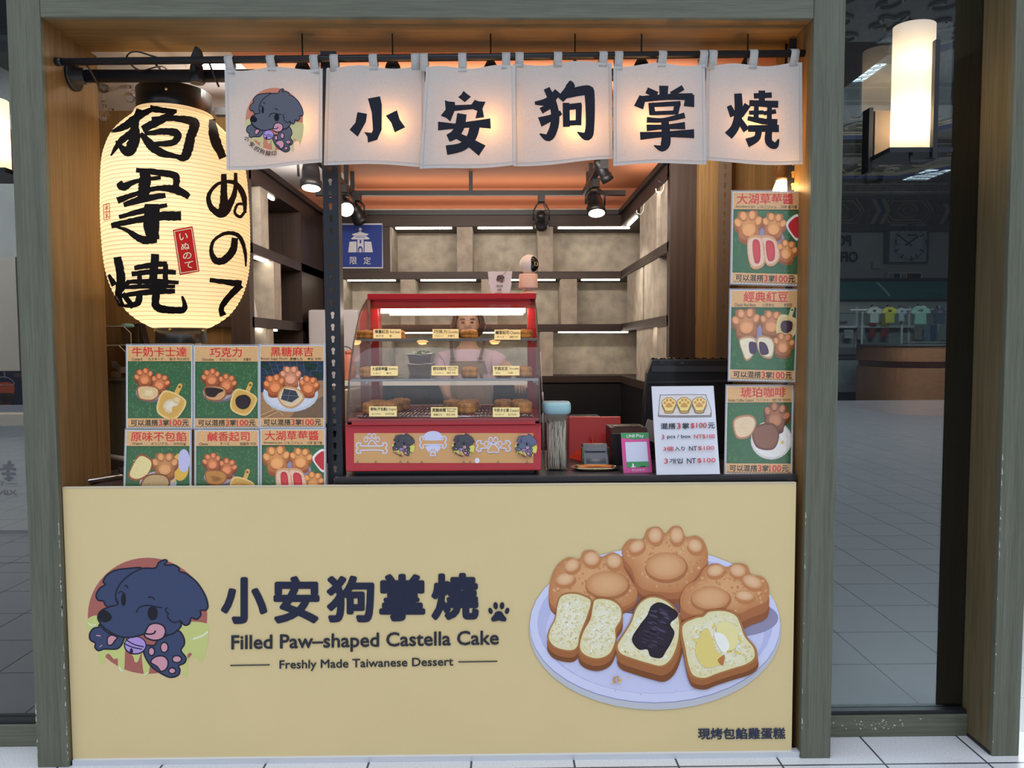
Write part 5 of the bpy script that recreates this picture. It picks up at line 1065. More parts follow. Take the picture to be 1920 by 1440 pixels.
def grass(pr, x0, y0, x1, y1, dark=(.045, .13, .05)):
    pr.rect(x0, y0, x1, y1, dark)
    pts, cols, tr = [], [], []
    for k in range(520):
        x, y = random.uniform(x0+2, x1-2), random.uniform(y0+3, y1-2); a_ = random.uniform(-1.1, 1.1); l = random.uniform(2.5, 6); w = .75
        x2, y2 = min(x1, max(x0, x+l*math.sin(a_))), max(y0, y-l*math.cos(a_)); b = random.uniform(.5, 2.3); c = (dark[0]*b*1.3+.01, dark[1]*b*1.25+.01, dark[2]*b)
        n = len(pts); pts += [(x-w, y), (x+w, y), (x2, y2)]; cols += [c]*3; tr.append((n, n+1, n+2))
    hs = []
    for k in range(520): hs += [pr.step*(k % 40)*.15]*3
    pr._add(pts, cols, tr, hs); pr.h += 6*pr.step
def bowl(pr, cx, cy, r, rot, fill, c=srgb(222, 172, 84)):
    cs, sn = math.cos(rot), math.sin(rot); f = lambda x, y: (cx+r*(x*cs-y*sn), cy+r*(x*sn+y*cs))
    pr.brush([f(.0, -.9), f(0, -1.55)], r*.34, c); pr.ell(*f(0, -1.45), r*.09, r*.09, (.06, .1, .05), n=10)
    sq = [(-.8, -.8), (.8, -.8), (.95, .2), (.55, .95), (-.55, .95), (-.95, .2)]
    pr.poly([f(*p_) for p_ in sq], srgb(236, 200, 130), True); pr.blob(crv([f(x*.88, y*.88) for x, y in sq]), srgb(214, 160, 70), c, sm=False)
    for q_ in fill: pr.blob([f(x, y) for x, y in q_[0]], q_[1], q_[2])
def halfcake(pr, pts, crust, crumb, fill=None, fc=None, n=30):
    pr.poly(pts, crust, True); cx, cy = sum(p_[0] for p_ in pts)/len(pts), sum(p_[1] for p_ in pts)/len(pts)
    pr.poly([(cx+(x-cx)*.88, cy+(y-cy)*.84) for x, y in pts], crumb, True)
    w = max(p_[0] for p_ in pts)-min(p_[0] for p_ in pts); h = max(p_[1] for p_ in pts)-min(p_[1] for p_ in pts)
    h0 = pr.h
    for k_ in range(n): pr.h = h0+(k_ % 8)*pr.step; pr.ell(cx+random.uniform(-.32, .32)*w, cy+random.uniform(-.3, .3)*h, random.uniform(.6, 1.8), random.uniform(.5, 1.3), tuple(min(1, v*random.uniform(.75, 1.15)) for v in crumb), n=6)
    pr.h = h0+8*pr.step
    if fill: pr.blob(fill, fc[0], fc[1])
CRM = srgb(226, 190, 134); CRU = srgb(166, 96, 52); CHO = srgb(40, 26, 26); WHI = srgb(232, 216, 184)
def picture(pr, kind):
    if kind == 'mochi':
        pr.rect(2, 30, 120, 138, srgb(38, 52, 70)); pr.poly([(2, 90), (40, 70), (120, 66), (120, 138), (2, 138)], srgb(170, 124, 84)); pr.poly([(70, 120), (120, 96), (120, 138), (56, 138)], srgb(120, 92, 66))
        for k in range(9): pr.brush([(4+k*13, 31), (18+k*11, 62)], .5, srgb(110, 124, 140))
        for k in range(5): pr.brush([(3, 36+k*8), (118, 40+k*9)], .4, srgb(90, 108, 124))
        for x, y, ro in ((12, 40, .5), (98, 42, -.4), (110, 56, .3), (90, 36, .9)): pr.ell(x, y, 11, 5, srgb(30, 62, 46), srgb(16, 36, 30), ro)
        pr.ell(58, 92, 52, 34, srgb(196, 198, 206)); pr.ell(58, 89, 50, 32, srgb(228, 228, 232), srgb(206, 208, 216))
        mpaw(pr, 58, 58, 20, 0, srgb(216, 146, 110), srgb(178, 100, 66)); mpaw(pr, 28, 74, 20, -.2, srgb(222, 130, 72), srgb(172, 84, 40)); mpaw(pr, 92, 76, 19, .2, srgb(222, 130, 72), srgb(172, 84, 40))
        halfcake(pr, [(46, 78), (72, 82), (84, 100), (64, 118), (44, 114), (34, 96)], srgb(208, 150, 90), srgb(226, 200, 160)); pr.poly([(46, 82), (68, 86), (74, 98), (60, 108), (40, 102)], srgb(58, 60, 72)); pr.brush([(44, 94), (72, 96)], .7, srgb(130, 134, 146)); pr.brush([(58, 84), (52, 106)], .7, srgb(130, 134, 146))
        for q_ in ([(4, 132), (30, 120)], [(10, 137), (34, 126)], [(22, 118), (36, 124), (44, 132)]): pr.brush(q_, 2, srgb(196, 160, 110))
        return
    grass(pr, 2, 30, 120, 138)
    if kind in ('custard', 'choc', 'cheese'):
        pr.ell(46, 90, 30, 17, srgb(120, 104, 112)); pr.ell(45, 88, 28, 15, srgb(176, 160, 166))
        mpaw(pr, 32, 60, 18, -.25); mpaw(pr, 62, 70, 18, .3)
        hp = [(20, 78), (38, 75), (58, 80), (60, 94), (48, 104), (26, 102), (20, 92)]
        if kind == 'custard': halfcake(pr, hp, CRU, CRM, [(32, 84), (44, 82), (52, 88), (46, 96), (34, 95)], (srgb(238, 214, 166), CRM))
        if kind == 'choc': halfcake(pr, hp, CRU, srgb(216, 160, 110), [(22, 80), (40, 79), (56, 84), (46, 90), (38, 97), (24, 94)], (CHO, srgb(58, 34, 30)))
        if kind == 'cheese': halfcake(pr, hp, CRU, srgb(196, 134, 62), [(30, 86), (46, 88), (52, 94), (36, 98)], (srgb(150, 92, 40), srgb(186, 122, 54)))
        if kind == 'custard': bowl(pr, 82, 112, 26, .45, [([(-.4, -.2), (0, -.5), (.4, -.6), (.5, -.2), (.2, .1), (.3, .5), (-.1, .6), (-.5, .3)], srgb(238, 222, 196), srgb(216, 180, 130)), ([(-.1, -.6), (.4, -.8), (.5, -.4), (.1, -.3)], srgb(236, 206, 150), srgb(214, 170, 100))])
        if kind == 'choc': bowl(pr, 92, 106, 24, .4, [([(-.5, -.3), (0, -.6), (.5, -.4), (.55, .2), (.2, .55), (-.3, .5), (-.6, .1)], srgb(52, 38, 40), srgb(24, 16, 18))])
        if kind == 'cheese': bowl(pr, 88, 112, 24, .35, [([(-.6, -.3), (0, -.5), (.6, -.2), (.5, .4), (-.2, .6), (-.6, .2)], srgb(226, 178, 104), srgb(204, 142, 58)), ([(-.4, .1), (.2, -.1), (.5, .2), (0, .3)], srgb(238, 200, 136), srgb(214, 160, 80))])
    elif kind == 'orig':
        pr.ell(102, 70, 16, 26, srgb(228, 178, 66)); pr.ell(109, 58, 11, 22, srgb(196, 190, 222)); pr.ell(62, 100, 34, 22, srgb(188, 186, 196)); mpaw(pr, 74, 66, 25, 0, srgb(206, 142, 84), srgb(156, 92, 46))
        halfcake(pr, [(26, 46), (44, 50), (52, 62), (44, 84), (24, 96), (8, 90), (10, 74)], srgb(150, 84, 44), srgb(234, 212, 146)); halfcake(pr, [(34, 92), (52, 82), (78, 86), (84, 104), (66, 118), (30, 116)], srgb(136, 76, 42), srgb(196, 160, 110)); pr.ell(90, 96, 3, 3, srgb(228, 190, 90))
    elif kind in ('straw', 'redbean'):
        oc, od = (srgb(228, 152, 84), srgb(176, 98, 48)) if kind == 'straw' else (srgb(212, 142, 90), srgb(164, 98, 56))
        pr.ell(60, 80, 36, 22, srgb(150, 140, 170)); mpaw(pr, 30, 56, 26, -.1, oc, od); mpaw(pr, 76, 56, 22, .1, oc, od)
        if kind == 'straw':
            pr.poly([(98, 52), (120, 38), (120, 80), (106, 70)], srgb(238, 232, 220), True); pr.poly([(102, 54), (120, 42), (120, 76), (108, 68)], srgb(196, 40, 48), True); mpaw(pr, 100, 98, 19, .2, oc, od)
            halfcake(pr, [(30, 78), (52, 74), (58, 90), (60, 122), (40, 130), (30, 110)], srgb(222, 160, 110), srgb(238, 196, 168), [(38, 84), (50, 84), (52, 116), (42, 118)], (srgb(222, 70, 70), srgb(190, 44, 50))); halfcake(pr, [(54, 74), (78, 78), (88, 108), (76, 124), (62, 120), (58, 92)], srgb(222, 160, 110), srgb(238, 196, 168), [(62, 84), (76, 86), (78, 112), (66, 114)], (srgb(222, 70, 70), srgb(190, 44, 50)))
        else:
            bowl(pr, 104, 62, 20, .3, [([(-.5, -.3), (.3, -.5), (.5, .2), (0, .6), (-.5, .3)], srgb(74, 48, 66), srgb(48, 30, 48))], srgb(226, 208, 160)); mpaw(pr, 99, 92, 20, .1, oc, od)
            halfcake(pr, [(18, 84), (42, 80), (50, 92), (44, 112), (32, 122), (24, 108)], srgb(196, 150, 100), srgb(238, 222, 190), [(36, 90), (50, 92), (48, 108), (38, 108)], (srgb(82, 54, 84), srgb(56, 36, 58))); halfcake(pr, [(52, 80), (72, 80), (82, 92), (78, 116), (60, 114), (50, 96)], srgb(196, 150, 100), srgb(238, 222, 190), [(54, 90), (66, 92), (72, 108), (58, 110)], (srgb(82, 54, 84), srgb(56, 36, 58)))
    elif kind == 'coffee':
        pr.ell(84, 96, 38, 34, srgb(214, 206, 196)); pr.ell(84, 95, 35, 31, srgb(236, 230, 222)); mpaw(pr, 92, 54, 25, .25, srgb(176, 112, 74), srgb(112, 62, 36)); halfcake(pr, [(50, 76), (84, 66), (98, 86), (88, 112), (56, 108)], srgb(112, 66, 44), srgb(140, 92, 66)); halfcake(pr, [(14, 60), (44, 52), (56, 66), (44, 90), (20, 92)], srgb(190, 130, 90), srgb(230, 200, 160)); pr.ell(104, 100, 3, 3, srgb(226, 190, 90))
def poster(q, y, kind, title, subs, label, tw, tx, orn=True, tilt=0):
    (u0, v0), (u1, v1), (u2, v2), (u3, v3) = q
    c = [P(a_, b_, y+dy) for (a_, b_), dy in zip(q, (tilt, tilt, 0, 0))]
    t = thing('menu_poster', label, 'poster', (c[3]+c[2])/2, 'laminated menu posters'); mp = quadmap(*c)
    g = G(); g.prism([mp(0, 0, 0), mp(1, 0, 0), mp(1, 1, 0), mp(0, 1, 0)], (0, .0016, 0)); g.obj('sheet', sheet_m, t)
    pr = Print(lambda u, v, h: mp(u/122, v/156, h), step=.00004)
    pr.rect(2, 2, 120, 154, TAN)
    picture(pr, kind)
    pr.rect(0, 0, 122, 2, (.6, .6, .62)); pr.rect(0, 154, 122, 156, (.6, .6, .62)); pr.rect(0, 0, 2, 156, (.6, .6, .62)); pr.rect(120, 0, 122, 156, (.6, .6, .62)); pr.rect(2, 2, 120, 30, TAN); pr.rect(2, 137, 120, 154, TAN)
    pr.text(title, tx, 3.5, tx+tw, 21.5, RED, .02)
    for s_, x0, x1 in subs: pr.text(s_, x0, 23.4, x1, 28.6, INK, .012)
    x = 8
    for s_, w, col in (('可以混搭', 52, INK), ('3', 7.5, RED), ('掌', 13, INK), ('100', 23, RED), ('元', 13, INK)): pr.text(s_, x, 139.6, x+w-1.2, 150.8, col, .014 if s_ == '掌' else .024); x += w
    if orn:
        for k in range(22): pr.brush([(4+k*5.3+2.3*math.cos(a_)+1.5, 154-2.4*math.sin(a_)) for a_ in [PI*i/6 for i in range(7)]], .5, INK)
    hs_ = pr.h+.0006; pr.obj('printed_menu', pink_, t)
    g = G(); e = .010
    g.prism([mp(-e, -e, hs_), mp(1+e, -e, hs_), mp(1+e, 1+e, hs_), mp(-e, 1+e, hs_)], (0, -.0003, 0)); g.obj('clear_sleeve', sleeve_m, t)
    g = G(); g.tube([mp(-e, -e, .001), mp(1+e, -e, .001), mp(1+e, 1+e, .001), mp(-e, 1+e, .001)], .0013, 4, closed=True, sm=False); g.obj('sleeve_rim', edge_m, t)
YPO = .034
def Rq(a, b, c, d): return [(a, b), (c, b), (c, d), (a, d)]
poster(Rq(238, 647, 361, 803), YPO, 'custard', '牛奶卡士達', [('Custard', 10, 29), ('カスタード', 40, 68), ('밀크 커스터드', 80, 117)], 'laminated poster of custard cakes, upper left of the six below the lantern', 102, 10)
poster(Rq(364, 648, 486, 803), YPO, 'choc', '巧克力', [('Chocolate', 15, 37), ('チョコレート', 48, 80), ('초콜릿', 93, 107)], 'laminated poster of chocolate-filled cakes on grass, upper middle of the six', 60, 30)
poster(Rq(487, 647, 609, 802), YPO, 'mochi', '黑糖麻吉', [('Brown Sugar Mochi', 3, 52), ('黑糖もち', 57, 81), ('흑당 모찌', 90, 115)], 'laminated poster of cakes on a white plate, upper right of the six', 80, 21)
poster([(236, 806), (358, 806), (358, 961), (232, 961)], YPO-.006, 'orig', '原味不包餡', [('Original', 13, 32), ('オリジナル', 48, 80), ('오리지널', 90, 113)], 'laminated poster of an unfilled sliced cake, lower left of the six', 104, 10)
poster(Rq(366, 806, 486, 961), YPO-.006, 'cheese', '鹹香起司', [('Cheese', 8, 25), ('チース', 48, 66), ('짭짤한 치즈', 86, 117)], 'laminated poster of cheese cakes with a yellow bowl, lower middle of the six', 80, 24)
poster(Rq(489, 804, 610, 960), YPO-.006, 'straw', '大湖草莓醬', [('Strawberry Jam', 6, 41), ('いちごジャム', 45, 80), ('다후 딸기쨈', 88, 116)], 'laminated poster of jam-filled cakes, lower right of the six, beside the slotted post', 102, 8)
YPR = .085
poster([(1373, 359), (1500, 359), (1496, 536), (1370, 532)], YPR, 'straw', '大湖草莓醬', [('Strawberry Jam', 6, 41), ('いちごジャム', 45, 80), ('다후 딸기쨈', 88, 116)], 'laminated poster of red jam-filled cakes, topmost of the three beside the right timber post', 102, 8)
poster([(1369, 543), (1496, 543), (1490, 716), (1366, 713)], YPR, 'redbean', '經典紅豆', [('Classic Red Bean', 8, 46), ('小豆あん', 58, 80), ('팥앙금', 97, 112)], 'laminated poster of dark red bean cakes, middle of the three beside the right timber post', 80, 24)
poster([(1362, 723), (1487, 722), (1484, 890), (1359, 889)], YPR-.02, 'coffee', '琥珀咖啡', [('Amber Coffee Custard', 3, 50), ('アンバーコーヒー', 54, 80), ('앰버 커피 커스터드', 84, 118)], 'laminated poster of coffee cake, lowest of the three beside the right timber post', 82, 26, tilt=.035)
# clear holder strips the left posters hang on
t = thing('poster_screen', 'clear acrylic screen behind the six left posters', 'screen', (P(424, 900, .045).x, .045, ZW))
a, b = P(240, 645, .042), P(611, 905, .042); box('acrylic_sheet', (a.x, .042, .99), (b.x, .045, a.z), glass('acrylic_sheet', (.97, .98, .98), .4, .01), t)

# ------------------------------------------------------------------ slotted angle posts
def slotted(name, x0, x1, y, z0, z1, m, label, pitch=.043, right=True):
    t = thing('slotted_post', label, 'post', ((x0+x1)/2, y, z0)); w = x1-x0; g = G(); z = z0; k = 0
    ho = []
    for a_ in [PI*i/8 for i in range(9)]: ho.append((.0072*math.cos(a_), .004+.0072*math.sin(a_)))
    ho += [(-.0045, -.002), (-.0045, -.011), (-.0025, -.0135), (.0025, -.0135), (.0045, -.011), (.0045, -.002)]
    while z < z1-1e-6:
        zc = min(z+pitch, z1); cx = (x0+x1)/2; rect = [(x0, z), (x1, z), (x1, zc), (x0, zc)]
        if zc-z < pitch*.9: V = [g.bm.verts.new((p_[0], y, p_[1])) for p_ in rect]; g._f(V)
        else:
            hole = [(cx+a_, (z+zc)/2+b_) for a_, b_ in ho]; allp = rect+hole
            tr = tessellate_polygon([[Vector((p_[0], p_[1], 0)) for p_ in rect], [Vector((p_[0], p_[1], 0)) for p_ in hole[::-1]]])
            pts = rect+hole[::-1]; V = [g.bm.verts.new((p_[0], y, p_[1])) for p_ in pts]
            for q_ in tr: g._f([V[i] for i in q_])
        z = zc
    g.obj('slotted_face', m, t, solid=.002)
    xs = x1 if right else x0; box('side_flange', (xs-.001, y, z0), (xs+.001, y+w, z1), m, t)
    return t
pm = mat('black_powder_coat', (.016, .019, .027), .45); pm2 = mat('brown_powder_coat', (.10, .07, .05), .5)
a, b = P(606, 400, .058), P(636, 400, .058)
slotted('p', P(608, 500, .072).x, P(636, 500, .072).x, .072, .99, P(615, 96, .072).z, pm, 'tall black slotted steel post left of the glass case')
slotted('p', P(1476, 340, .125).x, P(1495, 340, .125).x+.004, .125, ZW, 2.61, pm, 'black slotted steel post behind the three right posters')
slotted('p', P(1344, 560, .80).x, P(1369, 560, .80).x, .80, .02, 2.61, pm2, 'brown slotted post standing before the wooden wall panel', right=True)

# ------------------------------------------------------------------ glass cake case
GLP = [(.046, 1.225), (.092, 1.363), (.160, 1.479), (.255, 1.580), (.36, 1.652), (.47, 1.697)]
glp = crv(GLP, False, 5)
def yz(z):
    for (y0, a_), (y1, b_) in zip(glp, glp[1:]):
        if a_ <= z <= b_: return y0+(y1-y0)*(z-a_)/(b_-a_)
    return glp[0][0] if z < glp[0][1] else glp[-1][0]
CX0, CX1 = -.562, .134; redm = mat('red_enamel', srgb(190, 36, 46), .3, coat=.4, coatr=.1)
ct = thing('cake_display_case', 'red cake display case with a curved glass front on the counter', 'display case', (-.21, .33, ZW))
YBK = .585
box('foot_plinth', (CX0+.02, .085, ZW), (CX1-.02, YBK-.02, 1.046), blackp, ct)
box('base', (P(648, 883, .062).x, .062, 1.045), (P(1015, 883, .062).x, YBK, 1.2155), redm, ct, .004)
g = G(); g.box((CX0, .05, 1.2155), (CX1, .085, 1.238)); g.box((CX0, .05, 1.2155), (CX0+.02, YBK, 1.232)); g.box((CX1-.02, .05, 1.2155), (CX1, YBK, 1.232)); g.obj('base_rim', redm, ct, .003)
for x0, x1 in ((CX0+.006, CX0+.04), (CX1-.028, CX1+.006)):
    box('rear_post', (x0, .50, 1.22), (x1, YBK, 1.70), redm, ct, .002)
box('top_panel', (CX0+.006, .44, 1.692), (CX1+.006, YBK, 1.716), redm, ct, .002)
box('light_hood', (CX0+.03, .445, 1.655), (CX1-.02, .50, 1.692), redm, ct)
g = G(); a, b = P(712, 575, .43), P(985, 575, .43); g.tube([(a.x, .462, 1.646), (b.x, .462, 1.646)], .0095, 12); g.obj('light_tube', mat('lit_tube', (1, 1, 1), .4, emit=(1, .90, .74), es=26), ct)
cg_ = glass('case_glass', (.96, .975, .97), .75, .012, .004)
g = G(); n_ = len(glp)-1
g.grid(lambda u, v: Vector((CX0+(CX1-CX0)*u, glp[round(v*n_)][0], glp[round(v*n_)][1])), 4, n_); g.obj('curved_front_glass', cg_, ct)
for x in (CX0, CX1):
    g = G(); g.poly([(x, y_, z_) for y_, z_ in glp]+[(x, YBK, 1.697), (x, YBK, 1.225)]); g.obj('side_glass', cg_, ct)
    g = G(); g.tube([(x, y_, z_) for y_, z_ in glp], .0032, 6); g.obj('edge_trim', mat('dark_trim', (.10, .09, .075), .35, metal=.5), ct)
xm = (CX0+CX1)/2
for k, (x0, x1) in enumerate(((CX0+.035, xm+.015), (xm-.015, CX1-.03))): box('rear_sliding_door', (x0, YBK-.012+.006*k, 1.24), (x1, YBK-.008+.006*k, 1.69), cg_, ct)
box('rear_sill', (CX0+.03, YBK-.02, 1.2155), (CX1-.02, YBK, 1.245), redm, ct)
for zsf, lbl in ((1.526, 0), (1.378, 1)):
    yf = yz(zsf)+.004; box('glass_shelf', (CX0+.008, yf, zsf-.006), (CX1-.006, .575, zsf), glass('shelf_glass', (.93, .96, .94), .9, .03, .01), ct)
    g = G(); g.box((CX0+.006, yf-.003, zsf-.007), (CX1-.004, yf+.001, zsf+.002)); g.obj('shelf_edge', mat('shelf_edge_chrome', (.6, .58, .55), .25, metal=.8), ct)
    for x in (CX0+.05, CX1-.012): box('shelf_bracket', (x-.008, yf+.02, zsf-.016), (x+.006, yf+.05, zsf-.006), chrome, ct)
g = G()
for k in range(46): x = CX0+.03+k*(CX1-CX0-.06)/45; g.tube([(x, .09, 1.2445), (x, .56, 1.2445)], .0016, 4)
for y_ in (.09, .2, .32, .44, .56): g.tube([(CX0+.025, y_, 1.242), (CX1-.025, y_, 1.242)], .002, 4)
g.obj('wire_rack', chrome, ct); box('drip_tray', (CX0+.02, .085, 1.2156), (CX1-.02, YBK-.022, 1.22), mat('dark_red_tray', (.22, .02, .02), .4), ct)
# printed band
pr = Print(flat(.062), step=.00007); OR = srgb(218, 164, 104); WL = srgb(214, 214, 240); GR = srgb(70, 66, 66)
pr.rect(664, 812, 1000, 868, OR); S = 6.545
def bone(cx, cy, w, h, lw):
    o = [(-.5, -.15), (-.38, -.28), (.38, -.28), (.5, -.15)]
    pts = [(cx-w*.34, cy-h*.22), (cx+w*.34, cy-h*.22), (cx+w*.36, cy-h*.46), (cx+w*.46, cy-h*.5), (cx+w*.52, cy-h*.25), (cx+w*.47, cy), (cx+w*.52, cy+h*.25), (cx+w*.46, cy+h*.5), (cx+w*.36, cy+h*.46), (cx+w*.34, cy+h*.22), (cx-w*.34, cy+h*.22), (cx-w*.36, cy+h*.46), (cx-w*.46, cy+h*.5), (cx-w*.52, cy+h*.25), (cx-w*.47, cy), (cx-w*.52, cy-h*.25), (cx-w*.46, cy-h*.5), (cx-w*.36, cy-h*.46)]
    return pts
def paw_o(cx, cy, r, pad=True):
    for x, y, a_, b_ in ((-.75, .0, .27, .36), (-.28, -.42, .28, .38), (.28, -.42, .28, .38), (.75, 0, .27, .36)): pr.ell(cx+r*x, cy+r*y, r*a_, r*b_, WL, n=16); pr.ell(cx+r*x, cy+r*y, r*a_*.66, r*b_*.66, OR, n=16)
    if pad: q_ = [(cx+r*x, cy+r*y) for x, y in ((0, .05), (.3, .2), (.6, .65), (.5, .95), (0, .9), (-.5, .95), (-.6, .65), (-.3, .2))]; pr.poly(q_, OR, True); pr.brush(q_, 2, WL, True)
paw_o(697, 824, 15, False); q_ = [(690, 834), (697, 825), (706, 834)]; pr.brush(q_, 2.2, WL)
b1 = bone(697, 840, 56, 20, 2); pr.poly(b1, OR, True); pr.brush(b1, 2.4, WL, True)
pr.ell(812, 818, 17, 10, WL); pr.poly([(799, 836), (826, 836), (820, 848), (812, 850), (804, 848)], WL, True); b1 = bone(812, 829, 48, 22, 2); pr.poly(b1, OR, True); pr.brush(b1, 2.4, WL, True); paw_o(812, 847, 8)
b1 = bone(925, 836, 62, 20, 2); pr.poly(b1, OR, True); pr.brush(b1, 2.2, WL, True); paw_o(925, 832, 17)
for x0 in (736, 848): dog(pr, lambda x, y, x0=x0: (x0+(x-130)*(41/1000), 812+(y-130)*(42/1010)), body=srgb(72, 72, 78), full=False, ow=16, goo=srgb(222, 216, 96), disc=srgb(222, 150, 110))
dog(pr, lambda x, y: (966+(x-130)*(40/1000), 813+(y-130)*(42/1010)), body=srgb(96, 104, 128), full=False, ow=16, goo=srgb(222, 216, 96), disc=srgb(222, 150, 110))
for x0 in (737, 849, 967):
    for k, ch in enumerate('小安的狗腳印'): pr.text(ch, x0+k*3.2, 845+k*1.7, x0+k*3.2+3.2, 848.4+k*1.7, INK, .03)
for x in (672, 706, 752, 766, 792, 870, 882, 934, 988): pr.brush([(x-3, 868), (x-1, 864)], .8, GR); pr.brush([(x, 868), (x, 862)], .8, GR); pr.brush([(x+3, 868), (x+1.5, 864.5)], .8, GR)
pr.ell(895, 862, 4.5, 5, srgb(226, 226, 244))
pr.obj('printed_band', inkmat('case_band_ink', .3, coat=.6, coatr=.08), ct)

# price cards on the case glass
cardm = srgb(236, 212, 146); cink_ = inkmat('card_ink', .6)
def card(u0, v0, u1, v1, lines, label, c=cardm):
    def at(u, v, h):
        y = .2
        for _ in range(12): y = yz(P(u, v, y).z)-.0035-h
        return P(u, v, y)
    y_ = (at(u0, v0, 0).y+at(u0, v1, 0).y)/2; A_, B_, C_, D_ = at(u0, v0, 0), at(u1, v0, 0), at(u1, v1, 0), at(u0, v1, 0)
    mp_ = quadmap(A_, B_, C_, D_); t = thing('price_card', label, 'price card', D_, 'flavour cards on the glass case')
    g = G(); g.prism([mp_(0, 0, 0), mp_(1, 0, 0), mp_(1, 1, 0), mp_(0, 1, 0)], (0, .0012, 0)); g.obj('card', mat('card_stock', c, .6), t)
    pr = Print(lambda u, v, h: mp_((u-u0)/(u1-u0), (v-v0)/(v1-v0), h), step=.00006, base=.0003)
    for s_, a0, b0, a1, b1, bo in lines: pr.text(s_, u0+(u1-u0)*a0, v0+(v1-v0)*b0, u0+(u1-u0)*a1, v0+(v1-v0)*b1, INK, bo)
    pr.obj('lettering', cink_, t)
def L3(zh, en, jp, ko, e2=None, zx=.56): return [(zh, .05, .10, zx, .48, .02), (en, zx+.04, .16 if not e2 else .08, .97, .46 if not e2 else .28, .0)]+([(e2, zx+.06, .32, .9, .48, 0)] if e2 else [])+[(jp, .10, .64, .10+min(.32, .088*len(jp)), .84, 0), (ko, .58, .64, .58+min(.32, .085*len(ko)), .84, 0)]
for r_, ls, lb in (((700, 617, 752, 634.5), L3('懷舊紅豆', 'Red bean', 'あずき', '팥'), 'cream flavour card of the top shelf at the left of the glass case'), ((811, 617, 860, 634.5), L3('巧克力', 'Chocolate', 'チョコレート', '초콜릿'), 'cream flavour card of the top shelf in the middle of the glass case'), ((927, 618, 976, 637), L3('鹹香起司', 'Cheese', 'チース', '짭짤한 치즈'), 'cream flavour card of the top shelf at the right of the glass case'),
                   ((695, 686.5, 746, 704.5), L3('大湖草莓醬', 'Strawberry', 'いちご', '딸기', zx=.62), 'cream flavour card of the middle shelf at the left of the glass case'), ((809, 686, 859, 704), L3('琥珀咖啡', 'Amber Coffee', 'アンバー', '앰버 커피', 'Custard'), 'cream flavour card of the middle shelf in the middle of the glass case'), ((924, 686, 974, 704), L3('芋頭泥泥', 'Taro paste', 'タロ', '타로'), 'cream flavour card of the middle shelf at the right of the glass case'),
                   ((692, 762, 744, 781), L3('原味(不包餡)', 'Original', 'オリジナル', '오리지널', zx=.66), 'cream flavour card of the bottom rack at the left of the glass case'), ((808, 763.5, 858, 782.5), L3('黑糖麻糬', 'Brown Sugar', '黑糖もち', '흑당 모찌', 'Mochi'), 'cream flavour card of the bottom rack in the middle of the glass case'), ((924, 764, 974, 782), L3('牛奶卡士達', 'Custard', 'カスタード', '밀크 커스터드', zx=.6), 'cream flavour card of the bottom rack at the right of the glass case')): card(*r_, ls, lb)

# paw-shaped cakes inside the case
cakem = mat('baked_castella', srgb(226, 140, 60), .6, var=.5, vs=34, bump=.35, bs=180); cakep = mat('baked_crust_pads', srgb(206, 134, 66), .55, var=.3, vs=40)
def cake_proto():
    t = thing('paw_cake', 'x', 'cake', (0, 0, 0)); g = G(); R_ = .037; H = .046; n = 60; rings = []
    def rad(a_):
        v = .90+.07*abs(math.cos(a_*5.5))
        d_ = math.cos(a_-PI/2); return R_*(v+.06*max(0, d_))
    pr_ = [(.80, 0), (.95, .06), (1.0, .2), (1.0, .45), (.965, .5), (1.0, .55), (1.0, .78), (.94, .93), (.80, 1.0), (.55, .97), (.3, .98)]
    for f, h in pr_: rings.append([g.bm.verts.new((rad(2*PI*k/n)*f*math.cos(2*PI*k/n), rad(2*PI*k/n)*f*math.sin(2*PI*k/n), H*h)) for k in range(n)])
    for i in range(len(rings)-1):
        for k in range(n): g._f([rings[i][k], rings[i][(k+1) % n], rings[i+1][(k+1) % n], rings[i+1][k]], 0, True)
    g._f(rings[0][::-1]); g._f(rings[-1]); g.obj('cake_body', cakem, t)
    for x, y, r in ((-.022, .006, .0085), (-.009, .021, .009), (.009, .021, .009), (.022, .006, .0085), (0, -.008, .016)): g = G(); g.sphere((x, y, H*.97), r, 10, sc=(1, 1, .42)); g.obj('paw_pad', cakep, t)
    return t
proto = cake_proto(); used = False
Z1, Z2, Z3 = 1.526, 1.378, 1.2462
cakes = [(686, Z1, .315, 'paw cake alone at the left end of the top shelf'), (722, Z1, .315, 'paw cake behind the left card of the top shelf'), (745, Z1, .38, 'paw cake peeping out right of the left card of the top shelf'), (844, Z1, .315, 'paw cake behind the middle card of the top shelf'), (881, Z1, .315, 'golden paw cake right of the middle card on the top shelf'), (949, Z1, .315, 'paw cake behind the right card of the top shelf'), (983, Z1, .315, 'paw cake at the right end of the top shelf'),
         (690, Z2, .25, 'paw cake at the left end of the middle shelf'), (724, Z2, .25, 'paw cake behind the left card of the middle shelf'), (881, Z2, .235, 'dark paw cake right of the middle card on the middle shelf'), (944, Z2, .25, 'paw cake behind the right card of the middle shelf'), (982, Z2, .25, 'paw cake at the right end of the middle shelf'),
         (697, Z3, .155, 'paw cake at the left end of the bottom rack'), (728, Z3, .155, 'paw cake behind the left card of the bottom rack'), (737, Z3, .245, 'paw cake right of the left card in the second row of the bottom rack'), (752, Z3, .335, 'paw cake farthest back in the left group of the bottom rack'), (708, Z3, .25, 'paw cake in the second row at the left of the bottom rack'), (848, Z3, .25, 'paw cake behind the middle card of the bottom rack'), (875, Z3, .155, 'paw cake right of the middle card at the front of the bottom rack'), (881, Z3, .25, 'paw cake right of the middle card in the second row of the bottom rack'), (943, Z3, .25, 'paw cake behind the right card of the bottom rack'), (980, Z3, .155, 'paw cake at the front right end of the bottom rack'), (976, Z3, .25, 'paw cake in the second row at the right of the bottom rack')]
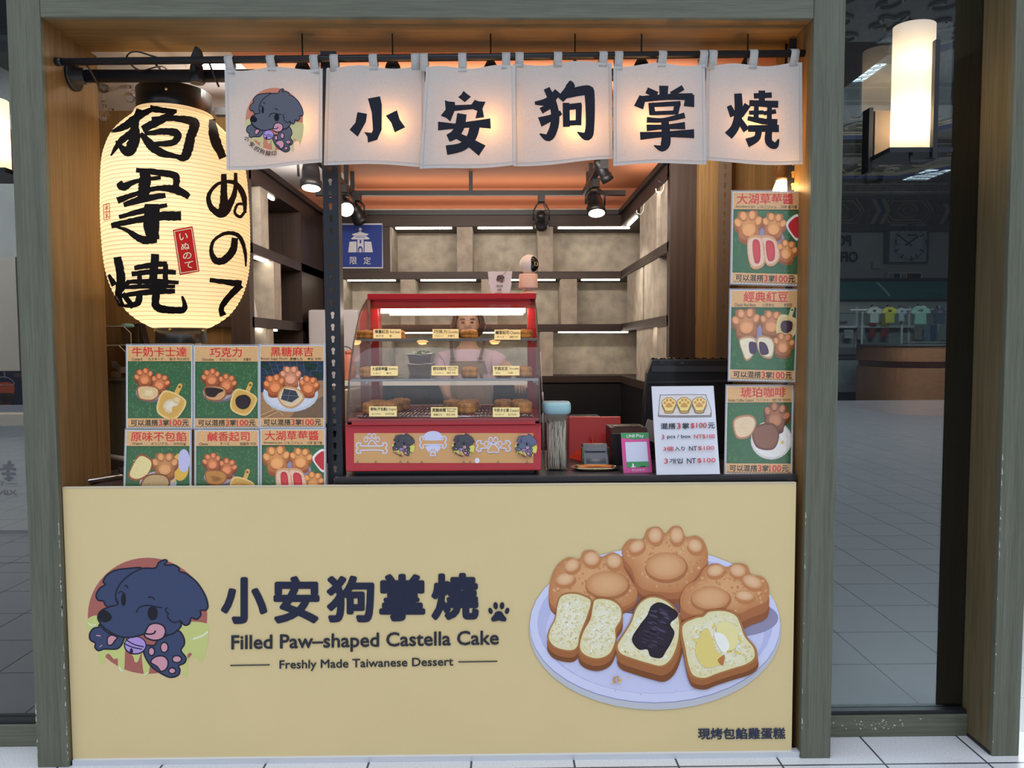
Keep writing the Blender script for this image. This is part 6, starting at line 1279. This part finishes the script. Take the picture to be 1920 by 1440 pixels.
for i, (u, z, y, lb) in enumerate(cakes):
    x = P(u, 700, y).x
    if i == 0: o = proto; o.location = (x, y, z); o['label'] = lb; o['group'] = 'paw cakes in the glass case'
    else: o = dup(proto, (0, 0, 0), lb); o.location = (x, y, z)
    o.rotation_euler = (0, 0, random.uniform(-.4, .4)); s_ = .92 if z == Z2 else .95 if z == Z1 else 1.0; o.scale = (s_, s_, s_*(.82 if z == Z1 else .95))

# camera and paper sign on top of the case
ZC = 1.716
p = P(992, 553, .50); t = thing('security_camera', 'white ball security camera on a pink stand on top of the glass case', 'camera', (p.x, .50, ZC)); cp = mat('peach_plastic', srgb(238, 200, 180), .4); kk = (.50+DIST)/FPX
g = G(); g.lathe([(.037, 0), (.036, .006), (.02, .014)], (p.x, .50, ZC), 28); g.obj('base', cp, t)
zc0, zc1, zball = P(992, 541, .5).z, P(992, 514, .5).z, P(992, 496, .5).z
g = G(); g.lathe([(.012, .012), (.012, zc0-ZC+.002)], (p.x-.001, .50, ZC), 16); g.obj('stem', white, t)
g = G(); g.lathe([(17.5*kk, zc0), (17.8*kk, zc0+.006), (17.5*kk, zc1-.006), (16.5*kk, zc1), (.0001, zc1)], (p.x-.003, .50, 0), 32); g.obj('body', cp, t)
rb = 18.3*kk; g = G(); g.sphere((p.x+.001, .50, zball), rb, 32); g.obj('ball_head', white, t)
d_ = Vector((.62, -.75, -.03)).normalized(); c_ = Vector((p.x+.001, .50, zball)); Mq = d_.to_track_quat('Z', 'Y').to_matrix()
g = G()
g.grid(lambda u, v: c_+Mq @ (Vector((math.sin(.72*v)*math.cos(2*PI*u)*.62, math.sin(.72*v)*math.sin(2*PI*u)*1.25, 0)).normalized()*math.sin(min(1.2, .72*v*(.72+.55*abs(math.sin(2*PI*u)))))*rb*1.012+Vector((0, 0, 1))*math.cos(min(1.2, .72*v*(.72+.55*abs(math.sin(2*PI*u)))))*rb*1.012) if v > 0 else c_+Mq @ Vector((0, 0, rb*1.012)), 32, 8); g.obj('face_plate', mat('gloss_black', (.008, .008, .008), .08), t)
g = G(); g.lathe([(.0095, -.002), (.0095, .003), (.007, .003), (.007, -.002)], c_+d_*rb*1.02, 20, ax=d_); g.obj('lens_ring', mat('gold_ring', (.6, .5, .25), .3, metal=1), t)
g = G(); g.lathe([(.007, -.002), (.004, .0015), (.0001, .002)], c_+d_*rb*1.02, 20, ax=d_); g.obj('lens', mat('gloss_black', (.008, .008, .008), .08), t)
ysn = .455; S = 10.283; Cq = lambda L_: [(880+x/S, 460+y/S) for x, y in L_]
outl = Cq([(355, 508), (440, 500), (560, 505), (700, 498), (828, 502), (815, 620), (808, 700), (815, 740), (795, 850), (770, 980), (690, 978), (668, 990), (620, 972), (440, 985), (405, 860), (400, 790), (372, 740), (378, 680), (365, 600)])
t = thing('paper_sign', 'small torn white paper sign with a dog on top of the glass case', 'paper sign', P(937, 556, ysn))
g = G(); g.prism([P(u, v, ysn) for u, v in outl], (0, .0015, 0)); g.obj('sheet', mat('crumpled_paper', srgb(232, 222, 226), .7, bump=.5, bs=60), t)
pr = Print(flat(ysn), step=.00008); dog(pr, lambda x, y: (880+(522+(x-130)*.155)/S, 460+(568+(y-130)*.155)/S), body=srgb(96, 90, 92), full=False, ow=16, goo=srgb(196, 150, 110), disc=srgb(220, 170, 150), pink=srgb(206, 140, 140))
for s_, r_ in (('混搭', (515, 765, 650, 812)), ('3掌', (535, 835, 622, 885)), ('100元', (500, 905, 640, 952))): pr.text(s_, 880+r_[0]/S, 460+r_[1]/S, 880+r_[2]/S, 460+r_[3]/S, INK, .0)
pr.obj('lettering', cink_, t); g = G(); g.tube([P(880+650/S, 460+565/S, ysn-.002), P(880+810/S, 460+400/S, ysn-.004)], .0012, 5); g.obj('toothpick', mat('pale_wood', (.55, .40, .27), .5), t)

# ------------------------------------------------------------------ things on the counter
t = thing('stick_jar', 'clear jar with a pale blue lid holding wooden sticks, right of the case', 'jar', P(1043, 876, .185)); xj = P(1043, 820, .185).x; yj = .185
hj = P(1043, 772, .185).z; ht = P(1043, 753, .185).z; rj = .0485
g = G(); g.lathe([(rj*.86, ZW+.001), (rj*.95, ZW+.004), (rj*.98, ZW+.03), (rj, hj-.01), (rj, hj+.01)], (xj, yj, 0), 40, sq=5, capt=False); g.obj('jar_body', glass('jar_glass', (.98, .99, .99), .6, .01, .01), t)
g = G(); g.lathe([(rj*.98, hj-.006), (rj*1.09, hj), (rj*1.12, hj+.012), (rj*1.10, ht-.006), (rj*1.0, ht), (.0001, ht)], (xj, yj, 0), 40, sq=4.5, capb=False); g.obj('lid', mat('pale_blue_lid', srgb(150, 190, 196), .35), t)
sm = mat('pale_birch', (.80, .72, .56), .6, var=.1, vs=30); hs = P(1043, 792, .185).z-ZW
first = None
for k in range(120):
    a_, q_ = random.uniform(0, 2*PI), math.sqrt(random.random())*.036; b_ = a_+random.uniform(-1.2, 1.2); q2 = math.sqrt(random.random())*.038
    p0 = Vector((xj+max(-.034, min(.034, q_*1.15*math.cos(a_))), yj+q_*math.sin(a_), ZW+.005)); p1 = Vector((xj+max(-.036, min(.036, q2*1.15*math.cos(b_))), yj+q2*math.sin(b_), ZW+hs*random.uniform(.88, 1.06)))
    if first is None:
        g = G(); g.lathe([(.0014, 0), (.0018, .004), (.0018, .99), (.0013, 1.0)], (0, 0, 0), 6); first = g.obj('wooden_stick', sm); o = first
    else: o = first.copy(); COL.objects.link(o)
    d_ = p1-p0; o.location = p0; o.rotation_mode = 'QUATERNION'; o.rotation_quaternion = d_.to_track_quat('Z', 'Y'); o.scale = (1, 1, d_.length)
    tag(o, 'thin pale wooden stick standing in the lidded jar', 'wooden stick', 'sticks in the lidded jar')
pr_x = P(1116, 873, .165)
t = thing('coin_tray', 'shiny gold tray lying on the counter', 'tray', (pr_x.x, .165, ZW)); gold = mat('polished_gold', (.95, .84, .52), .15, metal=1)
g = G(); g.lathe([(.0001, .003), (.070, .003), (.083, .012), (.090, .0135), (.0905, .012), (.083, .008), (.070, 0), (.0001, 0)], (0, 0, 0), 40, capb=False, capt=False, sq=3)
for v in g.bm.verts: v.co = Vector((pr_x.x+v.co.x*1.0, .165+v.co.y*.55, ZW+v.co.z))
g.obj('dish', gold, t)
t = thing('card_terminal', 'dark grey card terminal standing before the red folder', 'card reader', P(1117, 866, .26)); gy = mat('slate_plastic', (.075, .080, .095), .35)
a, b = P(1093, 834, .25), P(1140, 868, .25)
g = G(); g.prism([(a.x, .22, ZW), (a.x, .30, ZW), (a.x, .30, a.z), (a.x, .27, a.z), (a.x, .235, ZW+.03)], (b.x-a.x, 0, 0)); g.obj('terminal_body', gy, t, .003)
g = G(); g.tube([(a.x+.012, .243, ZW+.018), (b.x-.012, .243, ZW+.018)], .016, 16); g.obj('paper_cover', mat('grey_roller', (.14, .15, .17), .3), t)
box('screen_strip', (a.x+.010, .246, a.z-.025), (b.x-.010, .252, a.z-.014), mat('lcd_grey', (.22, .23, .26), .3), t)
for x in (a.x-.004, b.x-.001): box('side_bracket', (x, .24, ZW), (x+.005, .28, a.z-.012), mat('green_edge', (.12, .16, .05), .4) if x < a.x else black, t)
rd = mat('red_leather', srgb(170, 30, 20), .4)
t = thing('tablet_case', 'red folding tablet case standing open behind the card terminal', 'tablet', P(1100, 850, .42))
a, b = P(1062, 781, .50), P(1167, 850, .46); g = G(); g.prism([(a.x, .50, a.z), (b.x, .50, a.z-.002), (b.x, .455, ZW+.002), (a.x, .455, ZW+.002)], (0, .012, 0)); g.obj('back_cover', rd, t, .004)
c0 = P(1109, 815, .44); g = G(); g.prism([(P(1066, 838, .35).x, .35, ZW+.018), (c0.x, .46, ZW+.075), (P(1136, 838, .35).x, .35, ZW+.018), (c0.x-.03, .30, ZW)], (0, .003, -.002)); g.prism([(c0.x, .46, ZW+.10), (c0.x+.004, .46, ZW+.10), (c0.x+.003, .36, ZW+.03), (c0.x-.003, .36, ZW+.03)], (0, .0, -.03)); g.obj('folded_stand', rd, t)
t = thing('receipt_printer', 'black receipt printer behind the green and pink payment sign', 'printer', P(1178, 870, .30))
a, b = P(1146, 803, .27), P(1214, 872, .27); g = G(); g.prism([(a.x, .26, ZW), (a.x, .42, ZW), (a.x, .42, a.z), (a.x, .29, a.z), (a.x, .26, a.z-.02)], (b.x-a.x, 0, 0)); g.obj('printer_body', blackp, t, bevel=.003)
box('paper_slot', (a.x+.015, .30, a.z), (b.x-.02, .36, a.z+.004), mat('brown_gloss', (.06, .03, .03), .25), t)
# payment sign
def sheet_thing(name, label, cat, q, ys4, thick, m):
    c = [P(u, v, y) for (u, v), y in zip(q, ys4)]; t = thing(name, label, cat, (c[2]+c[3])/2); mp = quadmap(*c)
    g = G(); g.prism([mp(0, 0, 0), mp(1, 0, 0), mp(1, 1, 0), mp(0, 1, 0)], (0, thick, 0)); g.obj('board', m, t); return t, mp, c
zbase = lambda u, v: PZ(u, v, ZW).y
yb1 = zbase(1195, 887)
t, mp, c = sheet_thing('payment_sign', 'green and pink mobile payment sign leaning on the counter', 'sign', [(1164, 812), (1216, 811), (1223, 886), (1169, 887.5)], (yb1+.03, yb1+.03, yb1, yb1), .003, mat('pink_acrylic', srgb(208, 84, 146), .35))
pr = Print(lambda u, v, h: mp(u, v, h), step=.0001); GN = srgb(70, 148, 92)
pr.poly([(0, 0), (1, 0), (1, .14), (.5, .17), (0, .12)], GN); pr.text('LINE', .20, .04, .50, .115, (.75, .78, .75), .03); pr.text('Pay', .55, .035, .82, .14, (.75, .78, .75), .012)
pr.rect(.13, .23, .90, .86, srgb(206, 208, 226)); pr.rect(.13, .72, .90, .86, GN); pr.text('歡迎使用', .30, .90, .75, .955, srgb(230, 190, 220), .0)
pr.ell(.35, .81, .03, .05, (.8, .82, .8)); pr.rect(.28, .84, .44, .86, (.8, .82, .8)); pr.rect(.60, .83, .78, .855, srgb(40, 60, 50))
pr.obj('printed_front', inkmat('pay_ink', .35, coat=.4), t)
g = G(); g.prism([c[3]+Vector((-.01, -.006, 0)), c[2]+Vector((.012, -.006, 0)), c[2]+Vector((.012, .05, 0)), c[3]+Vector((-.01, .05, 0))], (0, 0, .002)); g.obj('clear_foot', glass('acrylic_sheet', (.97, .98, .98), .4, .01), t)
# white price sign
yb2 = zbase(1290, 891)
t, mp, c = sheet_thing('price_sign', 'white upright price sign showing three cakes on a tray', 'sign', [(1221.5, 724.5), (1338, 723.5), (1350, 889), (1231, 890.5)], (yb2+.085, yb2+.085, yb2, yb2), .002, mat('white_card', (.66, .67, .74), .4))
S5 = lambda x, y: None
pr = Print(lambda u, v, h: mp(u, v, h), step=.0001); DK = srgb(52, 54, 62); RD2 = srgb(196, 70, 78)
f = lambda x, y: ((x-247-(y-380)*.052)/(702+0*(y-380)), (y-380)/1002)
pr.rect(.004, .004, .996, .996, (.66, .67, .74))
pr.tf = f
tr_ = [(345, 500), (385, 482), (820, 482), (862, 505), (915, 660), (905, 705), (870, 722), (370, 718), (328, 690), (328, 650)]
pr.poly([(x, y+16) for x, y in tr_], srgb(170, 160, 150), True); pr.brush([(x, y+16) for x, y in tr_], 6, DK, True); pr.poly(tr_, srgb(214, 206, 204), True); pr.brush(tr_, 6, DK, True)
for cx in (442, 612, 782):
    o_ = [(cx-52, 640), (cx-76, 590), (cx-74, 550), (cx-48, 530), (cx-22, 510), (cx, 518), (cx+24, 510), (cx+48, 530), (cx+76, 550), (cx+78, 590), (cx+54, 640), (cx+45, 662), (cx, 668), (cx-45, 662)]
    b_ = [(x, y+26) for x, y in o_]; pr.poly(b_, srgb(196, 160, 88), True); pr.brush(b_, 5, DK, True); pr.poly(o_, srgb(238, 208, 130), True); pr.brush(o_, 5, DK, True)
    bn = srgb(200, 150, 84)
    for x, y in ((-46, 572), (-20, 542), (20, 542), (46, 572)): pr.ell(cx+x, y, 15, 17, bn, n=12)
    pr.poly([(cx, 570), (cx+30, 592), (cx+40, 615), (cx+20, 624), (cx-20, 624), (cx-40, 615), (cx-30, 592)], bn, True)
for parts, v0, v1 in (([('混搭', 345, 515, DK), ('3', 525, 570, RD2), ('掌', 585, 665, DK), ('$100', 680, 860, RD2), ('元', 872, 950, DK)], 805, 872), ([('3', 355, 385, RD2), ('pcs / box', 415, 680, DK), ('NT$100', 712, 948, RD2)], 938, 988), ([('3個', 372, 482, RD2), ('入り', 495, 610, DK), ('NT', 655, 745, DK), ('$100', 755, 935, RD2)], 1070, 1120), ([('3', 378, 420, RD2), ('개입', 435, 582, DK), ('NT', 628, 730, DK), ('$100', 742, 945, RD2)], 1205, 1262)):
    for s_, x0, x1, col in parts: pr.text(s_, x0, v0, x1, v1, col, .028)
pr.tf = None; pr.obj('printed_front', inkmat('sign_gloss_ink', .3, coat=.5, coatr=.08), t)
g = G(); g.prism([c[3]+Vector((.02, .002, 0)), c[2]+Vector((-.02, .002, 0)), (c[2].x-.02, c[2].y+.09, ZW+.001), (c[3].x+.02, c[3].y+.09, ZW+.001)], (0, 0, .002)); g.obj('clear_foot', glass('acrylic_sheet', (.97, .98, .98), .4, .01), t)
# cash register screen
YM = .42; t = thing('cash_register', 'large black cash register monitor wrapped in clear film behind the price sign', 'cash register', P(1290, 880, YM))
M_ = lambda L_, y: [P(u, v, y) for u, v in L_]
g = G(); fr = M_([(1224, 673), (1375, 673), (1375, 850), (1206, 850), (1208, 760), (1214, 700)], YM); g.prism(fr, (0, .05, 0)); g.obj('rear_shell', blackp, t, bevel=.006)
g = G(); g.prism(M_([(1222, 686), (1372, 686), (1372, 697), (1222, 697)], YM-.012), (0, .012, 0)); g.prism(M_([(1216, 715), (1372, 712), (1372, 716), (1216, 719)], YM-.008), (0, .008, 0)); g.obj('vent_ridge', mat('dark_grey_ridge', (.03, .031, .036), .3), t)
g = G(); a, b = P(1222, 674, YM), P(1372, 674, YM)
g.grid(lambda u, v: Vector((a.x+(b.x-a.x)*u, YM-.004+.05*v, a.z+.004+.003*math.sin(u*60+v*9)+.002*math.sin(u*133))), 60, 3); g.obj('film_wrap', glass('crinkled_film', (.95, .95, .95), 1.2, .14, .06), t)
for u in (1240, 1278): q_ = P(u, 680, YM-.014); box('film_patch', (q_.x-.009, YM-.015, q_.z-.005), (q_.x+.009, YM-.013, q_.z+.005), glass('crinkled_film', (.95, .95, .95), 1.2, .14, .06), t)
box('base', (P(1215, 880, YM-.03).x, YM-.03, ZW), (P(1372, 880, YM-.03).x, YM+.14, ZW+.02), blackp, t)
p = P(1216, 805, .34); g = G(); g.prism([P(1204, 822, .36), P(1216, 786, .36), P(1228, 790, .36), P(1228, 830, .36)], (0, .02, 0)); tag(g.obj('paper_slip', mat('taupe_paper', (.24, .20, .18), .7)), 'taupe slip sticking up between the payment sign and the price sign', 'slip')
g = G(); p = P(1016, 660, .60); g.tube([P(1013, 660, .6), P(1017, 752, .6)], .003, 6); g.tube([P(1017, 735, .6), P(1018, 752, .6)], .005, 6); g.tube([P(1018, 752, .6), (P(1018, 752, .6).x, .6, ZW)], .003, 6); tag(g.obj('thermometer_rod', mat('pinkish_white', (.7, .62, .6), .4)), 'thin white rod standing right of the glass case', 'rod')

# ------------------------------------------------------------------ left side: griddle edge, bins, low post
t = thing('steel_griddle', 'stainless steel tray box at the left end of the counter', 'tray', P(185, 905, .2))
a, b, c0, d0 = P(146, 902, .16), P(236, 878, .34), P(146, 922, .16), P(236, 920, .34); zt = P(146, 902, .16).z; zt2 = P(236, 880, .34).z
g = G(); g.prism([(a.x, .16, .985), (a.x+.03, .16, .985), (b.x+.15, .46, .985), (b.x+.15, .50, .985), (a.x, .50, .985)], (0, 0, zt-.985)); g.obj('tray_body', mat('warm_steel', (.50, .47, .44), .28, metal=1), t, bevel=.004)
g = G(); g.tube([(a.x, .158, zt), (a.x+.03, .158, zt), (b.x+.15, .458, zt)], .006, 8); g.obj('rolled_edge', steel, t)
g = G(); g.tube([P(222, 876, .26), P(226, 884, .25), P(232, 888, .24), P(240, 896, .23), P(241, 912, .22)], .006, 8); tag(g.obj('power_cord', blackp), 'black cord hanging over the steel tray at the left', 'cord')
g = G(); g.tube([P(200, 856, .62), P(240, 862, .60)], .013, 12); tag(g.obj('grey_pipe', mat('grey_pvc', (.42, .42, .42), .5)), 'grey pipe behind the steel tray', 'pipe')
a, b = P(203, 714, .66), P(238, 714, .66); ztp = a.z
struct(box('wall_low', (-1.75, .66, 0), (P(238, 720, .66).x, .72, ztp), olive)); struct(box('trim_14', (-1.76, .645, ztp), (P(238, 720, .66).x+.02, .735, ztp+.012), olive_x))
acr = glass('acrylic_bin', (.93, .95, .96), 1.4, .06, .03)
def abin(u0, v0, u1, v1, y, d, label):
    a, b = P(u0, v0, y), P(u1, v1, y); zb0 = b.z; t = thing('acrylic_bin', label, 'bin', (a.x, y, zb0), 'clear bins beside the timber post'); x0, x1, z1 = a.x, b.x, a.z
    g = G(); g.poly([(x0, y, zb0), (x1, y, zb0), (x1, y, z1-.03), (x1-.03, y, z1), (x0, y, z1)]); g.poly([(x0, y+d, zb0), (x1, y+d, zb0), (x1, y+d, z1), (x0, y+d, z1)]); g.poly([(x1, y, zb0), (x1, y+d, zb0), (x1, y+d, z1), (x1, y, z1-.03)]); g.poly([(x0, y, zb0), (x1, y, zb0), (x1, y+d, zb0), (x0, y+d, zb0)]); g.obj('bin_walls', acr, t, solid=.003)
    g = G(); g.tube([(x0, y, z1), (x1-.03, y, z1), (x1, y, z1-.03), (x1, y, zb0), (x0, y, zb0)], .0025, 5, sm=False); g.obj('bin_edge', mat('frosted_edge', (.55, .57, .58), .3), t)
    return t, x0, x1, zb0
zl = ztp+.012
t, x0, x1, z0 = abin(196, 648, 238, 713, .66, .07, 'lower clear acrylic bin at the left of the custard poster'); t, x0, x1, z0 = abin(196, 612, 246, 647, .66, .07, 'upper clear acrylic bin below the lantern')
t = thing('black_tray', 'black tilted tray behind the clear bins', 'tray', P(255, 640, .82)); g = G(); g.prism([P(225, 612, .86), P(262, 606, .86), P(272, 645, .80), P(232, 650, .80)], (0, .05, 0)); g.obj('tray_body', blackp, t, bevel=.003)
g = G(); g.prism([P(240, 640, .9), P(272, 640, .9), P(272, 900, .9), P(240, 900, .9)], (0, .03, 0)); g.obj('tray_stand', blackp, t)
tag(G().sphere(P(239, 611, .84), .022, 14, sc=(1.4, .8, .55)).obj('soap_dish', mat('teal_plastic', (.22, .48, .45), .4)), 'small teal dish on the black tray below the lantern', 'dish')
g = G(); q0 = P(248, 600, 1.0)
g.grid(lambda u, v: q0+Vector((-.06+.13*u, .02*math.sin(u*9+v*4), .045-.08*v+.012*math.sin(u*14)+.010*math.sin(v*11+u*5))), 24, 14); tag(g.obj('white_cloth', mat('white_tissue', (.62, .62, .60), .8), solid=.002), 'crumpled white cloth behind the black tray, below the lantern', 'cloth')
p = P(208, 706, .655); tag(G().lathe([(.018, 0), (.02, .003), (.02, .024), (.018, .027)], (p.x, .70, zl), 24).obj('tape_roll', mat('cream_tape', (.60, .53, .42), .5)), 'cream roll of tape on the low wooden wall', 'tape')
g = G(); q0 = P(222, 690, .70)
g.grid(lambda u, v: q0+Vector((-.03+.09*u, .006*math.sin(u*11), .03-.06*u*.6-.03*v+.006*math.sin(u*9+v*7))), 14, 8); tag(g.obj('receipt_paper', mat('white_tissue', (.62, .62, .60), .8), solid=.001), 'crumpled white paper inside the lower clear bin', 'paper')
# ================================================================== THE SELLER BEHIND THE CASE
YC = 2.02
skinm = mat('skin', (.46, .28, .20), .5); shirtm = mat('mauve_cotton', srgb(196, 170, 184), .85, var=.06, vs=30); hairm = mat('dark_brown_hair', (.009, .007, .007), .5); apr = mat('taupe_apron', srgb(120, 104, 92), .8); strapm = mat('brown_strap', srgb(92, 66, 54), .6)
J = lambda u, v, y=YC: P(u, v, y)
hd = J(878, 606); nk = J(877, 642); px_ = (YC+DIST)/FPX
t = thing('person', 'person in a mauve T-shirt and brown-strapped apron standing behind the glass case', 'person', (hd.x, YC, .01))
V, E_, Rd = [], [], []
def jv(p, r, par=None):
    V.append(Vector(p)); Rd.append(r if isinstance(r, tuple) else (r, r))
    if par is not None: E_.append((par, len(V)-1))
    return len(V)-1
X = hd.x; zsh = J(877, 655).z; zhip = zsh-.52
pel = jv((X, YC, zhip), (.15, .10)); wa = jv((X, YC, zhip+.16), (.125, .09), pel); ch = jv((X, YC, zsh-.16), (.15, .10), wa); uc = jv((X, YC, zsh-.045), (.115, .075), ch); nb = jv((X, YC, zsh+.01), (.055, .055), uc); nt_ = jv((X, YC-.012, zsh+.06), (.048, .05), nb)
jw = jv((X, YC-.028, zsh+.10), (.055, .062), nt_); fc = jv((X, YC-.026, zsh+.155), (.070, .082), jw); cr2 = jv((X, YC-.015, zsh+.215), (.064, .078), fc); tp = jv((X, YC-.01, zsh+.25), (.035, .045), cr2)
nose = jv((X, YC-.112, zsh+.148), (.010, .010), fc); 
for s in (-1, 1): jv((X+s*.078, YC-.012, zsh+.155), (.010, .014), fc)
hands = []
for s in (-1, 1):
    sh = jv((X+s*.145, YC, zsh-.055), (.058, .055), uc)
    el = jv((J(829, 702).x if s < 0 else J(950, 682).x, YC-.03 if s < 0 else YC-.05, J(829, 706).z if s < 0 else J(950, 690).z), (.043, .043), sh)
    if s < 0: wr = jv((X-.11, YC-.24, zsh-.30), (.027, .025), el); pm_ = jv((X-.075, YC-.30, zsh-.315), (.030, .018), wr); d = Vector((.5, -.8, -.15)).normalized(); sd = Vector((.8, .5, 0))
    else: wr = jv((J(968, 706).x, YC-.24, J(968, 712).z), (.027, .025), el); pm_ = jv((J(968, 706).x+.01, YC-.30, J(968, 716).z), (.030, .018), wr); d = Vector((.1, -.9, -.3)).normalized(); sd = Vector((1, .1, 0))
    c = V[pm_]
    for k, (o_, L) in enumerate(((-.024, .062), (-.008, .070), (.008, .067), (.023, .054))):
        a_ = jv(c+d*.030+sd*o_, .0095, pm_); b_ = jv(c+d*(.030+L*.5)+sd*o_*1.1+Vector((0, 0, -.006)), .009, a_); jv(c+d*(.030+L*.85)+sd*o_*1.1+Vector((0, 0, -.026)), .0075, b_)
    a_ = jv(c+sd*(-.032*-s)+d*.0, .0105, pm_); jv(c+sd*(.045*s)+d*.032+Vector((0, 0, -.012)), .009, a_)
for s in (-1, 1):
    th = jv((X+s*.085, YC, zhip-.10), (.085, .085), pel); kn = jv((X+s*.09, YC-.01, zhip*.52), (.058, .06), th); an = jv((X+s*.09, YC+.01, .10), (.040, .042), kn); jv((X+s*.095, YC-.12, .045), (.042, .032), an)
def skin(name, V, E_, Rd, m, par, lv=2):
    me = bpy.data.meshes.new(name); me.from_pydata(V, E_, []); o = bpy.data.objects.new(name, me); COL.objects.link(o)
    q = o.modifiers.new('skin', 'SKIN'); q.use_smooth_shade = True; ly = me.skin_vertices[0] if me.skin_vertices else None
    if ly is None:
        bm = bmesh.new(); bm.from_mesh(me); bm.verts.layers.skin.verify(); bm.to_mesh(me); bm.free(); ly = me.skin_vertices[0]
    for i, r in enumerate(Rd): ly.data[i].radius = r
    ly.data[0].use_root = True
    sb = o.modifiers.new('smooth', 'SUBSURF'); sb.levels = lv; sb.render_levels = lv
    me.materials.append(m); child(o, par); return o
skin('body', V, E_, Rd, skinm, t)
V2, E2, R2_ = [], [], []
def jv2(p, r, par=None):
    V2.append(Vector(p)); R2_.append(r)
    if par is not None: E2.append((par, len(V2)-1))
    return len(V2)-1
a0 = jv2((X, YC, zhip-.02), (.178, .128)); a1 = jv2((X, YC, zhip+.16), (.160, .118), a0); a2 = jv2((X, YC, zsh-.16), (.180, .125), a1); a3 = jv2((X, YC, zsh-.05), (.135, .088), a2); jv2((X, YC, zsh+.0), (.080, .068), a3)
for s in (-1, 1):
    b0 = jv2((X+s*.150, YC, zsh-.065), (.070, .070), a3); el = V[[i for i in range(len(V))][0]]
    e_ = Vector((J(829, 702).x if s < 0 else J(950, 682).x, YC-.03 if s < 0 else YC-.05, J(829, 706).z if s < 0 else J(950, 690).z)); p_ = V2[b0]
    jv2(p_+(e_-p_)*.45, (.072, .072), b0); jv2(p_+(e_-p_)*.86, (.070, .070), len(V2)-1)
skin('t_shirt', V2, E2, R2_, shirtm, t)
zt_ = J(877, 676).z; g = G()
g.grid(lambda u, v: Vector((X+(.105+.05*min(1, v*3))*(2*u-1), YC-.140-.012*math.sin(PI*u), zt_-.62*v)), 12, 12); g.obj('apron_bib', apr, t, solid=.004)
for s in (-1, 1):
    g = G(); path = [J(846 if s < 0 else 908, 644, YC-.02)+Vector((0, .06, .03)), J(846 if s < 0 else 908, 645, YC-.08)+Vector((0, 0, .014)), J(847 if s < 0 else 904, 658, YC-.128), J(849 if s < 0 else 900, 676, YC-.148)]
    n = 14; cv = crv([tuple(p_) for p_ in path], False, 4); w = .010
    V_ = [[g.bm.verts.new(Vector(p_)+Vector((w*k, 0, 0))) for k in (-1, 1)] for p_ in cv]
    for i in range(len(V_)-1): g._f([V_[i][0], V_[i][1], V_[i+1][1], V_[i+1][0]])
    st = g.obj('strap', strapm, t, solid=.004)
    g = G(); q_ = Vector(path[-1])+Vector((0, -.006, .004)); g.tube([q_+Vector((-.014, 0, -.01)), q_+Vector((.014, 0, -.01)), q_+Vector((.014, 0, .012)), q_+Vector((-.014, 0, .012))], .003, 5, closed=True, sm=False); g.obj('buckle', chrome, st)
hc = Vector((X, YC-.012, zsh+.17)); g = G(); g.sphere((0, 0, 0), 1, 28)
for v in list(g.bm.verts):
    if v.co.y < -.55 and v.co.z < .45 and abs(v.co.x) < .62: g.bm.verts.remove(v)
for v in g.bm.verts: v.co = hc+Vector((v.co.x*(.098+.012*(v.co.z < 0)), v.co.y*.105+.008, v.co.z*(.098 if v.co.z > 0 else .105)))
g.obj('hair', hairm, t, solid=.012)
eye = mat('dark_eye', (.02, .015, .012), .2)
for s in (-1, 1): g = G(); g.sphere((X+s*.029, YC-.098, zsh+.168), .009, 10, sc=(1.3, .5, .7)); g.obj('eye', eye, t); g = G(); g.tube([(X+s*.016, YC-.103, zsh+.187), (X+s*.030, YC-.103, zsh+.191), (X+s*.045, YC-.092, zsh+.186)], .0028, 5); g.obj('eyebrow', hairm, t)
g = G(); g.sphere((X, YC-.086, zsh+.112), .016, 10, sc=(1.2, .4, .32)); g.obj('lips', mat('lips', (.36, .13, .12), .5), t)
